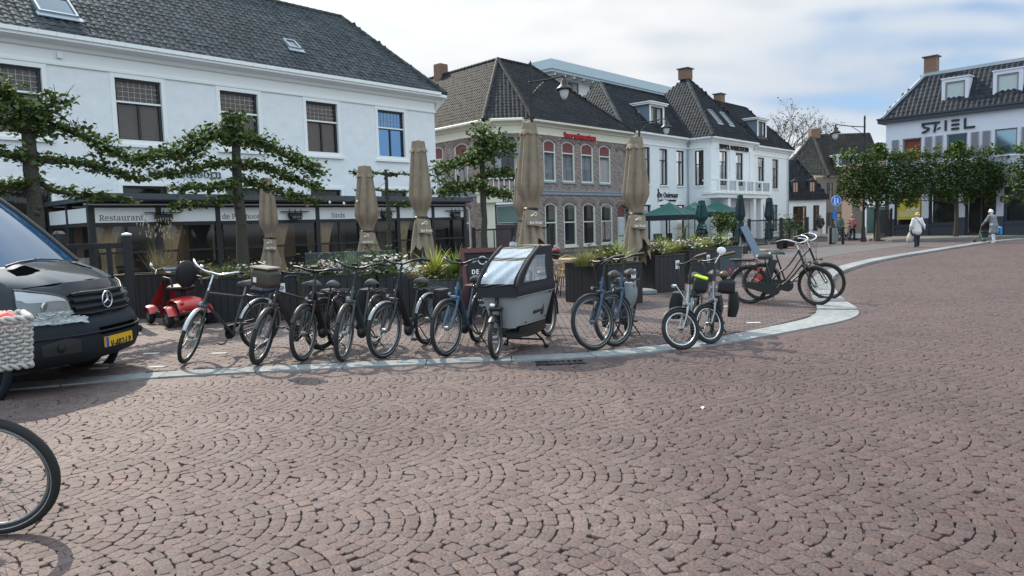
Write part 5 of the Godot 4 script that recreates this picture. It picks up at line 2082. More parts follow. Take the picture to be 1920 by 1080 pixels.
# a closed parasol; h its top, y0 the hem, wmax its greatest radius
func folded_umbrella(called: String, label: String, at: Vector3, h: float, y0: float, wmax: float, cloth: Material, turn: float, group: String, print_mat: Material, words: String, seed_: int) -> void:
	var r := thing(called, label, "umbrella", at, turn, group)
	var rs := RandomNumberGenerator.new()
	rs.seed = seed_
	var b := B.new()
	b.tube([Vector3.ZERO, Vector3(0, h - 0.1, 0)], 0.028, 10)
	part("pole", b, mat("pole_grey", col(0.33, 0.34, 0.34), 0.4, 0.5), r)
	b = B.new()
	b.cbox(Vector3(0, 0.05, 0), Vector3(0.7, 0.1, 0.7), 0.02)
	part("base", b, M.concrete, r)
	var L := h - y0
	var cinch := 0.64
	var g := []
	var phase := rs.randf() * TAU
	var hem := []
	for k in 48:
		hem.append(rs.randf_range(-0.10, 0.10))
	for i in 41:
		var t := i / 40.0     # from hem up
		var f := 1.0 - t       # 0 at the top
		var base: float
		if f < cinch:
			var u := f / cinch
			base = wmax * (0.52 + 0.42 * minf(u / 0.72, 1.0) + 0.03 * sin(u * PI) - 0.49 * smoothstep(0.72, 1.0, u))
		else:
			var u := (f - cinch) / (1.0 - cinch)
			base = wmax * lerpf(0.47, 1.12, pow(u, 0.85))
		var row := PackedVector3Array()
		for k in 48:
			var q := -TAU * k / 48.0
			var fold := pow(absf(sin(q * 3.5 + phase + 0.6 * sin(f * 4.0 + q))), 0.7)
			var amp := 0.46 * smoothstep(0.02, 0.2, f)
			if absf(f - cinch) < 0.05:
				amp *= 0.35
			var rad := base * (1.0 - amp * (1.0 - fold) + 0.06 * sin(q * 2.0 + phase + f * 3.0))
			var y := y0 + L * t
			if f > 0.8:
				y += (hem[k] * 0.6 + 0.34 * sin(q * 2.0 + phase)) * (f - 0.8) / 0.2 * 0.8 + 0.12 * (1.0 - fold) * (f - 0.8) / 0.2
			row.append(Vector3(rad * cos(q), y, rad * sin(q)))
		g.append(row)
	b = B.new()
	b.grid(g, true)
	part("canopy", b, cloth, r)
	g = []
	for i in 7:
		var t := i / 6.0
		var row := PackedVector3Array()
		for k in 32:
			var q := -TAU * k / 32.0
			var fl := 1.0 + 0.10 * cos(q * 8.0 + phase) * (1.0 - t)
			var rad := wmax * lerpf(0.62, 0.10, pow(t, 1.6)) * fl + 0.012
			row.append(Vector3(rad * cos(q), h - 0.26 * (1.0 - t) * (wmax / 0.3) + 0.02 - 0.02 * cos(q * 8.0 + phase) * (1.0 - t), rad * sin(q)))
		g.append(row)
	b = B.new()
	b.grid(g, true)
	b.lathe([Vector2(0.05, h), Vector2(0.04, h + 0.03), Vector2(0.0, h + 0.04)], 10)
	part("top_cap", b, cloth, r)
	b = B.new()
	b.torus(Vector3(0, h - L * cinch, 0), Vector3.UP, wmax * 0.49, 0.016, 28, 6, 1.8)
	part("strap", b, M.black_plastic, r)
	# folded-over valance flap with the print
	var fl := []
	for i in 5:
		var row := PackedVector3Array()
		for k in 9:
			var u := k / 8.0 - 0.5
			row.append(Vector3(u * wmax * 1.15, h - L * cinch - 0.03 - i * 0.075 - 0.05 * u, wmax * (0.56 + i * 0.07) + 0.03 * cos(u * 6.0) - 0.3 * u * u * wmax))
		fl.append(row)
	fl.reverse()
	b = B.new()
	b.grid(fl)
	part("flap", b, cloth, r)
	if words:
		text("lettering", words, "Droid Serif", 0.052, Vector3(0.0, h - L * cinch - 0.27, wmax * 0.80 + 0.055), print_mat, r, 0.004, Vector3(-0.4, 0, 0))
		b = B.new()
		var c := Vector3(0.0, h - L * cinch - 0.11, wmax * 0.72 + 0.05)
		b.torus(c, Vector3(0, -0.4, 1), 0.032, 0.007, 16, 5)
		b.tube([c + Vector3(-0.03, 0.0, 0.0), c + Vector3(-0.09, -0.03, 0.0)], [0.006, 0.022], 6)
		part("horn_emblem", b, print_mat, r)

func umbrellas() -> void:
	var g := "folded beige terrace umbrellas"
	var c: Material = M.umbrella_cloth
	var p: Material = M.print_white
	folded_umbrella("beige_umbrella", "leftmost folded beige umbrella, right of the trained lime trunk", Vector3(-6.72, 0.05, -20.0), 3.12, 0.55, 0.29, c, 0.4, g, p, "De Post", 1)
	folded_umbrella("beige_umbrella", "folded beige umbrella right of the Sinds board, its hem flaring to the right", Vector3(-3.78, 0.05, -19.0), 3.28, 0.62, 0.35, c, 0.2, g, p, "De Post", 2)
	folded_umbrella("beige_umbrella", "folded beige umbrella before the right corner of the white building", Vector3(-1.85, 0.05, -15.0), 3.40, 0.95, 0.275, c, 0.5, g, p, "De Post", 3)
	folded_umbrella("beige_umbrella", "tallest folded beige umbrella, behind the cargo bike tent and before the lamp pole", Vector3(0.42, 0.05, -14.0), 3.56, 1.0, 0.27, c, 0.3, g, p, "De Post", 4)
	folded_umbrella("beige_umbrella", "folded beige umbrella half hidden directly behind the tallest one", Vector3(0.33, 0.05, -17.2), 3.15, 0.9, 0.26, c, 0.0, g, p, "", 5)
	folded_umbrella("beige_umbrella", "rightmost folded beige umbrella, at the join of brick house and hotel", Vector3(2.82, 0.05, -16.0), 3.46, 0.85, 0.30, c, 0.1, g, p, "De Post", 6)

# ---- planting
func blade(b: B, p: Vector3, d: Vector3, len: float, w: float, bend: float, c0: Color, c1: Color) -> void:
	var side := d.cross(Vector3.UP)
	if side.length() < 0.05:
		side = Vector3.RIGHT
	side = side.normalized() * w
	var prev := p
	var pw := side
	var flat_d := Vector3(d.x, 0, d.z)
	for k in 4:
		var t := (k + 1) / 4.0
		var q := p + d * len * t + flat_d * bend * len * t * t - Vector3(0, bend * len * t * t * 0.7, 0)
		var nw := side * (1.0 - t * 0.92) if k > 1 else side
		b.col = c0.lerp(c1, t)
		b.quad(prev - pw, prev + pw, q + nw, q - nw)
		prev = q
		pw = nw

func grass_tuft(b: B, at: Vector3, rad: float, h: float, n: int, c0: Color, c1: Color, w := 0.005, bend := 0.5) -> void:
	for k in n:
		var a := rnd(0, TAU)
		var lean := rnd(0.05, 0.65)
		var d := Vector3(cos(a) * lean, 1.0, sin(a) * lean).normalized()
		var s := rnd(0.7, 1.3)
		blade(b, at + Vector3(cos(a), 0, sin(a)) * rad * rnd(0, 1), d, h * rnd(0.6, 1.1), w, bend * rnd(0.3, 1.2), c0 * s, c1 * s)

func spiky(b: B, at: Vector3, len: float, n: int, c0: Color, c1: Color) -> void:
	for k in n:
		var a := rnd(0, TAU)
		var e := rnd(0.15, 1.45)
		var d := Vector3(cos(a) * cos(e), sin(e), sin(a) * cos(e))
		var s := rnd(0.7, 1.3)
		blade(b, at, d, len * rnd(0.7, 1.1), 0.012, 0.25, c0 * s, c1 * s)

func flower_mound(b: B, fb: B, at: Vector3, half: Vector3, n: int, nf: int, fc: Array, leaf := 0.05) -> void:
	for k in n:
		var q := Vector3(gauss() * 0.7, absf(gauss()) * 0.9, gauss() * 0.7)
		var p := at + q * half
		var a := rnd(0, TAU)
		var u := Vector3(cos(a), rnd(-0.3, 0.8), sin(a)).normalized() * leaf * rnd(0.6, 1.4)
		var v2 := u.cross(Vector3(rnd(-1, 1), 1, rnd(-1, 1))).normalized() * leaf * 0.35
		var s := rnd(0.5, 1.3)
		b.col = Color(0.06 * s, 0.10 * s, 0.03 * s).lerp(Color(0.13, 0.14, 0.04), rnd(0, 0.5))
		b.quad(p - u, p + v2, p + u, p - v2)
	for k in nf:
		var q := Vector3(gauss() * 0.75, rnd(0.35, 1.15), gauss() * 0.75)
		var p := at + q * half
		var c: Color = fc[rng.randi() % fc.size()]
		var s := rnd(0.75, 1.1)
		fb.col = Color(c.r * s, c.g * s, c.b * s)
		var up := Vector3(rnd(-0.6, 0.6), 1, rnd(-0.2, 1.0)).normalized()
		var x := up.cross(Vector3(rnd(-1, 1), 0.1, rnd(-1, 1))).normalized()
		var y := up.cross(x)
		var rr := rnd(0.016, 0.032)
		for m in 5:
			var a := TAU * m / 5.0
			var d := x * cos(a) + y * sin(a)
			var e := x * cos(a + 0.9) + y * sin(a + 0.9)
			fb.tri(p, p + d * rr + up * 0.006, p + e * rr + up * 0.006)

func planter_box(label: String, at: Vector3, turn: float, w: float, d: float, h: float, m: Material, cat := "planter", grp := "wooden planters round the terrace", tagged := false) -> Node3D:
	var r := thing("planter", label, cat, at, turn, grp)
	var nb := maxi(3, int(w / 0.12))
	var bw := w / nb
	for side in 2:
		for k in nb:
			var b := B.new()
			b.cbox(Vector3(-w / 2 + (k + 0.5) * bw, h / 2, (d / 2 - 0.012) * (1 if side == 0 else -1)), Vector3(bw - 0.005, h - 0.01, 0.024 + 0.003 * (k % 2)), 0.003)
			part("board", b, m, r)
	nb = maxi(3, int((d - 0.06) / 0.12))
	bw = (d - 0.06) / nb
	for side in 2:
		for k in nb:
			var b := B.new()
			b.cbox(Vector3((w / 2 - 0.012) * (1 if side == 0 else -1), h / 2, -d / 2 + 0.03 + (k + 0.5) * bw), Vector3(0.024 + 0.003 * (k % 2), h - 0.01, bw - 0.005), 0.003)
			part("board", b, m, r)
	var b2 := B.new()
	b2.box(Vector3(0, h - 0.08, 0), Vector3(w - 0.06, 0.06, d - 0.06))
	part("soil", b2, mat("soil", col(0.035, 0.027, 0.02), 1.0), r)
	b2 = B.new()
	ring(b2, -w / 2 - 0.012, w / 2 + 0.012, -d / 2 - 0.012, d / 2 + 0.012, 0.045, 0.0, 0.02)
	var rim := B.new()
	rim.xf = Transform3D(Basis(Vector3.RIGHT, Vector3.FORWARD, Vector3.UP), Vector3(0, h, 0))
	ring(rim, -w / 2 - 0.012, w / 2 + 0.012, -d / 2 - 0.012, d / 2 + 0.012, 0.045, 0.0, 0.02)
	part("rim", rim, m, r)
	if tagged:
		b2 = B.new()
		b2.mm(Vector3(w / 2 - 0.32, h * 0.62, d / 2 + 0.016), Vector3(w / 2 - 0.2, h * 0.86, d / 2 + 0.02))
		var pl := part("notice", b2, M.white_plastic, r)
		b2 = B.new()
		b2.torus(Vector3(w / 2 - 0.26, h * 0.75, d / 2 + 0.022), Vector3.BACK, 0.036, 0.007, 18, 5)
		b2.bar(Vector3(w / 2 - 0.285, h * 0.75 - 0.025, d / 2 + 0.022), Vector3(w / 2 - 0.235, h * 0.75 + 0.025, d / 2 + 0.022), 0.008, 0.006)
		b2.mm(Vector3(w / 2 - 0.275, h * 0.75 - 0.012, d / 2 + 0.0205), Vector3(w / 2 - 0.245, h * 0.75 + 0.012, d / 2 + 0.024))
		part("symbol", b2, M.print_black, pl)
	return r

func plant(called: String, label: String, cat: String, at: Vector3, b: B, fb = null) -> Node3D:
	var r := thing(called, label, cat, at)
	if b.v.size():
		part("leaves", b, M.leaf, r)
	if fb != null and fb.v.size():
		part("flowers", fb, M.petal, r)
	return r

func planters() -> void:
	var bk: Material = M.black_wood
	var gy := mat("grey_wood", col(0.055, 0.065, 0.075), 0.7)
	var g0 := Color(0.05, 0.09, 0.02)
	var g1 := Color(0.16, 0.18, 0.06)
	var dry := Color(0.32, 0.26, 0.18)
	var pink := [Color(0.68, 0.40, 0.42), Color(0.72, 0.52, 0.50), Color(0.75, 0.62, 0.58), Color(0.62, 0.30, 0.36)]
	var white := [Color(0.78, 0.76, 0.70), Color(0.75, 0.66, 0.62), Color(0.72, 0.55, 0.53)]
	var warm := [Color(0.55, 0.12, 0.08), Color(0.68, 0.35, 0.2), Color(0.7, 0.5, 0.45)]
	# the row on the right, running back along the kerb
	planter_box("black wooden planter with a square notice behind the two blue electric bikes", Vector3(1.85, 0.05, -14.45), 0.58, 0.9, 1.35, 0.80, bk, "planter", "wooden planters round the terrace", true)
	planter_box("black wooden planter with pink flowers, in the middle of the right hand row", Vector3(3.25, 0.05, -16.75), 0.58, 0.95, 1.3, 0.82, bk, "planter", "wooden planters round the terrace", true)
	planter_box("black wooden planter behind the two small-wheeled bikes", Vector3(4.55, 0.05, -18.9), 0.58, 0.95, 1.3, 0.82, bk, "planter", "wooden planters round the terrace", true)
	planter_box("farthest grey planter of the right hand row, behind the child seat bike", Vector3(5.95, 0.05, -21.0), 0.58, 0.95, 1.3, 0.8, gy)
	var spots := [Vector3(1.85, 0.82, -14.45), Vector3(3.25, 0.84, -16.75), Vector3(4.55, 0.84, -18.9), Vector3(5.95, 0.82, -21.0)]
	var names := ["behind the blue electric bikes", "of the pink flowered planter", "behind the small-wheeled bikes", "of the farthest right hand planter"]
	for k in 4:
		var o: Vector3 = spots[k]
		var along := Vector3(0.53, 0, -0.85)
		var b := B.new()
		grass_tuft(b, Vector3.ZERO, 0.26, 0.5, 420, Color(0.10, 0.12, 0.04), Color(0.34, 0.30, 0.14), 0.004, 0.7)
		plant("ornamental_grass", "soft yellowish grass tuft at the near end " + names[k], "grass", o - along * 0.42 - Vector3(0.15, 0, 0), b)
		b = B.new()
		var fb := B.new()
		flower_mound(b, fb, Vector3.ZERO, Vector3(0.36, 0.30, 0.42), 1300, [40, 170, 150, 90][k], [warm, pink, white, white][k], 0.045)
		plant("flowering_plant", ["low green plant with a few red and peach flowers ", "mound of pink flowers ", "mound of white flowers ", "pale flowering mound "][k] + names[k], "flowers", o + Vector3(0.05, -0.02, 0.05), b, fb)
		b = B.new()
		spiky(b, Vector3(0, 0.02, 0), 0.62, 110, Color(0.10, 0.15, 0.03), Color(0.30, 0.33, 0.10))
		plant("spiky_plant", "spiky yellow green leaf fountain at the far end " + names[k], "plant", o + along * 0.45 + Vector3(0.1, 0, 0), b)
	# low row on the left behind the bicycles
	var row := [[-7.0, -14.4, 1.75, "black planter behind the red mobility scooter", 0.86], [-4.85, -13.35, 1.75, "black planter behind the leftmost old bicycle", 0.80], [-3.12, -13.2, 1.3, "black planter with pale pink flowers behind the leather bag bicycle", 0.80], [-1.95, -13.2, 0.95, "black planter behind the third and fourth dark bicycles", 0.78]]
	for k in 4:
		planter_box(row[k][3], Vector3(row[k][0], 0.05, row[k][1]), 0.06, row[k][2], 0.62, row[k][4], bk, "planter", "wooden planters round the terrace", k == 1)
	var sq := planter_box("square dark grey planter with a spiky palm left of the cargo bike", Vector3(-1.12, 0.05, -12.5), 0.1, 0.72, 0.72, 0.72, gy)
	sq.set_meta("group", "wooden planters round the terrace")
	var b := B.new()
	grass_tuft(b, Vector3.ZERO, 0.12, 0.85, 150, dry * 0.6, dry * 1.0, 0.003, 0.3)
	for k in 60:
		var a := rnd(0, TAU)
		var p := Vector3(cos(a), 0, sin(a)) * rnd(0.1, 0.4) + Vector3(0, rnd(0.75, 1.15), 0)
		b.col = dry * rnd(0.9, 1.5)
		b.ball(p, Vector3(0.012, 0.035, 0.012), 5, 4)
	plant("dry_grass", "tall straw coloured dry grass behind the scooter", "grass", Vector3(-7.05, 0.85, -14.3), b)
	b = B.new()
	var fb := B.new()
	flower_mound(b, fb, Vector3.ZERO, Vector3(0.3, 0.2, 0.25), 500, 60, [Color(0.42, 0.05, 0.16), Color(0.55, 0.10, 0.2)], 0.05)
	plant("flowering_plant", "small dark red flowers behind the scooter seat", "flowers", Vector3(-6.3, 0.85, -14.35), b, fb)
	b = B.new()
	grass_tuft(b, Vector3(-0.35, 0, 0), 0.2, 0.55, 420, Color(0.07, 0.10, 0.03), Color(0.22, 0.25, 0.10), 0.004, 0.8)
	grass_tuft(b, Vector3(0.3, 0, 0), 0.22, 0.45, 420, Color(0.09, 0.11, 0.03), Color(0.30, 0.27, 0.12), 0.004, 0.8)
	fb = B.new()
	flower_mound(b, fb, Vector3.ZERO, Vector3(0.6, 0.3, 0.2), 500, 45, white, 0.03)
	plant("ornamental_grass", "soft green and tan grasses behind the leftmost old bicycle", "grass", Vector3(-4.95, 0.78, -13.3), b, fb)
	b = B.new()
	for k in 200:
		var a := rnd(0, TAU)
		blade(b, Vector3(cos(a), 0, sin(a)) * 0.16 * rnd(0, 1), Vector3(rnd(-0.2, 0.2), 1, rnd(-0.2, 0.2)).normalized(), rnd(0.35, 0.62), 0.007, 0.1, Color(0.10, 0.13, 0.09), Color(0.20, 0.24, 0.17))
	plant("rosemary_bush", "upright grey green rosemary left of the white pot", "plant", Vector3(-2.95, 0.78, -13.15), b)
	b = B.new()
	fb = B.new()
	flower_mound(b, fb, Vector3.ZERO, Vector3(0.5, 0.32, 0.24), 1100, 150, pink, 0.045)
	plant("flowering_plant", "peach pink flowers behind the bicycle with the leather bag", "flowers", Vector3(-3.5, 0.76, -13.15), b, fb)
	b = B.new()
	fb = B.new()
	flower_mound(b, fb, Vector3.ZERO, Vector3(0.42, 0.40, 0.26), 1300, 190, white, 0.045)
	plant("flowering_plant", "big mound of cream and pink flowers behind the fourth bicycle", "flowers", Vector3(-2.35, 0.74, -13.1), b, fb)
	b = B.new()
	fb = B.new()
	grass_tuft(b, Vector3(0, 0, 0.1), 0.25, 0.45, 300, g0, g1, 0.004, 0.9)
	flower_mound(b, fb, Vector3(-0.3, -0.1, 0.2), Vector3(0.25, 0.3, 0.2), 500, 40, warm, 0.04)
	spiky(b, Vector3(-0.2, 0.1, 0), 0.66, 110, Color(0.16, 0.18, 0.03), Color(0.46, 0.44, 0.12))
	spiky(b, Vector3(0.2, 0.1, 0.05), 0.66, 130, Color(0.07, 0.12, 0.03), Color(0.24, 0.30, 0.10))
	plant("spiky_plant", "two spiky yellow and green palms in the square grey planter", "plant", Vector3(-1.15, 0.72, -12.5), b, fb)

# ---------------------------------------------------------------- terrace and street furniture
func rattan_chair(label: String, at: Vector3, turn: float) -> void:
	var r := thing("rattan_chair", label, "chair", at, turn, "rattan terrace chairs")
	var cane := mat("cane", col(0.33, 0.21, 0.09), 0.6)
	var b := B.new()
	b.cbox(Vector3(0, 0.44, 0), Vector3(0.46, 0.05, 0.44), 0.015)
	part("seat", b, cane, r)
	b = B.new()
	var top := []
	for k in 15:
		var a := lerpf(-0.25, PI + 0.25, k / 14.0)
		var p := Vector3(cos(a) * 0.27, 0.80 - 0.10 * absf(cos(a)), -sin(a) * 0.25)
		top.append(p)
		b.rod(Vector3(cos(a) * 0.23, 0.45, -sin(a) * 0.2), p, 0.006, 5)
	for m in 9:
		var ringp := []
		for k in 15:
			var a := lerpf(-0.25, PI + 0.25, k / 14.0)
			var t := m / 9.0
			ringp.append(Vector3(cos(a) * lerpf(0.232, 0.272, t), lerpf(0.47, 0.80 - 0.10 * absf(cos(a)), t), -sin(a) * lerpf(0.205, 0.252, t)))
		b.tube(ringp, 0.004, 4)
	b.tube(top, 0.014, 6)
	part("backrest", b, cane, r)
	for s in [[-1, -1], [1, -1], [-1, 1], [1, 1]]:
		b = B.new()
		b.rod(Vector3(s[0] * 0.19, 0.42, s[1] * 0.17), Vector3(s[0] * 0.24, 0, s[1] * 0.22), 0.014)
		part("leg", b, M.black_metal, r)

func table(label: String, at: Vector3, turn: float, w := 1.2) -> void:
	var r := thing("terrace_table", label, "table", at, turn, "light terrace tables")
	var b := B.new()
	b.cbox(Vector3(0, 0.74, 0), Vector3(w, 0.035, 0.72), 0.008)
	part("table_top", b, mat("pale_wood", col(0.42, 0.33, 0.22), 0.6), r)
	for s in [-1, 1]:
		b = B.new()
		b.rod(Vector3(s * w * 0.36, 0.72, 0), Vector3(s * w * 0.36, 0.03, 0), 0.03)
		b.box(Vector3(s * w * 0.36, 0.015, 0), Vector3(0.08, 0.03, 0.55))
		part("leg", b, M.black_metal, r)

func terrace_things() -> void:
	table("pale terrace table behind the cargo bike handlebar", Vector3(1.25, 0.05, -17.6), 0.3)
	table("pale terrace table left of the menu board, behind the spiky palms", Vector3(-1.55, 0.05, -16.4), 0.1)
	rattan_chair("rattan chair half hidden behind the cargo bike tent", Vector3(0.78, 0.05, -16.7), 2.7)
	rattan_chair("rattan chair beside the black planter, right of the cargo bike", Vector3(1.28, 0.05, -16.2), 3.3)
	rattan_chair("rattan chair on the far side of the table behind the cargo bike", Vector3(1.5, 0.05, -18.5), 0.2)
	rattan_chair("rattan chair behind the spiky palms", Vector3(-2.1, 0.05, -15.9), 2.6)
	var r := thing("flower_pot", "small dark pot with bright pink flowers on the table behind the cargo bike", "flower pot", Vector3(1.1, 0.81, -17.5))
	var b := B.new()
	b.lathe([Vector2(0.0, 0), Vector2(0.07, 0.0), Vector2(0.10, 0.18), Vector2(0.085, 0.18), Vector2(0.0, 0.15)], 14)
	part("pot", b, M.black_plastic, r)
	b = B.new()
	var fb := B.new()
	flower_mound(b, fb, Vector3(0, 0.17, 0), Vector3(0.13, 0.08, 0.13), 150, 90, [Color(0.62, 0.12, 0.2), Color(0.68, 0.2, 0.26)], 0.035)
	part("leaves", b, M.leaf, r)
	part("flowers", fb, M.petal, r)
	r = thing("white_pot", "square white plant pot behind the bicycle with the leather bag", "flower pot", Vector3(-3.65, 0.05, -14.9), 0.3)
	b = B.new()
	b.prism(PackedVector2Array([Vector2(-0.17, 0), Vector2(0.17, 0), Vector2(0.24, 0.95), Vector2(-0.24, 0.95)]), -0.2, 0.2)
	part("pot", b, mat("pot_white", col(0.62, 0.60, 0.55), 0.6), r)
	b = B.new()
	spiky(b, Vector3(0, 0.95, 0), 0.3, 40, Color(0.08, 0.11, 0.06), Color(0.18, 0.22, 0.12))
	part("leaves", b, M.leaf, r)
	# low bench along the pavilion
	r = thing("terrace_bench", "long dark terrace bench under the pavilion windows", "bench", Vector3(-3.9, 0.05, -17.3), 0.1)
	b = B.new()
	b.cbox(Vector3(0, 0.46, 0), Vector3(2.2, 0.06, 0.45), 0.01)
	part("seat", b, M.table_wood, r)
	b = B.new()
	b.cbox(Vector3(0, 0.8, -0.25), Vector3(2.2, 0.6, 0.06), 0.01)
	part("backrest", b, mat("dark_blue_wood", col(0.03, 0.04, 0.055), 0.6), r)
	for s in [-0.9, 0.9]:
		b = B.new()
		b.box(Vector3(s, 0.215, 0), Vector3(0.07, 0.43, 0.4))
		part("leg", b, M.black_metal, r)
	# white chair by the third umbrella
	r = thing("white_chair", "white tub chair seen between the third umbrella and the palms", "chair", Vector3(-2.45, 0.05, -17.0), 0.5)
	b = B.new()
	b.cbox(Vector3(0, 0.45, 0), Vector3(0.5, 0.06, 0.48), 0.02)
	part("seat", b, M.white_plastic, r)
	b = B.new()
	var g := []
	for yy in [0.45, 0.65, 0.88]:
		var row := PackedVector3Array()
		for k in 11:
			var a := PI + PI * k / 10.0
			row.append(Vector3(cos(a) * (0.24 + (yy - 0.45) * 0.1), yy - 0.1 * absf(cos(a)) * (yy - 0.45) * 2.0, sin(a) * (0.24 + (yy - 0.45) * 0.15)))
		g.append(row)
	b.grid(g)
	part("backrest", b, M.white_plastic, r)
	for s in [[-1, -1], [1, -1], [-1, 1], [1, 1]]:
		b = B.new()
		b.rod(Vector3(s[0] * 0.2, 0.43, s[1] * 0.19), Vector3(s[0] * 0.23, 0, s[1] * 0.22), 0.014)
		part("leg", b, M.white_plastic, r)
	# chalk menu board
	r = thing("menu_board", "slanted chalk menu board with red brown frame behind the cargo bike", "menu board", Vector3(-0.35, 0.05, -11.75), 0.06)
	r.rotation = Vector3(-0.16, 0.06, 0.0)
	b = B.new()
	b.prism(PackedVector2Array([Vector2(-0.36, 0.0), Vector2(0.36, 0.0), Vector2(0.46, 1.27), Vector2(-0.46, 1.27)]), -0.02, 0.0)
	part("slate", b, mat("chalk_black", col(0.018, 0.022, 0.027), 0.9), r)
	b = B.new()
	b.bar(Vector3(-0.36, 0, 0), Vector3(-0.46, 1.27, 0), 0.05, 0.07)
	b.bar(Vector3(0.36, 0, 0), Vector3(0.46, 1.27, 0), 0.05, 0.07)
	b.mm(Vector3(-0.44, 1.19, -0.024), Vector3(0.44, 1.268, 0.026))
	b.mm(Vector3(-0.335, 0.0, -0.024), Vector3(0.335, 0.08, 0.026))
	part("frame", b, mat("mahogany", col(0.10, 0.028, 0.022), 0.5), r)
	b = B.new()
	b.torus(Vector3(-0.12, 1.06, 0.004), Vector3.BACK, 0.065, 0.009, 24, 5)
	b.tube([Vector3(-0.19, 1.05, 0.004), Vector3(-0.24, 1.04, 0.004), Vector3(-0.27, 1.10, 0.004), Vector3(-0.275, 1.02, 0.004), Vector3(-0.24, 1.035, 0.004)], 0.007, 5)
	b.tube([Vector3(-0.06, 1.03, 0.004), Vector3(0.0, 1.07, 0.004), Vector3(0.02, 1.08, 0.004)], [0.006, 0.008, 0.014], 5)
	part("horn_emblem", b, M.print_white, r)
	text("lettering", "DE POST", "Droid Sans", 0.075, Vector3(-0.10, 0.87, 0.002), M.print_white, r, 0.004, Vector3.ZERO, 700)
	var lines := ["lunch · diner", "soep van de dag", "broodjes", "salades", "koffie & gebak", "borrel"]
	for k in 6:
		text("lettering", lines[k], "Droid Sans", 0.035, Vector3(-0.13, 0.74 - k * 0.085, 0.002), M.print_white, r, 0.003)
	for s in [-1, 1]:
		b = B.new()
		b.bar(Vector3(s * 0.42, 1.22, -0.03), Vector3(s * 0.36, 0.08, -0.46), 0.04, 0.03)
		part("leg", b, M.mahogany, r)
	# gate of the terrace behind the van
	r = thing("terrace_gate", "black wooden terrace gate with a thick white capped post behind the van", "gate", Vector3(-6.95, 0.05, -13.0), STREET * 0.5)
	b = B.new()
	b.cbox(Vector3(0, 0.82, 0), Vector3(0.15, 1.64, 0.15), 0.01)
	part("post", b, M.black_wood, r)
	b = B.new()
	b.lathe([Vector2(0.0, 1.64), Vector2(0.085, 1.64), Vector2(0.08, 1.68), Vector2(0.0, 1.70)], 12)
	part("post_cap", b, M.trim_white, r)
	b = B.new()
	b.mm(Vector3(-1.1, 1.42, -0.04), Vector3(-0.08, 1.52, 0.04))
	b.mm(Vector3(-1.1, 0.1, -0.035), Vector3(-0.08, 0.7, 0.035))
	b.mm(Vector3(-1.18, 0.0, -0.05), Vector3(-1.1, 1.58, 0.05))
	part("frame", b, M.black_wood, r)
	for k in 3:
		b = B.new()
		b.mm(Vector3(-0.88 + k * 0.27, 0.7, -0.03), Vector3(-0.80 + k * 0.27, 1.42, 0.03))
		part("bar", b, M.black_wood, r)
	# terrace screens with black rails
	var sc := [[Vector3(-1.25, 0.05, -24.5), Vector3(0.1, 0.05, -26.0), "black railed terrace screen behind the small trained tree"], [Vector3(0.1, 0.05, -26.2), Vector3(1.6, 0.05, -27.8), "black railed terrace screen behind the two middle umbrellas"], [Vector3(11.2, 0.05, -33.6), Vector3(13.6, 0.05, -36.0), "black railed screen between the closed green parasols"], [Vector3(14.0, 0.05, -37.0), Vector3(17.0, 0.05, -41.0), "black railed screen with planters near the hotel's far end"]]
	for s in sc:
		r = thing("terrace_screen", s[2], "screen", s[0], 0.0, "black terrace screens")
		var d: Vector3 = s[1] - s[0]
		for k in 2:
			b = B.new()
			b.cbox(d * k + Vector3(0, 0.8, 0), Vector3(0.13, 1.6, 0.13), 0.01)
			part("post", b, M.black_metal, r)
		b = B.new()
		b.bar(Vector3(0, 1.5, 0) + d * 0.03, Vector3(0, 1.5, 0) + d * 0.97, 0.05, 0.06)
		b.bar(Vector3(0, 0.35, 0) + d * 0.03, Vector3(0, 0.35, 0) + d * 0.97, 0.05, 0.06)
		b.bar(Vector3(0, 0.38, 0) + d * 0.5, Vector3(0, 1.47, 0) + d * 0.5, 0.04, 0.04, Vector3.RIGHT)
		part("rail", b, M.black_metal, r)
		b = B.new()
		b.quad(Vector3(0, 0.4, 0) + d * 0.03, Vector3(0, 0.4, 0) + d * 0.97, Vector3(0, 1.46, 0) + d * 0.97, Vector3(0, 1.46, 0) + d * 0.03)
		part("pane", b, M.glass, r)

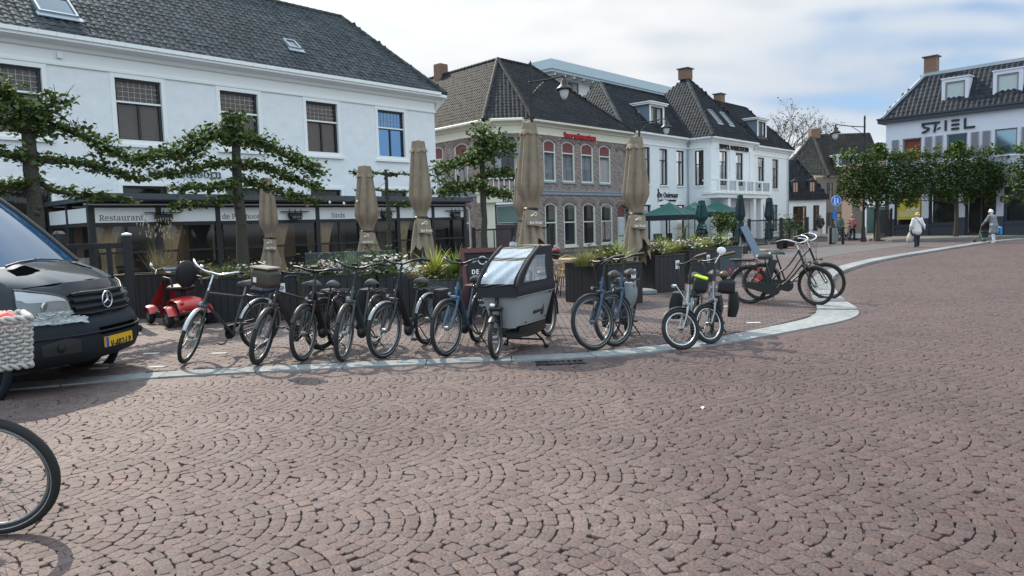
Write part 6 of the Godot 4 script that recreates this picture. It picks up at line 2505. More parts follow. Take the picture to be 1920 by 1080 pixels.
func shrub(label: String, at: Vector3, h: float, rad: float, palm: bool, m: Material) -> void:
	var r := thing("potted_palm" if palm else "potted_shrub", label, "potted plant", at, 0.0, "potted plants on the hotel terrace")
	var b := B.new()
	b.lathe([Vector2(0, 0), Vector2(0.26, 0), Vector2(0.36, 0.55), Vector2(0.32, 0.55), Vector2(0.0, 0.5)], 14)
	part("pot", b, m, r)
	b = B.new()
	b.tube([Vector3(0, 0.45, 0), Vector3(0.03, h * 0.55, 0)], 0.05, 7)
	part("stem", b, M.bark, r)
	if palm:
		b = B.new()
		for f in 15:
			var a := TAU * f / 15.0 + rnd(-0.2, 0.2)
			var e := rnd(0.1, 1.3)
			var d := Vector3(cos(a) * cos(e), sin(e), sin(a) * cos(e))
			for k in 24:
				var t := k / 24.0
				var p := Vector3(0.03, h * 0.55, 0) + d * rad * 1.3 * t - Vector3(0, t * t * rad * 0.5, 0)
				var sd := d.cross(Vector3.UP).normalized() * (1 if k % 2 else -1)
				blade(b, p, (sd + d * 0.7 + Vector3(0, -0.2, 0)).normalized(), rad * 0.42 * (1.1 - t), 0.014, 0.4, Color(0.05, 0.085, 0.025), Color(0.11, 0.15, 0.05))
		part("fronds", b, M.leaf, r)
	else:
		var xs := []
		var cs := []
		for k in 900:
			var q := Vector3(gauss(), gauss(), gauss()) * 0.62
			add_leaf(xs, cs, Vector3(0, h - rad, 0) + q * rad, 0.10, Color(0.04, 0.075, 0.022))
		many("leaves", leaf_mesh(), M.leaf, xs, cs, r)

func open_parasol(label: String, at: Vector3, turn: float, half: float, eave: float, peak: float) -> void:
	var r := thing("green_parasol", label, "parasol", at, turn, "open green parasols of the hotel")
	var gr := mat("parasol_green", col(0.010, 0.075, 0.062), 0.8)
	var dk := mat("parasol_dark", col(0.012, 0.02, 0.032), 0.8)
	var b := B.new()
	b.rod(Vector3.ZERO, Vector3(0, peak, 0), 0.035, 8)
	part("pole", b, M.black_metal, r)
	b = B.new()
	b.cbox(Vector3(0, 0.05, 0), Vector3(0.8, 0.1, 0.8), 0.02)
	part("base", b, M.concrete, r)
	var c := [Vector3(-half, eave, half), Vector3(half, eave, half), Vector3(half, eave, -half), Vector3(-half, eave, -half)]
	for k in 4:
		var p: Vector3 = c[k]
		var q: Vector3 = c[(k + 1) % 4]
		b = B.new()
		var g := []
		for i in 7:
			var t := i / 6.0
			var row := PackedVector3Array()
			for m in 9:
				var u := m / 8.0
				var w := p.lerp(q, u).lerp(Vector3(0, peak, 0), t)
				w.y -= 0.12 * sin(t * PI) * (1.0 - absf(u - 0.5))
				row.append(w)
			g.append(row)
		b.grid(g)
		part("canopy_panel", b, gr if k < 2 else dk, r)
		b = B.new()
		b.bar((p + q) * 0.5 * 0.0 + p + Vector3(0, -0.15, 0), q + Vector3(0, -0.15, 0), 0.012, 0.3)
		part("valance", b, dk, r)
		b = B.new()
		b.bar(Vector3(0, peak - 0.08, 0), p + Vector3(0, -0.02, 0), 0.02, 0.03)
		part("rib", b, M.alu, r)

func hotel_terrace() -> void:
	open_parasol("nearest open green parasol, right of the rightmost beige umbrella", Vector3(9.45, 0.05, -42.5), -0.55, 1.4, 1.95, 2.72)
	open_parasol("open green parasol in the middle, behind the potted palms", Vector3(11.9, 0.05, -46.2), -0.5, 1.35, 2.1, 2.78)
	open_parasol("farthest open green parasol, before the hotel porch", Vector3(14.3, 0.05, -49.5), -0.4, 1.5, 2.1, 2.95)
	var g := "closed dark green parasols"
	var c := mat("bottle_green", col(0.010, 0.026, 0.032), 0.85)
	folded_umbrella("closed_green_parasol", "closed green parasol with white print in front of the open ones", Vector3(11.0, 0.05, -41.2), 2.72, 0.7, 0.36, mat("sea_green", col(0.011, 0.05, 0.055), 0.85), 0.3, g, M.print_white, "bier", 11)
	folded_umbrella("closed_green_parasol", "tallest closed dark green parasol, left of the hotel porch post", Vector3(10.75, 0.05, -33.5), 2.70, 0.75, 0.24, c, 0.0, g, M.print_white, "", 12)
	folded_umbrella("closed_green_parasol", "closed dark green parasol standing nearest the kerb on the right", Vector3(12.5, 0.05, -34.6), 2.56, 0.75, 0.25, c, 0.2, g, M.print_white, "", 13)
	shrub("tall potted palm left of the printed green parasol", Vector3(9.4, 0.05, -38.6), 2.2, 0.9, true, M.black_plastic)
	shrub("leafy potted tree just right of the printed green parasol", Vector3(11.4, 0.05, -38.6), 2.1, 0.6, false, M.black_plastic)
	shrub("potted olive bush in front of the hotel porch", Vector3(12.7, 0.05, -40.8), 1.9, 0.65, false, M.black_plastic)
	shrub("bushy climber against the brick house beside the rightmost beige umbrella", Vector3(7.6, 0.05, -44.0), 3.05, 0.65, false, M.black_plastic)
	shrub("potted palm beside the parasol nearest the kerb", Vector3(14.2, 0.05, -37.4), 1.5, 0.7, true, M.black_plastic)
	shrub("green potted bush between the black screens", Vector3(15.5, 0.05, -39.8), 1.7, 0.6, false, mat("terracotta", col(0.12, 0.05, 0.03), 0.8))
	shrub("low potted bush at the end of the hotel terrace", Vector3(17.2, 0.05, -42.6), 1.15, 0.5, false, M.black_plastic)
	# dark terrace chairs and tables under the green parasols
	for k in 4:
		var r := thing("dark_terrace_chair", ["first dark terrace chair from the left under the open green parasols", "second dark terrace chair from the left under the open green parasols", "third dark terrace chair from the left under the open green parasols", "fourth dark terrace chair from the left under the open green parasols"][k], "chair", Vector3(7.9 + k * 0.95, 0.05, -38.2 - k * 0.75), 0.8 * k, "dark terrace chairs")
		var b := B.new()
		b.cbox(Vector3(0, 0.45, 0), Vector3(0.48, 0.06, 0.46), 0.02)
		part("seat", b, M.black_plastic, r)
		b = B.new()
		b.cbox(Vector3(0, 0.72, -0.22), Vector3(0.48, 0.48, 0.05), 0.02)
		part("backrest", b, M.black_plastic, r)
		for s in [[-1, -1], [1, -1], [-1, 1], [1, 1]]:
			b = B.new()
			b.rod(Vector3(s[0] * 0.2, 0.43, s[1] * 0.19), Vector3(s[0] * 0.23, 0, s[1] * 0.22), 0.015)
			part("leg", b, M.black_metal, r)

func street_bits() -> void:
	var r := thing("pedestrian_sign", "round blue pedestrian zone sign with a small blue plate on a grey pole", "sign", Vector3(18.62, 0.05, -41.0), 0.1)
	var b := B.new()
	b.rod(Vector3.ZERO, Vector3(0, 2.75, 0), 0.03, 10)
	part("pole", b, M.alu, r)
	var blue := mat("sign_blue", col(0.01, 0.12, 0.48), 0.4)
	b = B.new()
	b.tube([Vector3(0, 2.46, 0.03), Vector3(0, 2.46, 0.05)], 0.31, 28)
	part("disc", b, blue, r)
	b = B.new()
	b.torus(Vector3(0, 2.46, 0.052), Vector3.BACK, 0.29, 0.009, 32, 5)
	for p in [[-0.09, 0.22], [0.08, 0.16]]:    # two walking figures
		var h: float = p[1]
		b.ball(Vector3(p[0], 2.46 + h * 0.75, 0.052), Vector3(0.035, 0.035, 0.006), 8, 5)
		b.bar(Vector3(p[0], 2.46 + h * 0.5, 0.052), Vector3(p[0], 2.46 - h * 0.15, 0.052), 0.065, 0.008, Vector3.BACK)
		b.bar(Vector3(p[0] - 0.01, 2.46 - h * 0.15, 0.052), Vector3(p[0] - 0.05, 2.46 - h * 0.95, 0.052), 0.03, 0.008, Vector3.BACK)
		b.bar(Vector3(p[0] + 0.01, 2.46 - h * 0.15, 0.052), Vector3(p[0] + 0.05, 2.46 - h * 0.95, 0.052), 0.03, 0.008, Vector3.BACK)
	part("figures", b, M.print_white, r)
	b = B.new()
	b.mm(Vector3(-0.2, 1.45, 0.03), Vector3(0.02, 1.95, 0.05))
	part("plate", b, blue, r)
	var lab := ["black bollard left of the blue sign pole", "black bollard right beside the blue sign pole", "short black bollard in the middle of the group under the blue sign"]
	var at := [Vector3(18.2, 0.05, -40.7), Vector3(18.72, 0.05, -40.3), Vector3(18.75, 0.05, -41.6)]
	for k in 3:
		r = thing("bollard", lab[k], "bollard", at[k], 0.0, "black bollards")
		b = B.new()
		var h: float = [0.98, 1.02, 0.9][k]
		b.lathe([Vector2(0.0, 0), Vector2(0.075, 0.0), Vector2(0.07, h - 0.1), Vector2(0.085, h - 0.09), Vector2(0.085, h - 0.03), Vector2(0.05, h), Vector2(0.0, h + 0.01)], 12)
		part("shaft", b, M.black_metal, r)
	r = thing("waste_bin", "grey litter bin between the bollards under the blue sign", "bin", Vector3(18.55, 0.05, -41.2))
	b = B.new()
	b.cbox(Vector3(0, 0.5, 0), Vector3(0.42, 0.9, 0.4), 0.03)
	part("body", b, mat("bin_grey", col(0.20, 0.21, 0.21), 0.5), r)
	b = B.new()
	b.cbox(Vector3(0, 0.99, 0), Vector3(0.46, 0.08, 0.44), 0.02)
	part("lid", b, M.black_metal, r)
	# black railing left of the corner shop
	r = thing("iron_railing", "black iron railing between the clipped lime trunk and the corner shop", "railing", Vector3(22.4, 0.05, -44.0))
	var d := Vector3(2.9, 0, -3.6)
	for k in 2:
		b = B.new()
		b.cbox(d * k + Vector3(0, 1.0, 0), Vector3(0.12, 2.0, 0.12), 0.01)
		part("post", b, M.black_metal, r)
	b = B.new()
	for y in [0.25, 1.7]:
		b.bar(Vector3(0, y, 0) + d * 0.02, Vector3(0, y, 0) + d * 0.98, 0.04, 0.06)
	part("rail", b, M.black_metal, r)
	for k in range(1, 26):
		b = B.new()
		b.rod(d * k / 26.0 + Vector3(0, 0.1, 0), d * k / 26.0 + Vector3(0, 1.9, 0), 0.016, 5)
		part("bar", b, M.black_metal, r)
	# string of lights from tree to pavilion
	r = thing("light_string", "thin dark cable with small bulbs hung between the trees and the second umbrella", "cable", Vector3.ZERO)
	b = B.new()
	var pts := []
	var bb := B.new()
	for k in 25:
		var t := k / 24.0
		var p := Vector3(-4.7, 2.55, -16.7).lerp(Vector3(-3.45, 3.0, -20.3), t)
		p.y -= 0.35 * sin(t * PI)
		pts.append(p)
		if k % 4 == 2:
			bb.ball(p - Vector3(0, 0.05, 0), Vector3(0.03, 0.04, 0.03), 8, 6)
	b.tube(pts, 0.008, 5)
	part("wire", b, M.black_plastic, r)
	part("bulb", bb, M.white_plastic, r)
	# worn markings and a few bits of litter
	var marks := [Vector3(-5.15, 0, -8.75), Vector3(-4.42, 0, -8.72), Vector3(-5.0, 0, -9.75), Vector3(-4.0, 0, -9.6), Vector3(0.25, 0, -11.6), Vector3(1.55, 0, -11.6), Vector3(3.9, 0, -13.1), Vector3(3.7, 0, -10.9)]
	for k in marks.size():
		r = thing("white_marking_brick", "worn white marking brick in the plaza paving, " + ["nearest the van's shadow edge", "right of the van's bumper by the kerb", "in front of the van's number plate", "before the leftmost bicycle's front wheel", "behind the cargo bike", "beside the first black planter", "behind the small-wheeled bikes", "in front of the child seat bike"][k], "marking", marks[k] + Vector3(0, 0.0545, 0), 0.0, "white bricks marking the parking bays")
		b = B.new()
		b.cbox(Vector3.ZERO, Vector3(0.2, 0.008, 0.09), 0.003)
		part("face", b, mat("worn_white", col(0.42, 0.41, 0.40), 0.9), r)
	r = thing("litter_scrap", "small white scrap of paper lying on the road setts", "litter", Vector3(1.62, 0.036, -6.05), 0.4)
	r.scale = Vector3.ONE * 0.7
	b = B.new()
	b.grid([PackedVector3Array([Vector3(-0.03, 0, 0.02), Vector3(0, 0.015, 0.02), Vector3(0.03, 0.002, 0.018)]), PackedVector3Array([Vector3(-0.03, 0.004, -0.02), Vector3(0, 0.02, -0.02), Vector3(0.035, 0.0, -0.022)])])
	part("paper", b, M.white_plastic, r)

# ---------------------------------------------------------------- van
const NOSE := [[-0.16, 0.29, 0.90, 0.36], [-0.04, 0.34, 0.94, 0.37], [-0.005, 0.43, 0.97, 0.37], [0.0, 0.52, 0.985, 0.37], [-0.01, 0.63, 0.985, 0.36], [-0.05, 0.72, 0.985, 0.36], [-0.10, 0.775, 0.98, 0.35], [-0.115, 0.80, 0.975, 0.345], [-0.14, 0.90, 0.965, 0.34], [-0.18, 1.02, 0.945, 0.33], [-0.22, 1.10, 0.925, 0.31], [-0.27, 1.135, 0.91, 0.28], [-0.38, 1.195, 0.895, 0.22], [-0.58, 1.275, 0.885, 0.18], [-0.80, 1.35, 0.875, 0.15], [-0.83, 1.36, 0.865, 0.15], [-1.16, 1.69, 0.835, 0.16], [-1.48, 1.99, 0.80, 0.17], [-1.78, 2.24, 0.765, 0.18], [-1.88, 2.31, 0.77, 0.18], [-2.16, 2.44, 0.80, 0.10], [-3.4, 2.52, 0.82, 0.0], [-6.3, 2.52, 0.82, 0.0]]

func nose(i: float, s: float) -> Vector3:
	var a := clampi(int(i), 0, NOSE.size() - 2)
	var t := i - a
	var p: Array = NOSE[a]
	var q: Array = NOSE[a + 1]
	var k := lerpf(p[3], q[3], t)
	var y := lerpf(p[1], q[1], t)
	var x := lerpf(p[0], q[0], t) - k * pow(absf(s), 2.6)
	if y > 1.1 and y < 1.36:   # raised centre of the bonnet
		y += 0.035 * (1.0 - smoothstep(0.45, 0.62, absf(s)))
	return Vector3(x, y, s * lerpf(p[2], q[2], t))

func nose_at(y: float, s: float, out: float) -> Vector3:   # a point on the nose at that height, moved outwards
	var i := 0
	while i < NOSE.size() - 2 and NOSE[i + 1][1] < y:
		i += 1
	var t: float = (y - NOSE[i][1]) / (NOSE[i + 1][1] - NOSE[i][1])
	var p := nose(i + t, s)
	var e := (nose(i + t, s + 0.02) - nose(i + t, s - 0.02)).normalized()
	var u := (nose(i + minf(t + 0.1, 1.0), s) - nose(i + maxf(t - 0.1, 0.0), s)).normalized()
	var nn := u.cross(e).normalized()
	if nn.x < 0.0 and nn.y <= 0.2:
		nn = -nn
	return p + nn * out

func patch(s0: float, s1: float, ylo: Callable, yhi: Callable, out: float, nu := 14, nv := 8, ripple := 0.0) -> B:
	var b := B.new()
	var g := []
	for i in nv + 1:
		var row := PackedVector3Array()
		for j in nu + 1:
			var s := lerpf(s0, s1, float(j) / nu)
			row.append(nose_at(lerpf(ylo.call(s), yhi.call(s), float(i) / nv), s, out + (rnd(-ripple, ripple) if ripple > 0.0 else 0.0)))
		g.append(row)
	b.grid(g, false, true)
	return b

func van() -> void:
	var r := thing("delivery_van", "dark grey delivery van with a taped broken headlight at the left edge", "van", Vector3(-4.54, 0.02, -8.15), -0.03)
	var paint := mat("van_paint", col(0.007, 0.012, 0.020), 0.35, 0.0)
	paint.clearcoat_enabled = true
	paint.clearcoat = 0.6
	paint.metallic_specular = 0.2
	paint.clearcoat_roughness = 0.05
	var plast := mat("van_plastic", col(0.016, 0.020, 0.026), 0.55)
	plast.metallic_specular = 0.25
	var strip := func(i0: int, i1: int, s0 := -1.0, s1 := 1.0) -> B:
		var b := B.new()
		var g := []
		for i in range(i0, i1 + 1):
			var row := PackedVector3Array()
			for j in 33:
				row.append(nose(i, lerpf(s0, s1, j / 32.0)))
			g.append(row)
		b.grid(g, false, true)
		return b
	part("bumper", strip.call(0, 7), plast, r)
	part("nose_panel", strip.call(7, 11), paint, r)
	part("bonnet", strip.call(11, 14), paint, r)
	part("cowl", strip.call(14, 15), M.black_plastic, r)
	var gl := mat("van_glass", col(0.012, 0.05, 0.12), 0.04)
	gl.metallic_specular = 0.6
	part("windscreen", strip.call(15, 18), gl, r)
	part("roof", strip.call(18, 22), paint, r)
	for sg in [-1.0, 1.0]:
		var b := B.new()
		var g := []
		for i in NOSE.size() - 1:
			var p := nose(i, sg)
			var zz: float = sg * (0.99 if p.y < 1.3 else lerpf(0.99, 0.84, clampf((p.y - 1.3) / 1.2, 0, 1)))
			var row := PackedVector3Array([p, Vector3(minf(p.x - 0.25, -0.62), p.y, lerpf(p.z, zz, 0.7)), Vector3(minf(p.x - 0.6, -1.2), p.y, zz), Vector3(-6.3, p.y, zz)])
			g.append(row)
		b.grid(g, false, sg < 0)
		part("side_panel", b, paint, r)
		b = B.new()
		b.quad(Vector3(-1.75, 1.40, sg * 0.985), Vector3(-2.7, 1.40, sg * 0.985), Vector3(-2.7, 2.05, sg * 0.92), Vector3(-2.15, 2.05, sg * 0.92))
		part("side_window", b, gl, r)
		# pillar edge of the windscreen
		b = B.new()
		var pts := []
		for i in range(15, 20):
			pts.append(nose(i, sg * 0.985) + Vector3(0.012, 0.008, 0))
		b.tube(pts, 0.03, 6)
		part("windscreen_pillar", b, M.black_plastic, r)
		# mirror
		b = B.new()
		b.rod(Vector3(-1.5, 1.45, sg * 0.95), Vector3(-1.42, 1.52, sg * 1.14), 0.03)
		b.cbox(Vector3(-1.4, 1.58, sg * 1.2), Vector3(0.1, 0.34, 0.2), 0.04)
		part("mirror", b, M.black_plastic, r)
		# wheels
		for x in [-1.02, -4.8]:
			b = B.new()
			b.torus(Vector3(x, 0.34, sg * 0.86), Vector3.BACK, 0.245, 0.095, 28, 8, 1.15)
			var w := part("wheel", b, M.rubber, r)
			b = B.new()
			b.tube([Vector3(x, 0.34, sg * 0.82), Vector3(x, 0.34, sg * 0.93)], 0.2, 20)
			part("rim", b, M.alu, w)
		b = B.new()
		b.torus(Vector3(-1.02, 0.34, sg * 0.955), Vector3.BACK, 0.42, 0.05, 28, 6)
		part("wheel_arch", b, plast, r)
	var bt := B.new()
	bt.mm(Vector3(-6.3, 0.24, -0.85), Vector3(-0.6, 0.34, 0.85))
	bt.mm(Vector3(-6.3, 0.3, -0.9), Vector3(-6.28, 2.5, 0.9))
	part("floor_pan", bt, M.black_plastic, r)
	# headlights
	for sg in [1.0, -1.0]:
		var lo := func(s: float) -> float: return lerpf(0.845, 0.83, clampf((absf(s) - 0.53) / 0.44, 0, 1)) + (0.05 if absf(s) > 0.92 else 0.0)
		var hi := func(s: float) -> float: return lerpf(0.985, 1.125, pow(clampf((absf(s) - 0.53) / 0.44, 0, 1), 0.6))
		var refl := mat("reflector", col(0.22, 0.24, 0.26), 0.12, 0.8)
		var h := part("headlight", patch(sg * 0.53, sg * 0.975, lo, hi, 0.006), refl, r)
		var b := B.new()
		for q in [[0.76, 0.93, 0.062]]:
			b.ball(nose_at(q[1], sg * q[0], 0.002), Vector3(0.012, q[2], q[2]), 14, 9)
		part("lamp", b, mat("lamp_bowl", col(0.6, 0.63, 0.66), 0.12, 0.9), h)
		part("running_light", patch(sg * 0.55, sg * 0.97, func(s: float) -> float: return lerpf(lo.call(s), hi.call(s), 0.66 - 0.1 * sin(s * 9.0)), func(s: float) -> float: return hi.call(s) - 0.012, 0.014), mat("lamp_white", col(0.62, 0.66, 0.70), 0.2, 0.3), h)
		b = B.new()
		var e0 := []
		for k in 13:
			var s: float = sg * lerpf(0.53, 0.975, k / 12.0)
			e0.append(nose_at(hi.call(s), s, 0.012))
		b.tube(e0, 0.012, 5)
		e0 = []
		for k in 13:
			var s: float = sg * lerpf(0.53, 0.93, k / 12.0)
			e0.append(nose_at(lerpf(lo.call(s), hi.call(s), 0.04), s, 0.012))
		b.tube(e0, 0.009, 5)
		part("bezel", b, M.black_plastic, h)
		part("lens", patch(sg * 0.53, sg * 0.975, lo, hi, 0.028), M.glass, h)
	# crumpled clear tape across the broken lamp and bumper edge
	var tape := mat("tape", col(0.62, 0.68, 0.70), 0.10)
	tape.transparency = BaseMaterial3D.TRANSPARENCY_ALPHA
	tape.albedo_color.a = 0.5
	for k in 5:
		var y0 := 0.735 + k * 0.027
		var a := 0.46 + rnd(-0.12, 0.05) if k < 3 else 0.56 + rnd(-0.05, 0.05)
		part("tape", patch(a, 0.93 - 0.02 * k, func(s: float) -> float: return y0 + 0.045 * (s - 0.6) - 0.01, func(s: float) -> float: return y0 + 0.05 * (s - 0.6) + 0.024, 0.040 + 0.003 * k, 18, 4, 0.017), tape, r, "strip of crumpled clear tape over the broken headlight")
	# grille
	var glo := func(s: float) -> float: return 0.775 + 0.045 * absf(s) / 0.5
	var ghi := func(s: float) -> float: return 1.085 - 0.05 * absf(s) / 0.5
	var gr := part("grille", patch(-0.5, 0.5, glo, ghi, 0.008, 20, 6), mat("grille_black", col(0.008, 0.009, 0.010), 0.5), r)
	for k in 4:
		var b := B.new()
		var g := []
		var yk := 0.80 + k * 0.078
		for q in 7:
			var a := PI * q / 6.0
			var row := PackedVector3Array()
			for j in 25:
				var s := lerpf(-0.49, 0.49, j / 24.0)
				row.append(nose_at(clampf(yk + 0.02 * (1.0 - absf(s) * 2.0) * (k - 1.5) * -0.4 - 0.026 * cos(a), glo.call(s), ghi.call(s)), s, 0.01 + 0.032 * sin(a)))
			g.append(row)
		b.grid(g, false, true)
		part("slat", b, plast, gr)
	var bm := B.new()
	for j in 30:
		var s := -0.48 + j * 0.033
		for k in 3:
			bm.box(nose_at(0.84 + k * 0.078, s, 0.010), Vector3(0.008, 0.02, 0.012))
	part("mesh", bm, M.black_plastic, gr)
	# star badge
	var b := B.new()
	var c := nose_at(0.925, 0.0, 0.055)
	b.torus(c, Vector3.RIGHT, 0.092, 0.0085, 32, 7)
	for k in 3:
		var a := PI / 2 + TAU * k / 3.0
		var d := Vector3(0, sin(a), cos(a))
		b.tube([c + Vector3(0.004, 0, 0), c + d * 0.092], [0.016, 0.0035], 4)
	part("star_badge", b, M.chrome, r)
	# number plate
	b = B.new()
	b.mm(Vector3(-0.01, 0.425, -0.26), Vector3(0.014, 0.54, 0.26))
	var pl := part("number_plate", b, mat("plate_yellow", col(0.62, 0.36, 0.015), 0.45), r)
	b = B.new()
	b.mm(Vector3(0.0142, 0.426, 0.212), Vector3(0.016, 0.539, 0.259))
	part("country_strip", b, M.sign_blue if M.has("sign_blue") else mat("plate_blue", col(0.01, 0.08, 0.42), 0.4), pl)
	text("lettering", "V-482-LP", "Droid Sans", 0.072, Vector3(0.0165, 0.448, -0.025), M.print_black, pl, 0.003, Vector3(0, PI / 2, 0), 700)
	# bumper openings, fog lamps, vents, wipers
	mat("hole", col(0.003, 0.003, 0.003), 1.0).metallic_specular = 0.0
	part("air_slot", patch(-0.44, 0.30, func(_s: float) -> float: return 0.575, func(_s: float) -> float: return 0.655, 0.006, 16, 4), mat("hole", col(0.003, 0.003, 0.003), 1.0), r)
	for sg in [-1.0, 1.0]:
		part("fog_recess", patch(sg * 0.56, sg * 0.90, func(s: float) -> float: return 0.43, func(s: float) -> float: return 0.55 + 0.05 * (1.0 - absf(absf(s) - 0.7) / 0.2), 0.005, 10, 5), M.black_plastic, r)
		b = B.new()
		b.ball(nose_at(0.50, sg * 0.75, 0.012), Vector3(0.03, 0.045, 0.045), 16, 9)
		part("fog_lamp", b, plast, r)
		b = B.new()
		var g := []
		for i in 5:
			var row := PackedVector3Array()
			for j in 7:
				row.append(nose(12.9 + i * 0.2, sg * lerpf(0.42, 0.74 - i * 0.015, j / 6.0)) + Vector3(0.0, 0.005, 0))
			g.append(row)
		b.grid(g, false, sg > 0)
		part("bonnet_vent", b, M.hole, r)
		b = B.new()
		b.tube([nose(14.6, sg * 0.6) + Vector3(0, 0.012, 0), nose(15.1, sg * 0.35) + Vector3(0.012, 0.012, 0), nose(15.16, sg * -0.05) + Vector3(0.012, 0.012, 0)], 0.009, 5)
		part("wiper", b, M.black_plastic, r)
	b = B.new()
	b.tube([nose(11.05, -0.9), nose(11.05, -0.5), nose(11.05, 0.0), nose(11.05, 0.5), nose(11.05, 0.9)], 0.007, 5)
	part("bonnet_gap", b, M.hole, r)
	b = B.new()
	var seam := []
	for k in 25:
		seam.append(nose(7.0, lerpf(-0.99, 0.99, k / 24.0)))
	b.tube(seam, 0.006, 5)
	part("bumper_gap", b, M.hole, r)
	b = B.new()
	seam = []
	for k in 25:
		seam.append(nose(3.0, lerpf(-0.97, 0.97, k / 24.0)) + Vector3(0.004, 0.09, 0))
	b.tube(seam, 0.012, 6)
	part("bumper_crease", b, plast, r)

# ---------------------------------------------------------------- mobility scooter
func scooter() -> void:
	var r := thing("mobility_scooter", "red mobility scooter with black seat parked between the van and the bicycles", "mobility scooter", Vector3(-5.84, 0.05, -12.75), 2.38)
	var red := mat("scooter_red", col(0.50, 0.015, 0.018), 0.25)
	red.clearcoat_enabled = true
	for w in [[0.0, 0.33, 0.165], [0.0, -0.33, 0.165], [0.98, 0.28, 0.15], [0.98, -0.28, 0.15]]:
		var b := B.new()
		b.torus(Vector3(w[0], w[2], w[1]), Vector3.BACK, w[2] - 0.045, 0.045, 24, 8, 1.2)
		var t := part("wheel", b, M.rubber, r)
		b = B.new()
		b.tube([Vector3(w[0], w[2], w[1] - 0.03), Vector3(w[0], w[2], w[1] + 0.03)], 0.105, 18)
		part("rim", b, mat("rim_grey", col(0.16, 0.19, 0.24), 0.4, 0.3), t)
		b = B.new()
		for k in 5:
			var a := TAU * k / 5.0
			for sg in [-1, 1]:
				b.bar(Vector3(w[0], w[2], w[1] + sg * 0.035), Vector3(w[0] + cos(a) * 0.1, w[2] + sin(a) * 0.1, w[1] + sg * 0.035), 0.028, 0.014, Vector3.BACK)
		b.tube([Vector3(w[0], w[2], w[1] - 0.045), Vector3(w[0], w[2], w[1] + 0.045)], 0.03, 10)
		part("spoke", b, M.alu, t)
	var b := B.new()
	b.cbox(Vector3(0.52, 0.22, 0), Vector3(0.8, 0.06, 0.5), 0.02)
	part("deck", b, M.black_plastic, r)
	b = B.new()
	var g := []
	for p in [[-0.24, 0.30, 0.20], [-0.27, 0.38, 0.25], [-0.22, 0.50, 0.26], [0.05, 0.53, 0.26], [0.28, 0.48, 0.24], [0.34, 0.30, 0.22]]:
		var row := PackedVector3Array()
		for k in 9:
			var u := k / 8.0 * 2.0 - 1.0
			row.append(Vector3(p[0], p[1] - 0.05 * pow(absf(u), 3.0), u * p[2]))
		g.append(row)
	b.grid(g, false, false)
	part("rear_body", b, red, r)
	b = B.new()
	b.cbox(Vector3(0.02, 0.33, 0), Vector3(0.5, 0.2, 0.42), 0.03)
	b.cbox(Vector3(-0.27, 0.25, 0), Vector3(0.06, 0.08, 0.5), 0.02)
	part("battery_box", b, M.black_plastic, r)
	for sg in [-1.0, 1.0]:
		for f in [[0.0, 0.165, 0.33, 0.21], [0.98, 0.15, 0.28, 0.19]]:
			b = B.new()
			g = []
			for k in 9:
				var a := lerpf(0.25, 2.9, k / 8.0)
				g.append(PackedVector3Array([Vector3(f[0] + cos(a) * f[3], f[1] + sin(a) * f[3], sg * (f[2] - 0.09)), Vector3(f[0] + cos(a) * (f[3] + 0.012), f[1] + sin(a) * (f[3] + 0.012), sg * f[2]), Vector3(f[0] + cos(a) * (f[3] - 0.005), f[1] + sin(a) * (f[3] - 0.005), sg * (f[2] + 0.075))]))
			b.grid(g)
			part("mudguard", b, red, r)
		b = B.new()
		b.ball(Vector3(-0.265, 0.43, sg * 0.18), Vector3(0.02, 0.035, 0.035), 12, 7)
		part("rear_lamp", b, M.red_plastic, r)
		b = B.new()
		b.ball(Vector3(-0.29, 0.28, sg * 0.17), Vector3(0.02, 0.03, 0.03), 12, 7)
		part("reflector", b, M.red_plastic, r)
	b = B.new()
	g = []
	for p in [[1.22, 0.30, 0.16], [1.16, 0.42, 0.2], [1.02, 0.52, 0.19], [0.90, 0.72, 0.10], [0.86, 0.80, 0.07]]:
		var row := PackedVector3Array()
		for k in 9:
			var u := k / 8.0 * 2.0 - 1.0
			row.append(Vector3(p[0] - 0.06 * u * u, p[1], u * p[2]))
		g.append(row)
	b.grid(g, false, true)
	part("front_cowl", b, red, r)
	b = B.new()
	b.tube([Vector3(0.93, 0.25, 0), Vector3(0.86, 0.62, 0), Vector3(0.72, 0.95, 0)], [0.07, 0.06, 0.05], 10)
	part("tiller", b, M.black_plastic, r)
	b = B.new()
	b.tube([Vector3(0.52, 0.92, -0.30), Vector3(0.62, 1.0, -0.24), Vector3(0.72, 1.04, 0.0), Vector3(0.62, 1.0, 0.24), Vector3(0.52, 0.92, 0.30)], 0.018, 7)
	b.tube([Vector3(0.58, 0.93, -0.2), Vector3(0.56, 0.90, 0.0), Vector3(0.58, 0.93, 0.2)], 0.014, 7)
	part("handlebar", b, M.black_plastic, r)
	b = B.new()
	b.cbox(Vector3(0.66, 1.0, 0), Vector3(0.12, 0.06, 0.24), 0.02)
	part("control_panel", b, M.rim_grey, r)
	b = B.new()
	for sg in [-1.0, 1.0]:
		b.ball(Vector3(0.78, 1.08, sg * 0.27), Vector3(0.025, 0.05, 0.035), 10, 7)
		b.rod(Vector3(0.68, 1.0, sg * 0.24), Vector3(0.78, 1.07, sg * 0.27), 0.008)
	part("mirror", b, M.chrome, r)
	b = B.new()
	b.rod(Vector3(0.12, 0.5, 0), Vector3(0.12, 0.64, 0), 0.04, 10)
	part("seat_post", b, M.black_metal, r)
	b = B.new()
	b.ball(Vector3(0.2, 0.68, 0), Vector3(0.27, 0.07, 0.24), 20, 10)
	part("seat", b, mat("seat_black", col(0.012, 0.013, 0.015), 0.5), r)
	b = B.new()
	b.ball(Vector3(-0.08, 0.93, 0), Vector3(0.06, 0.25, 0.19), 18, 12, Basis(Vector3.BACK, 0.16))
	part("backrest", b, M.seat_black, r)
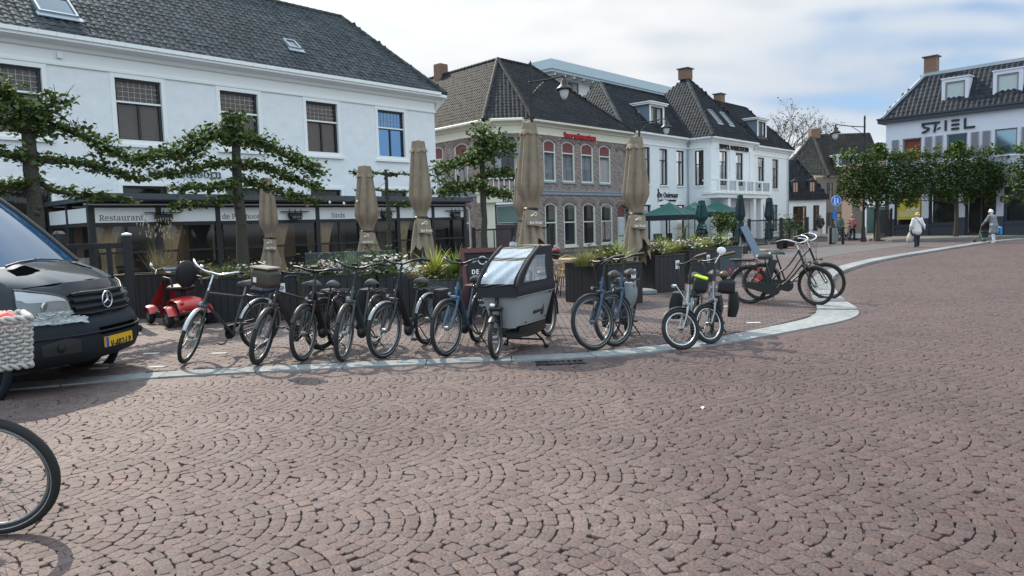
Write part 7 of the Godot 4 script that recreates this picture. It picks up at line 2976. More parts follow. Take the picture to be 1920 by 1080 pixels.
	for sg in [-1.0, 1.0]:
		b = B.new()
		b.tube([Vector3(-0.08, 0.72, sg * 0.25), Vector3(-0.06, 0.86, sg * 0.27), Vector3(0.25, 0.88, sg * 0.27)], 0.022, 7)
		part("armrest", b, M.seat_black, r)

# ---------------------------------------------------------------- bicycles
func wheel(called: String, parent: Node3D, R: float, tw: float, xf: Transform3D, rim_m: Material, tyre_stripe := true, spokes := 28) -> void:
	var key := "wheel_%.3f_%.3f_%d" % [R, tw, spokes]
	if not M.has(key):
		var a := B.new()
		a.torus(Vector3.ZERO, Vector3.BACK, R - tw, tw, 48, 9)
		var rm := B.new()
		rm.torus(Vector3.ZERO, Vector3.BACK, R - tw * 2.0 - 0.006, 0.011, 48, 6)
		var sp := B.new()
		for k in spokes:
			var q := TAU * k / spokes
			var off := 0.5 * (1 if k % 4 < 2 else -1)
			var z := 0.028 * (1 if k % 2 else -1)
			sp.tube([Vector3(cos(q + off) * 0.022, sin(q + off) * 0.022, z), Vector3(cos(q), sin(q), 0) * (R - tw * 2.0 - 0.01)], 0.0016, 3, false)
		var hb := B.new()
		hb.tube([Vector3(0, 0, -0.055), Vector3(0, 0, -0.03), Vector3(0, 0, -0.028), Vector3(0, 0, 0.028), Vector3(0, 0, 0.03), Vector3(0, 0, 0.055)], [0.008, 0.010, 0.028, 0.028, 0.010, 0.008], 12)
		var st := B.new()
		for sg in [-1.0, 1.0]:
			st.torus(Vector3(0, 0, sg * tw * 0.80), Vector3.BACK, R - tw * 1.45, 0.0035, 48, 4)
		M[key] = [a.mesh(), rm.mesh(), sp.mesh(), hb.mesh(), st.mesh()]
	var w := part(called, M[key][0], M.rubber, parent)
	w.transform = xf
	part("rim", M[key][1], rim_m, w)
	part("spokes", M[key][2], M.alu, w)
	part("hub", M[key][3], M.alu, w)
	if tyre_stripe:
		part("reflective_band", M[key][4], mat("band", col(0.30, 0.31, 0.31), 0.4), w)

func fender(b: B, c: Vector3, R: float, a0: float, a1: float, w: float) -> void:
	var g := []
	for k in 21:
		var a := lerpf(a0, a1, k / 20.0)
		var row := PackedVector3Array()
		for m in 5:
			var u := m / 4.0 * 2.0 - 1.0
			var rr := R - 0.016 * u * u
			row.append(c + Vector3(cos(a) * rr, sin(a) * rr, u * w))
		g.append(row)
	b.grid(g)

# o: wb, R, tw, frame material, kind, steer, lean, bar, bags ...
func bike(called: String, label: String, rear: Vector3, front: Vector3, o: Dictionary, grp: String) -> Node3D:
	var d := front - rear
	var turn := atan2(-d.z, d.x)
	var wb: float = o.get("wb", 1.10)
	var r := thing(called, label, "bicycle", front - d.normalized() * wb, turn, grp)
	r.transform.basis = Basis(Vector3.UP, turn) * Basis(Vector3.RIGHT, -o.get("lean", 0.10))
	var R: float = o.get("R", 0.352)
	var tw: float = o.get("tw", 0.022) + 0.003
	var fm: Material = o.get("frame", M.black_metal)
	var kind: String = o.get("kind", "ebike")
	var rim_m: Material = o.get("rim", M.alu)
	var mini: bool = kind == "mini"
	var hub := Vector3(wb, R, 0)
	var ax := Vector3(-0.358, 0.934, 0)
	var foot := Vector3(wb - 0.055, R, 0)
	var crown := foot + ax * (R + tw + 0.035 - 0.02)
	var head_len: float = o.get("head", 0.20 if not mini else 0.22)
	var ht := crown + ax * head_len
	var hm := crown + ax * 0.05
	var bb := Vector3(0.46, 0.285, 0)
	var sd := Vector3(-0.31, 0.95, 0).normalized()
	var seat_h: float = o.get("saddle", 0.94)
	var st_top := bb + sd * ((0.50 if not mini else 0.30) / sd.y)
	var saddle := bb + sd * ((seat_h - 0.06 - bb.y) / sd.y)
	var S := Transform3D(Basis(), foot) * Transform3D(Basis(ax, o.get("steer", 0.0)), Vector3.ZERO) * Transform3D(Basis(), -foot)
	# frame
	var b := B.new()
	var rd := 0.017
	b.rod(crown, ht, 0.021, 10)
	b.rod(bb, st_top, 0.0165, 8)
	for sg in [-1.0, 1.0]:
		b.tube([bb + Vector3(-0.02, 0, sg * 0.04), Vector3(0, R, sg * 0.06)], 0.010, 6)
		b.tube([st_top + Vector3(0, -0.02, sg * 0.018), Vector3(0, R, sg * 0.06)], 0.008, 6)
	b.rod(bb + Vector3(0, 0, -0.04), bb + Vector3(0, 0, 0.04), 0.024, 10)
	match kind:
		"diamond":
			b.rod(ht - ax * 0.03, st_top - sd * 0.02, rd, 10)
			b.rod(hm, bb, rd * 1.15, 10)
		"dutch":
			b.tube(catmull([ht - ax * 0.02, lerp(ht, bb, 0.35) + Vector3(-0.03, -0.04, 0), lerp(ht, bb, 0.62) + Vector3(-0.08, 0.03, 0), bb + sd * 0.16], 4), 0.014, 8)
			b.tube(catmull([hm, lerp(hm, bb, 0.5) + Vector3(0.01, -0.06, 0), bb], 4), 0.016, 8)
		"swan":
			b.tube(catmull([ht - ax * 0.02, lerp(ht, st_top, 0.3) + Vector3(0.02, -0.14, 0), lerp(ht, bb, 0.6) + Vector3(-0.05, 0.0, 0), bb + sd * 0.10], 4), 0.014, 8)
			b.tube(catmull([hm, lerp(hm, bb, 0.4) + Vector3(-0.02, -0.04, 0), bb], 4), 0.016, 8)
		"mini":
			b.tube([hm + ax * 0.06, bb + Vector3(0.08, 0.05, 0), bb], [0.026, 0.028, 0.024], 10)
		_:
			b.tube([hm + ax * 0.08, lerp(hm, bb, 0.5) + Vector3(-0.015, 0.0, 0), bb + Vector3(0.02, 0.03, 0)], [0.034, 0.048, 0.05], 12)
			if o.get("top", 0):
				b.rod(ht - ax * 0.03, st_top - sd * 0.06, 0.017, 10)
	part("frame", b, fm, r)
	if kind == "ebike":
		b = B.new()
		b.bar(lerp(hm, bb, 0.22) + Vector3(0.012, 0.028, 0), lerp(hm, bb, 0.82) + Vector3(0.012, 0.035, 0), 0.05, 0.05, Vector3.BACK)
		part("battery", b, o.get("battery", M.black_plastic), r)
		b = B.new()
		b.ball(bb + Vector3(0.03, -0.01, 0), Vector3(0.10, 0.085, 0.06), 14, 9)
		part("motor", b, M.black_plastic, r)
	# wheels
	wheel("rear_wheel", r, R, tw, Transform3D(Basis(), Vector3(0, R, 0)), rim_m, o.get("stripe", true))
	wheel("front_wheel", r, R, tw, S * Transform3D(Basis(), hub), rim_m, o.get("stripe", true))
	# fork
	b = B.new()
	b.xf = S
	for sg in [-1.0, 1.0]:
		b.tube([crown + Vector3(0, 0, sg * 0.045), lerp(crown, hub, 0.55) + Vector3(-0.01, 0, sg * 0.055), hub + Vector3(0, 0, sg * 0.055)], [0.017, 0.014, 0.010] if kind != "ebike" else [0.021, 0.022, 0.016], 8)
	b.cbox(crown, Vector3(0.06, 0.045, 0.13), 0.01, Basis(Vector3.BACK, 0.366))
	part("fork", b, o.get("fork", fm), r)
	# bars
	var stem_h: float = o.get("bar_h", 1.10)
	var top := foot + ax * ((stem_h - foot.y) / ax.y)
	b = B.new()
	b.xf = S
	b.rod(ht, top, 0.0145 if not mini else 0.02, 10)
	b.rod(top, top + Vector3(0.06, 0.01, 0), 0.014, 8)
	var c := top + Vector3(0.06, 0.01, 0)
	var ends := []
	var bt: String = o.get("bar", "city")
	for sg in [-1.0, 1.0]:
		var pts: Array
		if bt == "dutch":
			pts = [c, c + Vector3(0.05, 0.02, sg * 0.10), c + Vector3(0.04, 0.06, sg * 0.22), c + Vector3(-0.10, 0.10, sg * 0.27), c + Vector3(-0.26, 0.06, sg * 0.28)]
		elif bt == "flat":
			pts = [c, c + Vector3(0.0, 0.01, sg * 0.12), c + Vector3(-0.02, 0.03, sg * 0.20), c + Vector3(-0.09, 0.03, sg * 0.32)]
		else:
			pts = [c, c + Vector3(0.03, 0.01, sg * 0.10), c + Vector3(0.02, 0.05, sg * 0.20), c + Vector3(-0.08, 0.07, sg * 0.28), c + Vector3(-0.19, 0.05, sg * 0.32)]
		b.tube(catmull(pts, 4), 0.0145, 7)
		ends.append(pts)
	part("handlebar", b, o.get("bar_m", M.black_metal), r)
	for k in 2:
		b = B.new()
		b.xf = S
		var pts: Array = ends[k]
		var e: Vector3 = pts[-1]
		var q: Vector3 = pts[-2]
		b.rod(lerp(q, e, 0.15), e + (e - q) * 0.1, 0.02, 8)
		part("grip", b, o.get("grip_m", M.black_plastic), r)
		b = B.new()
		b.xf = S
		b.tube([q + Vector3(0.02, -0.015, 0), lerp(q, e, 0.4) + Vector3(0.05, -0.045, 0), e + Vector3(0.035, -0.05, 0)], 0.006, 5)
		part("brake_lever", b, M.alu if o.get("bright", false) else M.black_metal, r)
		b = B.new()
		b.xf = S
		b.tube(catmull([q + Vector3(0.02, -0.02, 0), c + Vector3(0.09, -0.04, (q.z - c.z) * 0.35), lerp(c, crown, 0.6) + Vector3(0.06, 0.0, 0.02), crown + Vector3(0.03, 0.06, 0.02)], 3), 0.003, 4)
		part("brake_cable", b, M.black_plastic, r)
	if o.get("display", false):
		b = B.new()
		b.xf = S
		b.cbox(c + Vector3(0.03, 0.045, 0), Vector3(0.06, 0.02, 0.08), 0.008, Basis(Vector3.BACK, 0.5))
		part("display", b, M.black_plastic, r)
	if o.get("bell", false):
		b = B.new()
		b.xf = S
		b.ball(c + Vector3(0.02, 0.05, 0.14), Vector3(0.028, 0.022, 0.028), 10, 7)
		part("bell", b, M.chrome, r)
	# lamps
	b = B.new()
	b.xf = S
	var lp := crown + Vector3(0.09, 0.06 if not mini else 0.26, 0)
	b.tube([lp, lp + Vector3(0.05, 0, 0)], [0.018, 0.027], 12)
	b.rod(crown + Vector3(0.0, 0.05, 0), lp, 0.008)
	var hl := part("headlight", b, o.get("lamp_m", M.black_plastic), r)
	b = B.new()
	b.xf = S
	b.ball(lp + Vector3(0.05, 0, 0), Vector3(0.006, 0.022, 0.022), 12, 7)
	part("lens", b, mat("lens_clear", col(0.30, 0.32, 0.34), 0.15), hl)
	# saddle
	b = B.new()
	b.rod(st_top - sd * 0.02, saddle, 0.0135, 8)
	part("seat_post", b, M.alu if o.get("bright", false) else M.black_metal, r)
	b = B.new()
	var sg2 := []
	for p in [[-0.15, 0.0, 0.02], [-0.14, 0.045, 0.085], [-0.08, 0.06, 0.10], [0.0, 0.05, 0.07], [0.08, 0.045, 0.03], [0.14, 0.035, 0.02], [0.16, 0.01, 0.004]]:
		var row := PackedVector3Array()
		for k in 9:
			var a := PI * k / 8.0
			row.append(saddle + Vector3(p[0], p[1] * (0.35 + 0.65 * sin(a)) + 0.02 - 0.03 * absf(cos(a)), -cos(a) * p[2]))
		sg2.append(row)
	b.grid(sg2)
	part("saddle", b, o.get("saddle_m", M.black_plastic), r)
	# guards
	if o.get("fenders", true):
		b = B.new()
		b.xf = S
		fender(b, hub, R + 0.022, 0.5, 2.75, 0.026)
		for sg in [-1.0, 1.0]:
			b.rod(hub + Vector3(0, 0, sg * 0.055), hub + Vector3(cos(2.7), sin(2.7), 0) * (R + 0.02) + Vector3(0, 0, sg * 0.026), 0.0028, 4)
		part("front_mudguard", b, o.get("fender_m", M.black_plastic), r)
		b = B.new()
		fender(b, Vector3(0, R, 0), R + 0.022, 0.35, 3.5, 0.026)
		for sg in [-1.0, 1.0]:
			b.rod(Vector3(0, R, sg * 0.06), Vector3(0, R, 0) + Vector3(cos(3.4), sin(3.4), 0) * (R + 0.02) + Vector3(0, 0, sg * 0.026), 0.0028, 4)
		part("rear_mudguard", b, o.get("fender_m", M.black_plastic), r)
	if o.get("rack", true):
		b = B.new()
		var y := 2.0 * R + 0.075
		for sg in [-1.0, 1.0]:
			b.tube([Vector3(0.20, y, sg * 0.055), Vector3(-0.28, y, sg * 0.06)], 0.006, 6)
			b.tube([Vector3(-0.02, R, sg * 0.075), Vector3(-0.10, y, sg * 0.06)], 0.006, 6)
			b.tube([Vector3(-0.02, R, sg * 0.075), Vector3(-0.26, y, sg * 0.06)], 0.005, 6)
		for x in [0.20, 0.05, -0.12, -0.28]:
			b.rod(Vector3(x, y, -0.06), Vector3(x, y, 0.06), 0.006)
		part("rack", b, M.black_metal if not o.get("bright", false) else M.alu, r)
	b = B.new()
	b.ball(Vector3(-0.31, 2.0 * R + 0.02, 0), Vector3(0.014, 0.018, 0.026), 10, 7)
	part("rear_light", b, mat("dull_red", col(0.14, 0.01, 0.01), 0.4), r)
	# drive
	b = B.new()
	b.tube([bb + Vector3(0, 0, 0.045), bb + Vector3(0, 0, 0.052)], 0.085, 22)
	part("chainring", b, M.black_metal, r)
	if o.get("chaincase", 1) == 2:
		b = B.new()
		var cs := PackedVector2Array()
		for k in 13:
			var a := -PI / 2 + PI * k / 12.0
			cs.append(Vector2(bb.x + cos(a) * 0.115, bb.y + sin(a) * 0.115))
		for k in 9:
			var a := PI / 2 + PI * k / 8.0
			cs.append(Vector2(cos(a) * 0.06, R + sin(a) * 0.06))
		b.prism(cs, 0.055, 0.085)
		part("chain_case", b, M.black_plastic, r)
	else:
		b = B.new()
		for yy in [0.075, -0.075]:
			b.rod(bb + Vector3(0, yy, 0.05), Vector3(0, R + yy * 0.5, 0.05), 0.005, 4)
		part("chain", b, M.black_metal, r)
		b = B.new()
		b.bar(bb + Vector3(0.09, 0.075, 0.055), Vector3(0.05, R + 0.05, 0.055), 0.02, 0.05)
		part("chain_guard", b, M.black_plastic, r)
	var ca: float = o.get("crank", 0.6)
	for sg in [-1.0, 1.0]:
		b = B.new()
		var e: Vector3 = bb + Vector3(cos(ca), sin(ca), 0) * 0.165 * sg + Vector3(0, 0, sg * 0.085)
		b.bar(bb + Vector3(0, 0, sg * 0.065), e, 0.016, 0.024, Vector3.BACK)
		var cr := part("crank", b, M.alu, r)
		b = B.new()
		b.cbox(e + Vector3(0, 0, sg * 0.05), Vector3(0.085, 0.024, 0.07), 0.006)
		part("pedal", b, M.black_plastic, cr)
	b = B.new()
	var ks: Vector3 = o.get("stand", Vector3(0.12, 0.0, -0.2))
	b.tube([Vector3(0.30, 0.29, -0.05), Vector3(0.24, 0.16, -0.11), ks + Vector3(0.06, 0.028, 0)], 0.009, 6)
	if o.get("two_legs", false):
		b.tube([Vector3(0.30, 0.29, 0.05), Vector3(0.24, 0.16, 0.11), Vector3(ks.x + 0.06, 0.0, -ks.z)], 0.009, 6)
	part("kickstand", b, M.alu if o.get("bright", false) else M.black_metal, r)
	# bags
	var n := 0
	for bag in o.get("bags", []):
		b = B.new()
		var sg: float = bag.side
		var y: float = 2.0 * R + 0.07
		var hh: float = bag.get("h", 0.34)
		var g := []
		for i in 6:
			var t := i / 5.0
			var row := PackedVector3Array()
			for k in 16:
				var a := TAU * k / 16.0
				var sx := signf(cos(a)) * pow(absf(cos(a)), 0.45)
				var sz := signf(sin(a)) * pow(absf(sin(a)), 0.45)
				row.append(Vector3(-0.06 + sx * (0.155 + 0.015 * sin(t * PI)), y - hh * t + 0.01, sg * (0.135 + bag.get("out", 0.0) + 0.035 + 0.016 * sin(t * PI)) - sz * (0.06 + 0.02 * sin(t * PI)) ))
			g.append(row)
		b.grid(g, true)
		for i in [0, 5]:
			var ctr := Vector3.ZERO
			for p in g[i]:
				ctr += p / 16.0
			for k in 16:
				if i == 0:
					b.tri(ctr, g[0][(k + 1) % 16], g[0][k])
				else:
					b.tri(ctr, g[5][k], g[5][(k + 1) % 16])
		var bg := part("pannier", b, bag.m, r)
		b = B.new()
		for x in [-0.14, 0.03]:
			b.box(Vector3(x, y - hh * 0.35, sg * (0.245)), Vector3(0.025, hh * 0.6, 0.012))
		part("strap", b, mat("webbing", col(0.03, 0.03, 0.035), 0.8), bg)
		if bag.get("mark", false):
			b = B.new()
			b.box(Vector3(-0.06, y - hh * 0.42, sg * 0.262), Vector3(0.13, 0.035, 0.004))
			part("reflective_patch", b, mat("reflect", col(0.45, 0.46, 0.46), 0.4), bg)
		n += 1
	return r

func front_bag(r: Node3D, at: Vector3, s: Vector3, m: Material, called := "handlebar_bag") -> MeshInstance3D:
	var b := B.new()
	var g := []
	for i in 8:
		var t := i / 7.0
		var row := PackedVector3Array()
		for k in 20:
			var a := TAU * k / 20.0
			var f := 1.0 if i in [1, 2, 3, 4, 5, 6] else 0.6
			row.append(at + Vector3(signf(cos(a)) * pow(absf(cos(a)), 0.5) * s.x * f * (0.9 + 0.1 * sin(t * PI)), s.y * (0.5 - t), -signf(sin(a)) * pow(absf(sin(a)), 0.4) * s.z * f))
		g.append(row)
	g.reverse()
	b.grid(g, true, true)
	return part(called, b, m, r)

func bikes() -> void:
	var y := 0.052
	var P := func(x: float, z: float) -> Vector3: return Vector3(x, y, z)
	var grp := "bicycles parked along the kerb"
	var blk := mat("bike_black", col(0.012, 0.013, 0.015), 0.3)
	var gun := mat("bike_gunmetal", col(0.05, 0.056, 0.062), 0.35, 0.3)
	var brown := mat("bike_brown", col(0.035, 0.025, 0.025), 0.35)
	var navy := mat("bike_navy", col(0.020, 0.045, 0.085), 0.35)
	var steel := mat("bike_blue_steel", col(0.05, 0.10, 0.16), 0.35, 0.2)
	var silver := mat("bike_silver", col(0.26, 0.29, 0.31), 0.35, 0.5)
	var bagk := mat("bag_black", col(0.010, 0.011, 0.014), 0.75)
	var bagb := mat("bag_navy", col(0.012, 0.018, 0.05), 0.7)
	var bagr := mat("bag_burgundy", col(0.045, 0.012, 0.018), 0.7)
	# 1 old touring bike, highest and leftmost
	var r: Node3D = bike("bicycle", "leftmost parked bicycle, an old men's bike with straight top tube and silver swept handlebar", P.call(-3.53, -9.98), P.call(-4.11, -8.92), {"kind": "diamond", "frame": gun, "wb": 1.13, "bar": "city", "bar_m": M.chrome, "bar_h": 1.13, "bright": true, "steer": 0.59, "fender_m": mat("fender_silver", col(0.42, 0.43, 0.44), 0.35, 0.5), "lamp_m": M.chrome, "bell": true, "saddle": 0.98, "stripe": false, "lean": 0.13, "crank": -1.2}, grp)
	var b := B.new()
	b.cbox(Vector3(-0.05, 0.84, 0), Vector3(0.34, 0.10, 0.24), 0.04, Basis(Vector3.UP, 0.2))
	part("rolled_cover", b, bagb, r)
	# 2
	r = bike("bicycle", "dark brown bicycle with a square leather handlebar bag, second from left", P.call(-2.63, -9.62), P.call(-3.11, -8.66), {"kind": "ebike", "frame": brown, "top": 1, "bar_h": 1.12, "steer": 0.46, "tw": 0.028, "lean": 0.10, "rack": true, "saddle": 0.96, "bar": "flat", "stripe": false, "fender_m": gun}, grp)
	b = B.new()
	var bag := mat("leather_bag", col(0.055, 0.043, 0.033), 0.6)
	var hb := front_bag(r, Vector3(1.04, 1.07, 0), Vector3(0.11, 0.24, 0.17), bag)
	b.cbox(Vector3(1.045, 1.195, 0), Vector3(0.22, 0.03, 0.33), 0.014)
	part("bag_lid", b, mat("bag_lid", col(0.12, 0.105, 0.08), 0.6), hb)
	b = B.new()
	b.box(Vector3(1.155, 1.05, 0.06), Vector3(0.004, 0.06, 0.05))
	part("bag_label", b, M.white_plastic, hb)
	# 3
	bike("electric_bicycle", "black electric bicycle with red marked battery, third from left", P.call(-2.49, -9.9), P.call(-2.64, -8.83), {"kind": "ebike", "frame": blk, "battery": mat("battery_red", col(0.10, 0.014, 0.012), 0.4), "steer": -0.04, "display": true, "bar": "flat", "bar_h": 1.10, "lean": 0.09, "saddle": 0.93, "tw": 0.025, "bags": [{"side": 1.0, "m": bagk, "h": 0.3}]}, grp)
	# 4
	bike("electric_bicycle", "dark electric bicycle with thick sloping tube and black side bag, fourth from left", P.call(-1.93, -9.78), P.call(-2.11, -8.72), {"kind": "ebike", "frame": gun, "steer": 0.1, "display": true, "bar": "city", "bar_h": 1.13, "lean": 0.08, "lamp_m": M.alu, "bags": [{"side": 1.0, "m": bagk}], "tw": 0.025}, grp)
	# 5
	bike("electric_bicycle", "black electric bicycle with wheel turned left and raised handlebar, fifth from left", P.call(-1.23, -9.83), P.call(-1.63, -8.84), {"kind": "ebike", "frame": blk, "steer": -0.08, "display": true, "bar": "city", "bar_h": 1.16, "lean": 0.09, "fender_m": M.alu, "crank": 2.4, "tw": 0.025, "bags": [{"side": -1.0, "m": bagk, "h": 0.3}]}, grp)
	# 6
	bike("electric_bicycle", "blue grey electric bicycle with dark red panniers, just left of the cargo bike", P.call(-0.51, -9.92), P.call(-0.86, -8.87), {"kind": "ebike", "frame": steel, "steer": -0.18, "display": true, "bar": "city", "bar_h": 1.14, "lean": 0.11, "bags": [{"side": 1.0, "m": bagr}, {"side": -1.0, "m": bagr}], "tw": 0.024}, grp)
	# 7, 8
	bike("electric_bicycle", "blue electric bicycle with grey side bag, left of the pair beside the cargo bike", P.call(1.41, -9.98), P.call(1.01, -8.98), {"kind": "ebike", "frame": navy, "steer": -0.62, "display": true, "bar": "flat", "bar_h": 1.10, "lean": 0.08, "bags": [{"side": -1.0, "m": mat("bag_grey", col(0.22, 0.24, 0.25), 0.7)}], "tw": 0.026, "crank": 0.2}, grp)
	bike("electric_bicycle", "blue electric bicycle with navy side bag, right of the pair beside the cargo bike", P.call(1.65, -10.22), P.call(1.30, -9.22), {"kind": "ebike", "frame": navy, "steer": -0.62, "display": true, "bar": "flat", "bar_h": 1.11, "lean": 0.09, "bags": [{"side": 1.0, "m": bagb}], "tw": 0.026, "crank": 0.3}, grp)
	# 9, 10 small wheels
	var mo := {"kind": "mini", "frame": silver, "fork": M.alu, "R": 0.262, "tw": 0.025, "wb": 1.0, "bar_h": 1.06, "head": 0.26, "saddle": 0.90, "bar": "flat", "steer": -0.95, "lean": 0.06, "rim": M.chrome, "bags": [{"side": 1.0, "m": bagk, "h": 0.36, "out": 0.09}, {"side": -1.0, "m": bagk, "h": 0.36, "out": 0.09}], "grip_m": mat("grip_brown", col(0.07, 0.04, 0.025), 0.6), "stripe": false, "lamp_m": M.chrome}
	r = bike("small_wheel_bicycle", "silver small-wheeled bicycle with lime topped handlebar bag and mirror, left of two", P.call(2.47, -9.70), P.call(2.10, -8.79), mo, "two small-wheeled bicycles with black panniers")
	hb = front_bag(r, Vector3(0.78, 0.80, -0.15), Vector3(0.07, 0.2, 0.085), bagk)
	b = B.new()
	b.cbox(Vector3(0.78, 0.90, -0.15), Vector3(0.14, 0.03, 0.17), 0.012, Basis(Vector3.RIGHT, -0.25))
	part("bag_lid", b, mat("lime", col(0.50, 0.72, 0.02), 0.6), hb)
	b = B.new()
	b.rod(Vector3(0.70, 1.08, -0.30), Vector3(0.72, 1.20, -0.36), 0.006)
	b.ball(Vector3(0.72, 1.24, -0.37), Vector3(0.012, 0.045, 0.055), 12, 8)
	part("mirror", b, M.white_plastic, r)
	mo = mo.duplicate()
	mo.steer = -0.8
	r = bike("small_wheel_bicycle", "silver small-wheeled bicycle with round chrome lamp and black bag, right of two", P.call(2.83, -10.1), P.call(2.55, -9.17), mo, "two small-wheeled bicycles with black panniers")
	front_bag(r, Vector3(0.82, 0.74, -0.16), Vector3(0.08, 0.19, 0.11), bagk)
	b = B.new()
	b.ball(Vector3(0.83, 0.89, -0.12), Vector3(0.06, 0.055, 0.06), 14, 9)
	part("horn", b, mat("bronze", col(0.10, 0.07, 0.055), 0.4, 0.4), r)
	b = B.new()
	b.rod(Vector3(0.66, 1.08, -0.30), Vector3(0.66, 1.16, -0.36), 0.006)
	b.cbox(Vector3(0.66, 1.22, -0.37), Vector3(0.02, 0.11, 0.07), 0.008)
	part("mirror", b, M.black_plastic, r)
	# 11, 12 Dutch bikes facing right
	r = bike("dutch_bicycle", "black upright bicycle with padded rear carrier, nearer of the two on the kerb bend", P.call(4.42, -13.45), P.call(5.46, -12.78), {"kind": "dutch", "frame": blk, "wb": 1.18, "R": 0.358, "bar": "dutch", "bar_m": M.chrome, "bar_h": 1.12, "chaincase": 2, "steer": -0.4, "lean": 0.03, "saddle": 0.93, "stripe": false, "rim": M.black_metal, "head": 0.30, "stand": Vector3(-0.06, 0.0, 0.14), "two_legs": true}, "two black upright bicycles on the kerb bend")
	b = B.new()
	b.cbox(Vector3(-0.12, 0.83, 0), Vector3(0.46, 0.05, 0.16), 0.02)
	part("carrier_cushion", b, mat("cushion", col(0.02, 0.024, 0.035), 0.55), r)
	b = B.new()
	for q in [[-0.34, 0.62], [0.18, 0.64]]:
		b.cbox(Vector3(q[0], q[1], 0.05), Vector3(0.045, 0.08, 0.02), 0.006)
	part("reflector", b, M.red_plastic, r)
	r = bike("dutch_bicycle", "black step-through bicycle with a grey child seat back, farther of the two right hand bikes", P.call(4.9, -13.95), P.call(6.02, -13.62), {"kind": "swan", "frame": blk, "wb": 1.17, "R": 0.358, "bar": "dutch", "bar_m": M.chrome, "bar_h": 1.13, "chaincase": 2, "steer": -0.5, "lean": 0.03, "saddle": 0.94, "stripe": false, "rim": M.black_metal, "head": 0.30, "two_legs": true}, "two black upright bicycles on the kerb bend")
	b = B.new()
	var g := []
	for i in 9:
		var t := i / 8.0
		var row := PackedVector3Array()
		for k in 9:
			var u := k / 8.0 * 2.0 - 1.0
			var hw := 0.15 - 0.03 * t + (0.0 if i < 8 else -0.04)
			row.append(Vector3(-0.06 - 0.22 * t - 0.05 * u * u * -1.0 * 0.8, 0.86 + 0.52 * t, u * hw))
		g.append(row)
	b.grid(g)
	for row in g.size():
		for k in 9:
			g[row][k] += Vector3(-0.03, 0.0, 0)
	b.grid(g, false, true)
	var cs := part("child_seat", b, mat("seat_blue_grey", col(0.16, 0.22, 0.29), 0.5), r)
	b = B.new()
	b.cbox(Vector3(0.06, 0.84, 0), Vector3(0.28, 0.06, 0.27), 0.02)
	for sg in [-1.0, 1.0]:
		b.cbox(Vector3(0.14, 0.56, sg * 0.16), Vector3(0.14, 0.5, 0.03), 0.01, Basis(Vector3.BACK, -0.3))
	part("seat_shell", b, mat("shell_black", col(0.014, 0.016, 0.022), 0.5), cs)
	for sg in [-1.0, 1.0]:
		b = B.new()
		for k in 5:
			b.bar(Vector3(-0.06 - 0.055 * k, 0.86 + 0.12 * k, sg * (0.15 - 0.008 * k)), Vector3(-0.115 - 0.055 * k, 0.98 + 0.12 * k, sg * (0.142 - 0.008 * k)), 0.02, 0.13, Vector3(1, 0.3, 0))
		part("side_wing", b, M.seat_blue_grey, cs)
	b = B.new()
	for q in [-0.04, 0.04]:
		b.box(Vector3(-0.16, 1.12, q), Vector3(0.02, 0.22, 0.02), Basis(Vector3.BACK, 0.4))
	part("harness", b, M.black_plastic, cs)
	b = B.new()
	for k in 9:
		var a := TAU * k / 9.0
		b.tri(Vector3(0.0, 0.36, 0.08), Vector3(cos(a) * 0.2, 0.36 + sin(a) * 0.2, 0.075), Vector3(cos(a + 0.5) * 0.2, 0.36 + sin(a + 0.5) * 0.2, 0.075))
	part("wheel_cover", b, M.red_plastic, r)
	# a parked bicycle up the street, half behind the lime trunk
	bike("bicycle", "small dark bicycle far off, leaning half behind the lime trunk by the railing", P.call(21.9, -46.2), P.call(21.0, -45.7), {"kind": "diamond", "frame": blk, "bar": "city", "steer": 0.2}, "")
	# near bicycle at the left edge
	var nb := bike("bicycle", "near bicycle cut off at the lower left with a woven wicker front basket", Vector3(-3.73, 0.035, -3.10), Vector3(-2.87, 0.035, -3.80), {"kind": "dutch", "frame": gun, "steer": -0.56, "bar": "dutch", "bar_m": M.chrome, "lean": 0.0, "fenders": false, "tw": 0.024, "rim": M.alu, "stripe": true}, "")
	basket(nb)

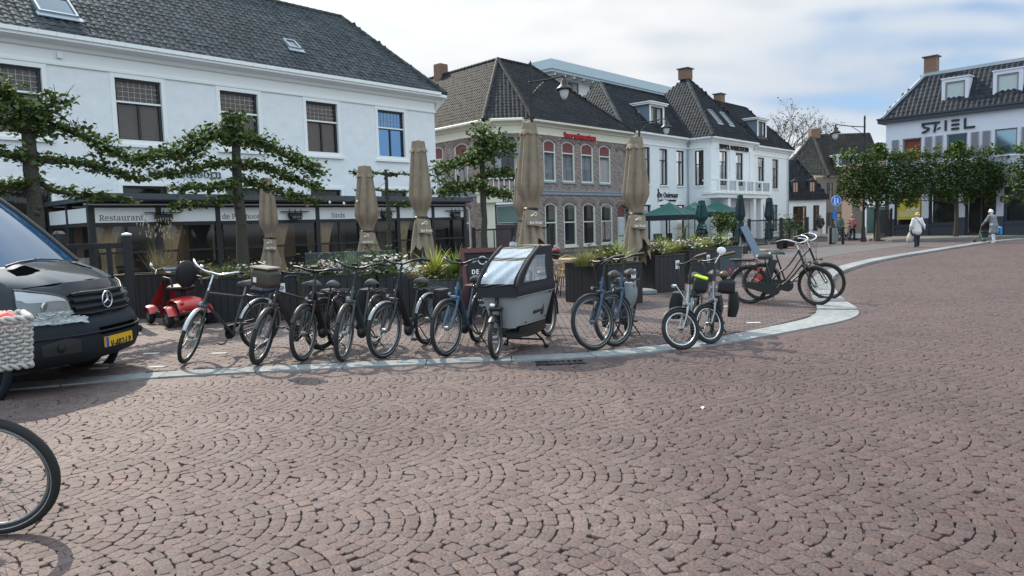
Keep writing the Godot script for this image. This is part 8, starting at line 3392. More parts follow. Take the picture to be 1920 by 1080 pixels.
func basket(r: Node3D) -> void:   # woven willow box
	var wick := mat("wicker", col(0.42, 0.40, 0.38), 0.8)
	var o := Vector3(1.18, 0.955, 0.0)
	var hx := 0.14
	var hz := 0.19
	var h := 0.245
	var stakes := []
	var per := 40
	var pos := func(k: float, t: float) -> Vector3:
		var u := fposmod(k / per, 1.0) * 4.0
		var sgm := int(u)
		var f := (u - sgm) * 2.0 - 1.0
		var e := 0.93 + 0.11 * t
		var p: Vector2
		match sgm:
			0: p = Vector2(f, -1)
			1: p = Vector2(1, f)
			2: p = Vector2(-f, 1)
			_: p = Vector2(-1, -f)
		return o + Vector3(p.x * hx * e, h * t, p.y * hz * e)
	var b := B.new()
	for k in per:
		b.rod(pos.call(k, 0.0), pos.call(k, 1.0), 0.006, 5)
	var bk := part("wicker_basket", b, wick, r)
	for m in 12:
		b = B.new()
		var pts := []
		for k in per * 3:
			var q := k / 3.0
			var p: Vector3 = pos.call(q, (m + 0.5) / 12.0)
			var out := Vector3(p.x - o.x, 0, p.z - o.z).normalized()
			pts.append(p + out * 0.011 * cos(q * PI + PI * m) + Vector3(0, 0.002 * sin(q * 3.0), 0))
		b.tube(pts, 0.0095, 6, false, true)
		part("weave", b, wick, bk)
	for t in [0.0, 1.02]:
		b = B.new()
		for s in 2:
			var pts := []
			for k in per * 3:
				var q := k / 3.0
				var p: Vector3 = pos.call(q, t)
				pts.append(p + Vector3(0, 0.012 * sin(q * PI * 0.7 + s * PI), 0) + Vector3(p.x - o.x, 0, p.z - o.z).normalized() * 0.012 * cos(q * PI * 0.7 + s * PI))
			b.tube(pts, 0.011, 6, false, true)
		part("border", b, wick, bk)
	b = B.new()
	b.box(o + Vector3(0, 0.01, 0), Vector3(hx * 1.8, 0.015, hz * 1.8))
	part("bottom", b, wick, bk)
	b = B.new()
	b.cbox(o + Vector3(0.0, 0.215, 0.02), Vector3(0.2, 0.10, 0.22), 0.03, Basis(Vector3.BACK, 0.3))
	var s := tag(part("shopping_bag", b, mat("coral", col(0.68, 0.10, 0.07), 0.5), self), "coral red bag lying in the wicker basket of the near bicycle", "bag") as Node3D
	s.transform = r.transform

# ---------------------------------------------------------------- cargo bike with the rain tent
func cargo_bike() -> void:
	var rear := Vector3(0.5, 0.052, -10.2)
	var front := Vector3(-0.22, 0.052, -8.56)
	var d := front - rear
	var L := d.length()
	var r := thing("cargo_bicycle", "grey box cargo bicycle with black rain tent and clear windows", "cargo bicycle", rear, atan2(-d.z, d.x))
	var grey := mat("box_grey", col(0.30, 0.315, 0.33), 0.5)
	var cloth := mat("tent_black", col(0.012, 0.013, 0.018), 0.8)
	var roof := mat("tent_olive", col(0.105, 0.10, 0.085), 0.85)
	var clear := mat("clear_vinyl", col(0.5, 0.58, 0.68), 0.06)
	clear.transparency = BaseMaterial3D.TRANSPARENCY_ALPHA
	clear.albedo_color.a = 0.42
	clear.metallic_specular = 1.0
	clear.cull_mode = BaseMaterial3D.CULL_DISABLED
	var fx := L
	wheel("rear_wheel", r, 0.335, 0.028, Transform3D(Basis(), Vector3(0, 0.335, 0)), M.alu)
	var S := Transform3D(Basis(), Vector3(fx, 0.258, 0)) * Transform3D(Basis(Vector3.UP, 0.16), Vector3.ZERO)
	wheel("front_wheel", r, 0.258, 0.030, S, M.alu, true, 20)
	var b := B.new()
	b.xf = Transform3D(Basis(), Vector3(fx, 0, 0)) * Transform3D(Basis(Vector3.UP, 0.16), Vector3.ZERO)
	for sg in [-1.0, 1.0]:
		b.tube([Vector3(-0.07, 0.60, sg * 0.06), Vector3(-0.03, 0.42, sg * 0.065), Vector3(0, 0.258, sg * 0.065)], [0.019, 0.021, 0.015], 10)
	b.cbox(Vector3(-0.07, 0.60, 0), Vector3(0.08, 0.05, 0.17), 0.015)
	b.rod(Vector3(-0.08, 0.6, 0), Vector3(-0.13, 0.78, 0), 0.024, 10)
	part("fork", b, M.black_metal, r)
	b = B.new()
	b.xf = Transform3D(Basis(), Vector3(fx, 0, 0)) * Transform3D(Basis(Vector3.UP, 0.16), Vector3.ZERO)
	fender(b, Vector3(0, 0.258, 0), 0.285, 0.9, 2.9, 0.04)
	part("front_mudguard", b, M.black_plastic, r)
	b = B.new()
	b.xf = Transform3D(Basis(), Vector3(fx, 0, 0)) * Transform3D(Basis(Vector3.UP, 0.16), Vector3.ZERO)
	b.cbox(Vector3(0.03, 0.66, 0), Vector3(0.05, 0.05, 0.09), 0.015)
	var hl := part("headlight", b, M.black_plastic, r)
	b = B.new()
	b.ball(Vector3(fx + 0.055, 0.66, 0.0), Vector3(0.012, 0.02, 0.035), 12, 7)
	part("lens", b, M.white_plastic, hl)
	# box: sides flare upwards
	var x0 := 0.62
	var x1 := fx - 0.12
	var xm := fx - 0.42
	var side_pts := PackedVector2Array()
	for sg in [-1.0, 1.0]:
		b = B.new()
		var g := []
		for i in 6:
			var t := i / 5.0
			var yy := lerpf(0.34, 0.80, t)
			var wv := lerpf(0.20, 0.305, t)
			var row := PackedVector3Array()
			for k in 9:
				var u := k / 8.0
				var x := lerpf(x0 - 0.10 * t, x1 - 0.16 + 0.16 * t, u)
				var ww := wv * (1.0 - 0.20 * pow(u, 4.0))
				row.append(Vector3(x, yy + 0.02 * u, sg * ww))
			g.append(row)
		b.grid(g, false, sg > 0)
		part("side_panel", b, grey, r)
		b = B.new()
		g = []
		for i in 4:
			var t := i / 3.0
			var row := PackedVector3Array()
			for k in 9:
				var u := k / 8.0
				row.append(Vector3(lerpf(x0 + 0.02, x1 - 0.2, u), lerpf(0.22, 0.345, t) - 0.03 * (1.0 - t) * sin(u * PI), sg * lerpf(0.20, 0.222, t) * (1.0 - 0.15 * pow(u, 4.0))))
			g.append(row)
		b.grid(g, false, sg > 0)
		part("lower_shell", b, M.black_plastic, r)
		b = B.new()
		for q in [[x0 + 0.1, 0.40], [x1 - 0.28, 0.40], [x0 + 0.05, 0.72]]:
			b.ball(Vector3(q[0], q[1], sg * lerpf(0.225, 0.315, (q[1] - 0.34) / 0.46)), Vector3(0.012, 0.012, 0.012), 8, 6)
		part("bolt", b, M.black_metal, r)
	b = B.new()
	var fg := []
	for i in 6:
		var t := i / 5.0
		var row := PackedVector3Array()
		for k in 7:
			var u := k / 6.0 * 2.0 - 1.0
			row.append(Vector3(x1 - 0.16 + 0.16 * t + 0.03 * (1.0 - u * u), lerpf(0.34, 0.82, t), u * lerpf(0.16, 0.244, t)))
		fg.append(row)
	b.grid(fg, false, true)
	part("front_panel", b, grey, r)
	b = B.new()
	b.mm(Vector3(x0 - 0.02, 0.22, -0.2), Vector3(x1 - 0.15, 0.26, 0.2))
	b.quad(Vector3(x0 - 0.08, 0.26, 0.26), Vector3(x0 - 0.08, 0.26, -0.26), Vector3(x0 - 0.1, 0.85, -0.33), Vector3(x0 - 0.1, 0.85, 0.33))
	part("box_floor", b, M.black_plastic, r)
	b = B.new()
	b.cbox(Vector3(x0 + 0.16, 0.62, 0), Vector3(0.08, 0.4, 0.5), 0.03, Basis(Vector3.BACK, 0.2))
	b.cbox(Vector3(x0 + 0.34, 0.50, 0), Vector3(0.34, 0.07, 0.5), 0.03)
	part("child_bench", b, M.seat_black, r)
	# tent: a curved sloping front with two windows, a flat olive roof, dark sides with a window each
	var xt := x0 + 0.30
	var ty := 1.33
	var front_at := func(u: float, v: float) -> Vector3:   # v from the foot to the top, u across
		var hw := lerpf(0.265, 0.27, v)
		return Vector3(lerpf(x1 + 0.02, xt, pow(v, 1.55)) + 0.03 * (1.0 - u * u), lerpf(0.86, ty, pow(v, 0.92)), u * hw)
	var sheet := func(u0: float, u1: float, v0: float, v1: float, out: float) -> B:
		var q := B.new()
		var g := []
		for i in 9:
			var row := PackedVector3Array()
			for k in 13:
				var pz: Vector3 = front_at.call(lerpf(u0, u1, k / 12.0), lerpf(v0, v1, i / 8.0))
				row.append(pz + Vector3(out, out * 0.8, 0) + Vector3(0.012, 0.0, 0) * sin(k * 1.1 + i * 0.9))
			g.append(row)
		q.grid(g, false, true)
		return q
	part("tent_front", sheet.call(-1.0, -0.82, 0.0, 1.0, 0.0), cloth, r)
	part("tent_front", sheet.call(0.82, 1.0, 0.0, 1.0, 0.0), cloth, r)
	part("tent_front", sheet.call(-0.82, 0.82, 0.0, 0.07, 0.0), cloth, r)
	part("tent_front", sheet.call(-0.82, 0.82, 0.62, 0.70, 0.0), roof, r)
	part("tent_front", sheet.call(-0.82, 0.82, 0.93, 1.0, 0.0), roof, r)
	part("clear_window", sheet.call(-0.82, 0.82, 0.07, 0.62, 0.002), clear, r)
	part("clear_window", sheet.call(-0.82, 0.82, 0.70, 0.93, 0.002), clear, r)
	b = B.new()
	var rg := []
	for i in 5:
		var row := PackedVector3Array()
		for k in 9:
			var u := k / 8.0 * 2.0 - 1.0
			row.append(Vector3(lerpf(xt, x0 - 0.14, i / 4.0), ty + 0.015 * (1.0 - u * u), u * 0.27))
		rg.append(row)
	b.grid(rg, false, true)
	part("tent_roof", b, roof, r)
	for sg in [-1.0, 1.0]:
		var edge := []
		for k in 13:
			edge.append(front_at.call(sg, k / 12.0))
		b = B.new()
		b.tube(edge, 0.022, 7)
		part("tent_hoop", b, cloth, r)
		# side cloth, its window a triangle set between front hoop and back edge
		var back := [Vector3(x0 - 0.10, 0.86, sg * 0.305), Vector3(x0 - 0.14, ty, sg * 0.27)]
		b = B.new()
		var bw := B.new()
		for k in 12:
			var f0: Vector3 = edge[k]
			var f1: Vector3 = edge[k + 1]
			var b0: Vector3 = lerp(back[0], back[1], k / 12.0)
			var b1: Vector3 = lerp(back[0], back[1], (k + 1) / 12.0)
			var cut := [0.0, 0.16, 0.80 - k * 0.02, 1.0]
			for c in 3:
				var tgt := bw if c == 1 and k > 0 and k < 9 else b
				tgt.quad(f0.lerp(b0, cut[c]), f0.lerp(b0, cut[c + 1]), f1.lerp(b1, cut[c + 1]), f1.lerp(b1, cut[c]))
		part("tent_side", b, cloth, r)
		part("side_window", bw, clear, r)
	for sg in [-1.0, 1.0]:    # dark cloth round the foot and along the top edge
		b = B.new()
		var g := []
		for i in 4:
			var t := i / 3.0
			var row := PackedVector3Array()
			for k in 11:
				var u := k / 10.0
				row.append(Vector3(lerpf(x0 - 0.06, x1 + 0.03, u), lerpf(0.74, 0.885 - 0.03 * u, t), sg * (lerpf(0.32, 0.265, u) + 0.012 * sin(t * PI))))
			g.append(row)
		b.grid(g, false, sg > 0)
		part("tent_skirt", b, cloth, r)
		b = B.new()
		var line := []
		for k in 11:
			var u := k / 10.0
			line.append(Vector3(lerpf(x0 - 0.06, x1 + 0.03, u), 0.742, sg * (lerpf(0.322, 0.268, u))))
		b.tube(line, 0.006, 5)
		part("piping", b, mat("piping_grey", col(0.25, 0.24, 0.23), 0.7), r)
	b = B.new()
	var sk := []
	for i in 3:
		var row := PackedVector3Array()
		for k in 7:
			var u := k / 6.0 * 2.0 - 1.0
			row.append(Vector3(x1 + 0.04 + 0.03 * (1.0 - u * u), lerpf(0.74, 0.86, i / 2.0), u * 0.265))
		sk.append(row)
	b.grid(sk, false, true)
	part("tent_skirt", b, cloth, r)
	b = B.new()
	b.rod(Vector3(x0 + 0.02, 1.06, 0.29), Vector3(x0 - 0.14, 1.36, 0.29), 0.055, 12)
	part("rolled_window", b, clear, r)
	b = B.new()
	b.rod(Vector3(x0 - 0.145, 1.37, 0.29), Vector3(x0 - 0.19, 1.45, 0.29), 0.02, 8)
	b.torus(Vector3(x0 - 0.06, 1.21, 0.29), Vector3(-0.45, 0.89, 0), 0.058, 0.008, 16, 5)
	part("roll_strap", b, cloth, r)
	# rear frame
	b = B.new()
	b.tube([Vector3(x0 + 0.1, 0.26, 0), Vector3(0.42, 0.29, 0), Vector3(0.18, 0.78, 0)], [0.03, 0.03, 0.018], 10)
	b.tube([Vector3(0.42, 0.32, 0), Vector3(0.66, 0.74, 0), Vector3(0.58, 0.98, 0)], [0.03, 0.026, 0.022], 10)
	for sg in [-1.0, 1.0]:
		b.rod(Vector3(0.42, 0.29, sg * 0.04), Vector3(0, 0.335, sg * 0.065), 0.018, 8)
		b.rod(Vector3(0.2, 0.72, sg * 0.02), Vector3(0, 0.335, sg * 0.065), 0.011, 6)
	part("frame", b, M.black_metal, r)
	b = B.new()
	b.rod(Vector3(0.58, 0.96, 0), Vector3(0.56, 1.12, 0), 0.017, 8)
	b.rod(Vector3(0.56, 0.86, 0), Vector3(0.555, 1.15, 0), 0.02, 8)
	part("steering_stem", b, M.white_plastic, r)
	b = B.new()
	b.tube(catmull([Vector3(0.40, 1.18, -0.34), Vector3(0.52, 1.20, -0.25), Vector3(0.57, 1.16, 0), Vector3(0.52, 1.20, 0.25), Vector3(0.40, 1.18, 0.34)], 5), 0.012, 7)
	part("handlebar", b, M.black_metal, r)
	for sg in [-1.0, 1.0]:
		b = B.new()
		b.rod(Vector3(0.5, 1.197, sg * 0.27), Vector3(0.39, 1.177, sg * 0.345), 0.018, 8)
		part("grip", b, M.black_plastic, r)
	b = B.new()
	b.rod(Vector3(0.18, 0.76, 0), Vector3(0.14, 0.90, 0), 0.015, 8)
	part("seat_post", b, M.alu, r)
	b = B.new()
	b.ball(Vector3(0.13, 0.93, 0), Vector3(0.14, 0.04, 0.09), 14, 8)
	part("saddle", b, M.black_plastic, r)
	b = B.new()
	fender(b, Vector3(0, 0.335, 0), 0.365, 0.3, 3.3, 0.04)
	part("rear_mudguard", b, M.black_plastic, r)
	b = B.new()
	b.bar(Vector3(0.46, 0.33, 0.06), Vector3(0.0, 0.36, 0.07), 0.03, 0.09)
	part("chain_guard", b, M.black_plastic, r)
	# wide parking stand
	b = B.new()
	for sg in [-1.0, 1.0]:
		b.tube([Vector3(1.0, 0.24, sg * 0.17), Vector3(0.86, 0.10, sg * 0.25), Vector3(0.84, 0.02, sg * 0.28)], 0.014, 7)
		b.cbox(Vector3(0.84, 0.02, sg * 0.29), Vector3(0.06, 0.04, 0.06), 0.01)
	b.rod(Vector3(0.86, 0.10, -0.25), Vector3(0.86, 0.10, 0.25), 0.013, 7)
	part("stand", b, M.black_metal, r)

# ---------------------------------------------------------------- people
# smooth union of tapered capsules, meshed as surface nets. bones: [a, b, ra, rb]
func flesh(bones: Array, cell: float, k: float) -> B:
	var lo := Vector3.INF
	var hi := -Vector3.INF
	for q in bones:
		for e in 2:
			var rr: float = q[2 + e]
			lo = lo.min(q[e] - Vector3.ONE * (rr + cell * 2.0))
			hi = hi.max(q[e] + Vector3.ONE * (rr + cell * 2.0))
	var nx := int((hi.x - lo.x) / cell) + 2
	var ny := int((hi.y - lo.y) / cell) + 2
	var nz := int((hi.z - lo.z) / cell) + 2
	var f := PackedFloat32Array()
	f.resize(nx * ny * nz)
	f.fill(1e9)
	for q in bones:
		var a: Vector3 = q[0]
		var b: Vector3 = q[1]
		var ra: float = q[2]
		var rb: float = q[3]
		var m := maxf(ra, rb) + k + cell * 2.0
		var l := (a.min(b) - Vector3.ONE * m - lo) / cell
		var h := (a.max(b) + Vector3.ONE * m - lo) / cell
		var ab := b - a
		var l2 := maxf(ab.length_squared(), 1e-9)
		for z in range(maxi(0, int(l.z)), mini(nz, int(h.z) + 1)):
			for y in range(maxi(0, int(l.y)), mini(ny, int(h.y) + 1)):
				var base := (z * ny + y) * nx
				for x in range(maxi(0, int(l.x)), mini(nx, int(h.x) + 1)):
					var p := lo + Vector3(x, y, z) * cell
					var t := clampf((p - a).dot(ab) / l2, 0.0, 1.0)
					var d := p.distance_to(a + ab * t) - lerpf(ra, rb, t)
					var o := f[base + x]
					if o > 1e8:
						f[base + x] = d
					else:
						var hh := clampf(0.5 + 0.5 * (o - d) / k, 0.0, 1.0)
						f[base + x] = lerpf(o, d, hh) - k * hh * (1.0 - hh)
	var id := {}
	var vs := []
	for z in nz - 1:
		for y in ny - 1:
			for x in nx - 1:
				var cnt := 0
				var s := Vector3.ZERO
				var v := []
				var inside := 0
				for c in 8:
					var val := f[((z + (c >> 2 & 1)) * ny + y + (c >> 1 & 1)) * nx + x + (c & 1)]
					v.append(val)
					if val < 0.0:
						inside += 1
				if inside == 0 or inside == 8:
					continue
				for e in [[0, 1], [2, 3], [4, 5], [6, 7], [0, 2], [1, 3], [4, 6], [5, 7], [0, 4], [1, 5], [2, 6], [3, 7]]:
					var va: float = v[e[0]]
					var vb: float = v[e[1]]
					if (va < 0.0) != (vb < 0.0):
						var t := va / (va - vb)
						var pa := Vector3(e[0] & 1, e[0] >> 1 & 1, e[0] >> 2 & 1)
						var pb := Vector3(e[1] & 1, e[1] >> 1 & 1, e[1] >> 2 & 1)
						s += pa.lerp(pb, t)
						cnt += 1
				id[(z * ny + y) * nx + x] = vs.size()
				vs.append(lo + (Vector3(x, y, z) + s / cnt) * cell)
	var val := func(p: Vector3) -> float:
		var best := 1e9
		for q in bones:
			var ab: Vector3 = q[1] - q[0]
			var t := clampf((p - q[0]).dot(ab) / maxf(ab.length_squared(), 1e-9), 0.0, 1.0)
			var d: float = p.distance_to(q[0] + ab * t) - lerpf(q[2], q[3], t)
			var hh := clampf(0.5 + 0.5 * (best - d) / k, 0.0, 1.0) if best < 1e8 else 1.0
			best = d if best > 1e8 else lerpf(best, d, hh) - k * hh * (1.0 - hh)
		return best
	var ns := []
	for p in vs:
		var e := cell * 0.5
		ns.append(Vector3(val.call(p + Vector3(e, 0, 0)) - val.call(p - Vector3(e, 0, 0)), val.call(p + Vector3(0, e, 0)) - val.call(p - Vector3(0, e, 0)), val.call(p + Vector3(0, 0, e)) - val.call(p - Vector3(0, 0, e))).normalized())
	var b2 := B.new()
	for z in range(1, nz - 1):
		for y in range(1, ny - 1):
			for x in range(1, nx - 1):
				var i0 := (z * ny + y) * nx + x
				for ax in 3:
					var i1: int = i0 + [1, nx, nx * ny][ax]
					if (f[i0] < 0.0) == (f[i1] < 0.0):
						continue
					var u: int = [nx, nx * ny, 1][ax]
					var w: int = [nx * ny, 1, nx][ax]
					var q := [i0, i0 - u, i0 - u - w, i0 - w]
					var ok := true
					for qq in q:
						ok = ok and id.has(qq)
					if not ok:
						continue
					var c := []
					for qq in q:
						c.append(id[qq])
					if f[i0] < 0.0:
						b2.stri(vs[c[0]], vs[c[1]], vs[c[2]], ns[c[0]], ns[c[1]], ns[c[2]])
						b2.stri(vs[c[0]], vs[c[2]], vs[c[3]], ns[c[0]], ns[c[2]], ns[c[3]])
					else:
						b2.stri(vs[c[0]], vs[c[2]], vs[c[1]], ns[c[0]], ns[c[2]], ns[c[1]])
						b2.stri(vs[c[0]], vs[c[3]], vs[c[2]], ns[c[0]], ns[c[3]], ns[c[2]])
	return b2

# a standing or walking figure that faces -z; o: h, arms (hand positions), step, stoop, colours
func person(called: String, label: String, at: Vector3, turn: float, o: Dictionary) -> Node3D:
	var r := thing(called, label, "person", at, turn)
	var s: float = o.get("h", 1.68) / 1.68
	var stoop: float = o.get("stoop", 0.0)
	var st: float = o.get("step", 0.12)
	var hip := Vector3(0, 0.90, 0)
	var chest := Vector3(0, 1.24, -stoop * 0.35)
	var neck := Vector3(0, 1.41, -stoop * 0.6)
	var head := Vector3(0, 1.545, -stoop * 0.95 - 0.015)
	var J := {}
	for sg in [-1, 1]:
		var f: float = -st * sg
		J["hip%d" % sg] = Vector3(sg * 0.085, 0.88, 0)
		J["knee%d" % sg] = Vector3(sg * 0.09, 0.48, f * 0.5 - 0.03)
		J["ank%d" % sg] = Vector3(sg * 0.09, 0.085, f)
		J["sho%d" % sg] = Vector3(sg * 0.175, 1.345, -stoop * 0.5)
		var hand: Vector3 = o.hands[0 if sg < 0 else 1]
		J["hand%d" % sg] = hand
		var sh: Vector3 = J["sho%d" % sg]
		J["elb%d" % sg] = sh.lerp(hand, 0.52) + Vector3(sg * 0.05, -0.02, 0.05)
	var bones := [[hip, chest, 0.135, 0.13], [chest, neck, 0.12, 0.065], [neck, head, 0.055, 0.06], [head + Vector3(0, 0.02, 0.015), head + Vector3(0, -0.02, -0.02), 0.092, 0.075], [head + Vector3(0, -0.03, -0.085), head + Vector3(0, 0.0, -0.08), 0.014, 0.012]]
	var coat := [[hip + Vector3(0, o.get("coat_y", -0.05), 0), chest, o.get("hem", 0.185), 0.165], [chest, neck + Vector3(0, -0.03, 0.01), 0.15, 0.09]]
	var legs := []
	var shoes := []
	for sg in [-1, 1]:
		var hp: Vector3 = J["hip%d" % sg]
		var kn: Vector3 = J["knee%d" % sg]
		var an: Vector3 = J["ank%d" % sg]
		var sh: Vector3 = J["sho%d" % sg]
		var el: Vector3 = J["elb%d" % sg]
		var ha: Vector3 = J["hand%d" % sg]
		var wr := el.lerp(ha, 0.86)
		bones.append_array([[hp, kn, 0.075, 0.052], [kn, an, 0.05, 0.036], [an, an + Vector3(0, -0.05, -0.12), 0.035, 0.028], [chest, sh, 0.07, 0.06], [sh, el, 0.048, 0.038], [el, wr, 0.037, 0.026]])
		# palm, four fingers, thumb
		var d := (ha - el).normalized()
		bones.append([wr, ha, 0.026, 0.028])
		for k in 4:
			var side := Vector3(0, 0, (k - 1.5) * 0.019)
			bones.append([ha + side, ha + side + d * [0.055, 0.065, 0.062, 0.05][k] + Vector3(-sg * 0.02, 0, 0), 0.009, 0.008])
		bones.append([ha + Vector3(0, 0, -0.03), ha + d * 0.03 + Vector3(-sg * 0.01, 0, -0.055), 0.010, 0.009])
		coat.append_array([[chest + Vector3(0, 0.03, 0), sh, 0.10, 0.078], [sh, el, 0.072, 0.060], [el, wr, 0.058, 0.045]])
		legs.append_array([[hp + Vector3(0, 0.05, 0), kn, 0.105, 0.075], [kn, an + Vector3(0, 0.0, 0.01), 0.073, 0.06]])
		shoes.append_array([[an + Vector3(0, -0.035, 0.03), an + Vector3(0, -0.045, -0.13), 0.045, 0.038]])
	legs.append([J["hip-1"] + Vector3(0, 0.03, 0), J["hip1"] + Vector3(0, 0.03, 0), 0.12, 0.12])
	if o.has("long"):
		for sg in [-1, 1]:
			coat.append([Vector3(sg * 0.05, 0.86, 0.0), Vector3(sg * 0.075, o.long, 0.01), 0.15, 0.155])
	var parts := [["body", bones, "skin", 0.02, 0.03], ["coat", coat, o.coat, 0.024, 0.05], ["trousers", legs, o.legs, 0.024, 0.03], ["shoes", shoes, o.shoes, 0.02, 0.02]]
	mat("skin", col(0.50, 0.30, 0.22), 0.6)
	for p in parts:
		var m: Material = M.skin if p[2] is String else p[2]
		var o3 := part(p[0], flesh(p[1], p[3], p[4]), m, r)
		o3.scale = Vector3.ONE * s
	var hair := []
	for k in 26:
		var a := TAU * k / 26.0 * 2.0
		var e := lerpf(-0.35, 1.4, k / 25.0)
		var d := Vector3(cos(a) * cos(e), sin(e), sin(a) * cos(e))
		if d.z < -0.55 and d.y < 0.45:
			continue
		var p := head + Vector3(0, 0.03, 0.015) + d * Vector3(0.085, 0.095, 0.095)
		hair.append([p, p + d * 0.012, o.get("curl", 0.034), 0.028])
	hair.append([head + Vector3(0, 0.06, 0.02), head + Vector3(0, 0.0, 0.05), 0.085, 0.075])
	var hr := part("hair", flesh(hair, 0.014, 0.012), o.hair, r)
	hr.scale = Vector3.ONE * s
	var b := B.new()
	for sg in [-1.0, 1.0]:
		b.ball((head + Vector3(sg * 0.034, 0.012, -0.09)) * s, Vector3(0.012, 0.008, 0.008), 8, 6)
	b.ball((head + Vector3(0, -0.055, -0.088)) * s, Vector3(0.024, 0.006, 0.006), 8, 6)
	part("face", b, mat("features", col(0.10, 0.04, 0.035), 0.5), r)
	b = B.new()
	for sg in [-1.0, 1.0]:
		b.ball((head + Vector3(sg * 0.09, -0.005, 0.0)) * s, Vector3(0.012, 0.03, 0.02), 8, 6)
	part("ears", b, M.skin, r)
	return r

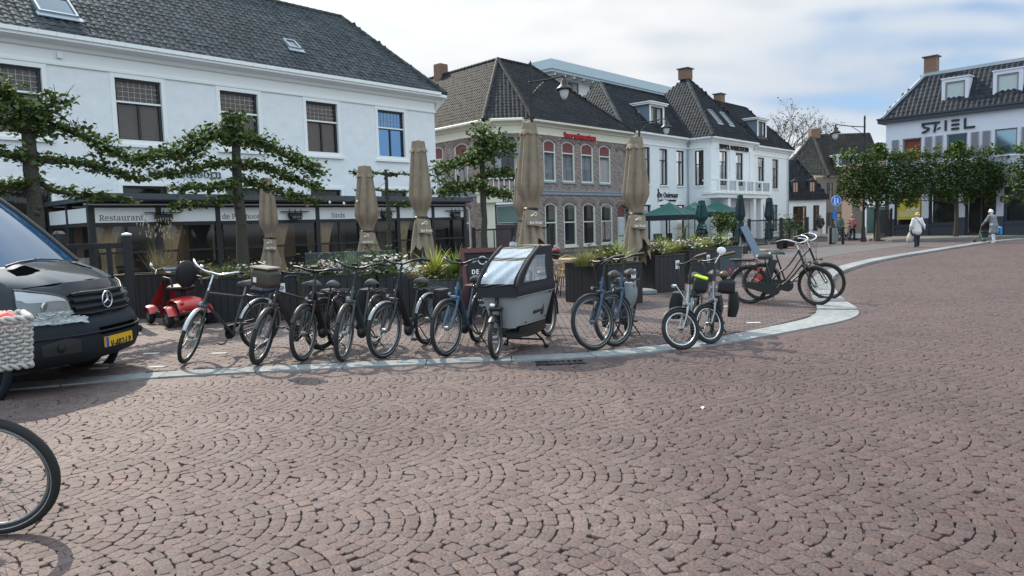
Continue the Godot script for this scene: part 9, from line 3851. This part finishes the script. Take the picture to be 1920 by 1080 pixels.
func people() -> void:
	var r := person("person", "person with short blond hair in a white jacket and navy trousers, walking away with bags", Vector3(19.43, 0.06, -34.2), -0.15, {"h": 1.63, "hands": [Vector3(-0.30, 0.80, -0.06), Vector3(0.30, 0.80, 0.04)], "step": 0.10, "coat": mat("jacket_white", col(0.62, 0.58, 0.58), 0.8), "legs": mat("trousers_navy", col(0.012, 0.016, 0.035), 0.8), "shoes": mat("shoe_dark", col(0.02, 0.02, 0.022), 0.6), "hair": mat("hair_blond", col(0.50, 0.36, 0.14), 0.8), "hem": 0.215, "coat_y": -0.12, "curl": 0.042})
	var b := B.new()
	b.tube([Vector3(-0.14, 1.36, -0.06), Vector3(-0.10, 1.38, 0.10), Vector3(0.02, 1.20, 0.19), Vector3(0.16, 0.98, 0.17), Vector3(0.23, 0.86, 0.06)], 0.012, 6)
	b.cbox(Vector3(0.25, 0.80, 0.02), Vector3(0.08, 0.2, 0.24), 0.03)
	part("strap", b, mat("strap_black", col(0.015, 0.014, 0.014), 0.6), r)
	var t := thing("carrier_bag", "full grey carrier bag hanging from the left hand of the white jacket walker", "bag", Vector3(19.43, 0.06, -34.2), -0.15)
	b = B.new()
	var g := []
	for i in 7:
		var u := i / 6.0
		var row := PackedVector3Array()
		for k in 14:
			var a := -TAU * k / 14.0
			var rr: float = [0.10, 0.15, 0.16, 0.15, 0.12, 0.07, 0.03][i] * 1.0
			row.append(Vector3(-0.32 + cos(a) * rr * 0.8, 0.20 + u * 0.52, -0.05 + sin(a) * rr * 1.1))
		g.append(row)
	b.grid(g, true)
	part("sack", b, mat("bag_plastic", col(0.30, 0.29, 0.26), 0.5), t)
	b = B.new()
	b.tube([Vector3(-0.32, 0.70, -0.09), Vector3(-0.305, 0.80, -0.06), Vector3(-0.32, 0.70, -0.01)], 0.008, 5)
	part("handle", b, M.bag_plastic, t)
	# second walker with rollator
	r = person("person", "white haired person in a long grey coat stooping over a walking frame", Vector3(24.45, 0.035, -36.2), 0.2, {"h": 1.70, "hands": [Vector3(-0.28, 0.93, -0.40), Vector3(0.26, 0.93, -0.38)], "step": 0.13, "stoop": 0.22, "coat": mat("coat_grey", col(0.16, 0.175, 0.19), 0.85), "legs": mat("trousers_pale", col(0.42, 0.47, 0.53), 0.8), "shoes": mat("shoe_pale", col(0.5, 0.48, 0.45), 0.6), "hair": mat("hair_white", col(0.72, 0.70, 0.68), 0.8), "long": 0.58, "hem": 0.18})
	t = thing("walking_frame", "dark four wheeled walking frame pushed by the grey coated person", "rollator", Vector3(24.45, 0.035, -36.2), 0.2)
	b = B.new()
	for sg in [-1.0, 1.0]:
		b.tube([Vector3(sg * 0.27, 0.94, -0.34), Vector3(sg * 0.27, 0.93, -0.48), Vector3(sg * 0.28, 0.5, -0.58), Vector3(sg * 0.28, 0.12, -0.85)], 0.014, 7)
		b.tube([Vector3(sg * 0.28, 0.55, -0.57), Vector3(sg * 0.29, 0.12, -0.32)], 0.014, 7)
	b.rod(Vector3(-0.28, 0.56, -0.57), Vector3(0.28, 0.56, -0.57), 0.012)
	part("frame", b, M.alu, t)
	b = B.new()
	b.cbox(Vector3(0, 0.6, -0.56), Vector3(0.44, 0.04, 0.24), 0.01)
	part("seat", b, M.black_plastic, t)
	b = B.new()
	b.cbox(Vector3(0, 0.42, -0.6), Vector3(0.38, 0.28, 0.22), 0.03)
	part("bag", b, mat("dark_green", col(0.015, 0.04, 0.035), 0.7), t)
	for w in [[-0.29, -0.85], [0.29, -0.85], [-0.3, -0.31], [0.3, -0.31]]:
		b = B.new()
		b.torus(Vector3(w[0], 0.1, w[1]), Vector3.RIGHT, 0.075, 0.022, 18, 7)
		b.tube([Vector3(w[0] - 0.015, 0.1, w[1]), Vector3(w[0] + 0.015, 0.1, w[1])], 0.06, 12)
		part("wheel", b, M.rubber, t)
	t = thing("blue_bag", "bright blue shopping bag hanging at the right side of the grey coated person", "bag", Vector3(24.45, 0.035, -36.2), 0.2)
	b = B.new()
	b.cbox(Vector3(0.33, 0.62, -0.02), Vector3(0.16, 0.42, 0.34), 0.05)
	part("sack", b, mat("bag_blue", col(0.01, 0.22, 0.60), 0.5), t)
	b = B.new()
	b.tube([Vector3(0.33, 0.82, -0.12), Vector3(0.30, 0.98, -0.25), Vector3(0.33, 0.82, 0.06)], 0.009, 5)
	part("handle", b, M.bag_blue, t)
	# three more people far up the street
	person("person", "person in a dark brown coat and pale trousers far off by the small white house", Vector3(23.7, 0.06, -54.8), -0.4, {"h": 1.74, "hands": [Vector3(-0.24, 0.86, -0.1), Vector3(0.24, 0.86, -0.1)], "step": 0.1, "coat": mat("coat_brown", col(0.035, 0.028, 0.025), 0.85), "legs": mat("trousers_sand", col(0.45, 0.38, 0.30), 0.8), "shoes": M.shoe_dark, "hair": mat("hair_grey", col(0.30, 0.27, 0.25), 0.8), "hem": 0.2})
	person("person", "person in a grey green jacket standing behind the bollards under the blue sign", Vector3(21.2, 0.06, -46.2), 2.9, {"h": 1.70, "hands": [Vector3(-0.2, 0.95, -0.2), Vector3(0.2, 0.95, -0.2)], "step": 0.05, "coat": mat("jacket_green", col(0.10, 0.17, 0.15), 0.85), "legs": M.trousers_navy, "shoes": M.shoe_dark, "hair": M.hair_grey, "hem": 0.2})
	person("person", "person with a pinkish top half hidden behind the lime trunk up the street", Vector3(22.25, 0.06, -46.6), -1.2, {"h": 1.66, "hands": [Vector3(-0.22, 0.88, -0.15), Vector3(0.22, 0.88, -0.15)], "step": 0.1, "coat": mat("top_coral", col(0.50, 0.20, 0.18), 0.85), "legs": M.trousers_navy, "shoes": M.shoe_dark, "hair": M.hair_grey})
	person("person", "person in a light blue patterned shirt sitting inside behind the pavilion glass", on_street(-21.9) + UX * 13.9 + Vector3(0, -0.38, 0), 2.2, {"h": 1.66, "hands": [Vector3(-0.18, 1.0, -0.22), Vector3(0.18, 1.0, -0.22)], "step": 0.02, "coat": mat("shirt_blue", col(0.14, 0.35, 0.62), 0.8), "legs": M.trousers_navy, "shoes": M.shoe_dark, "hair": mat("hair_dark", col(0.05, 0.03, 0.02), 0.8)})
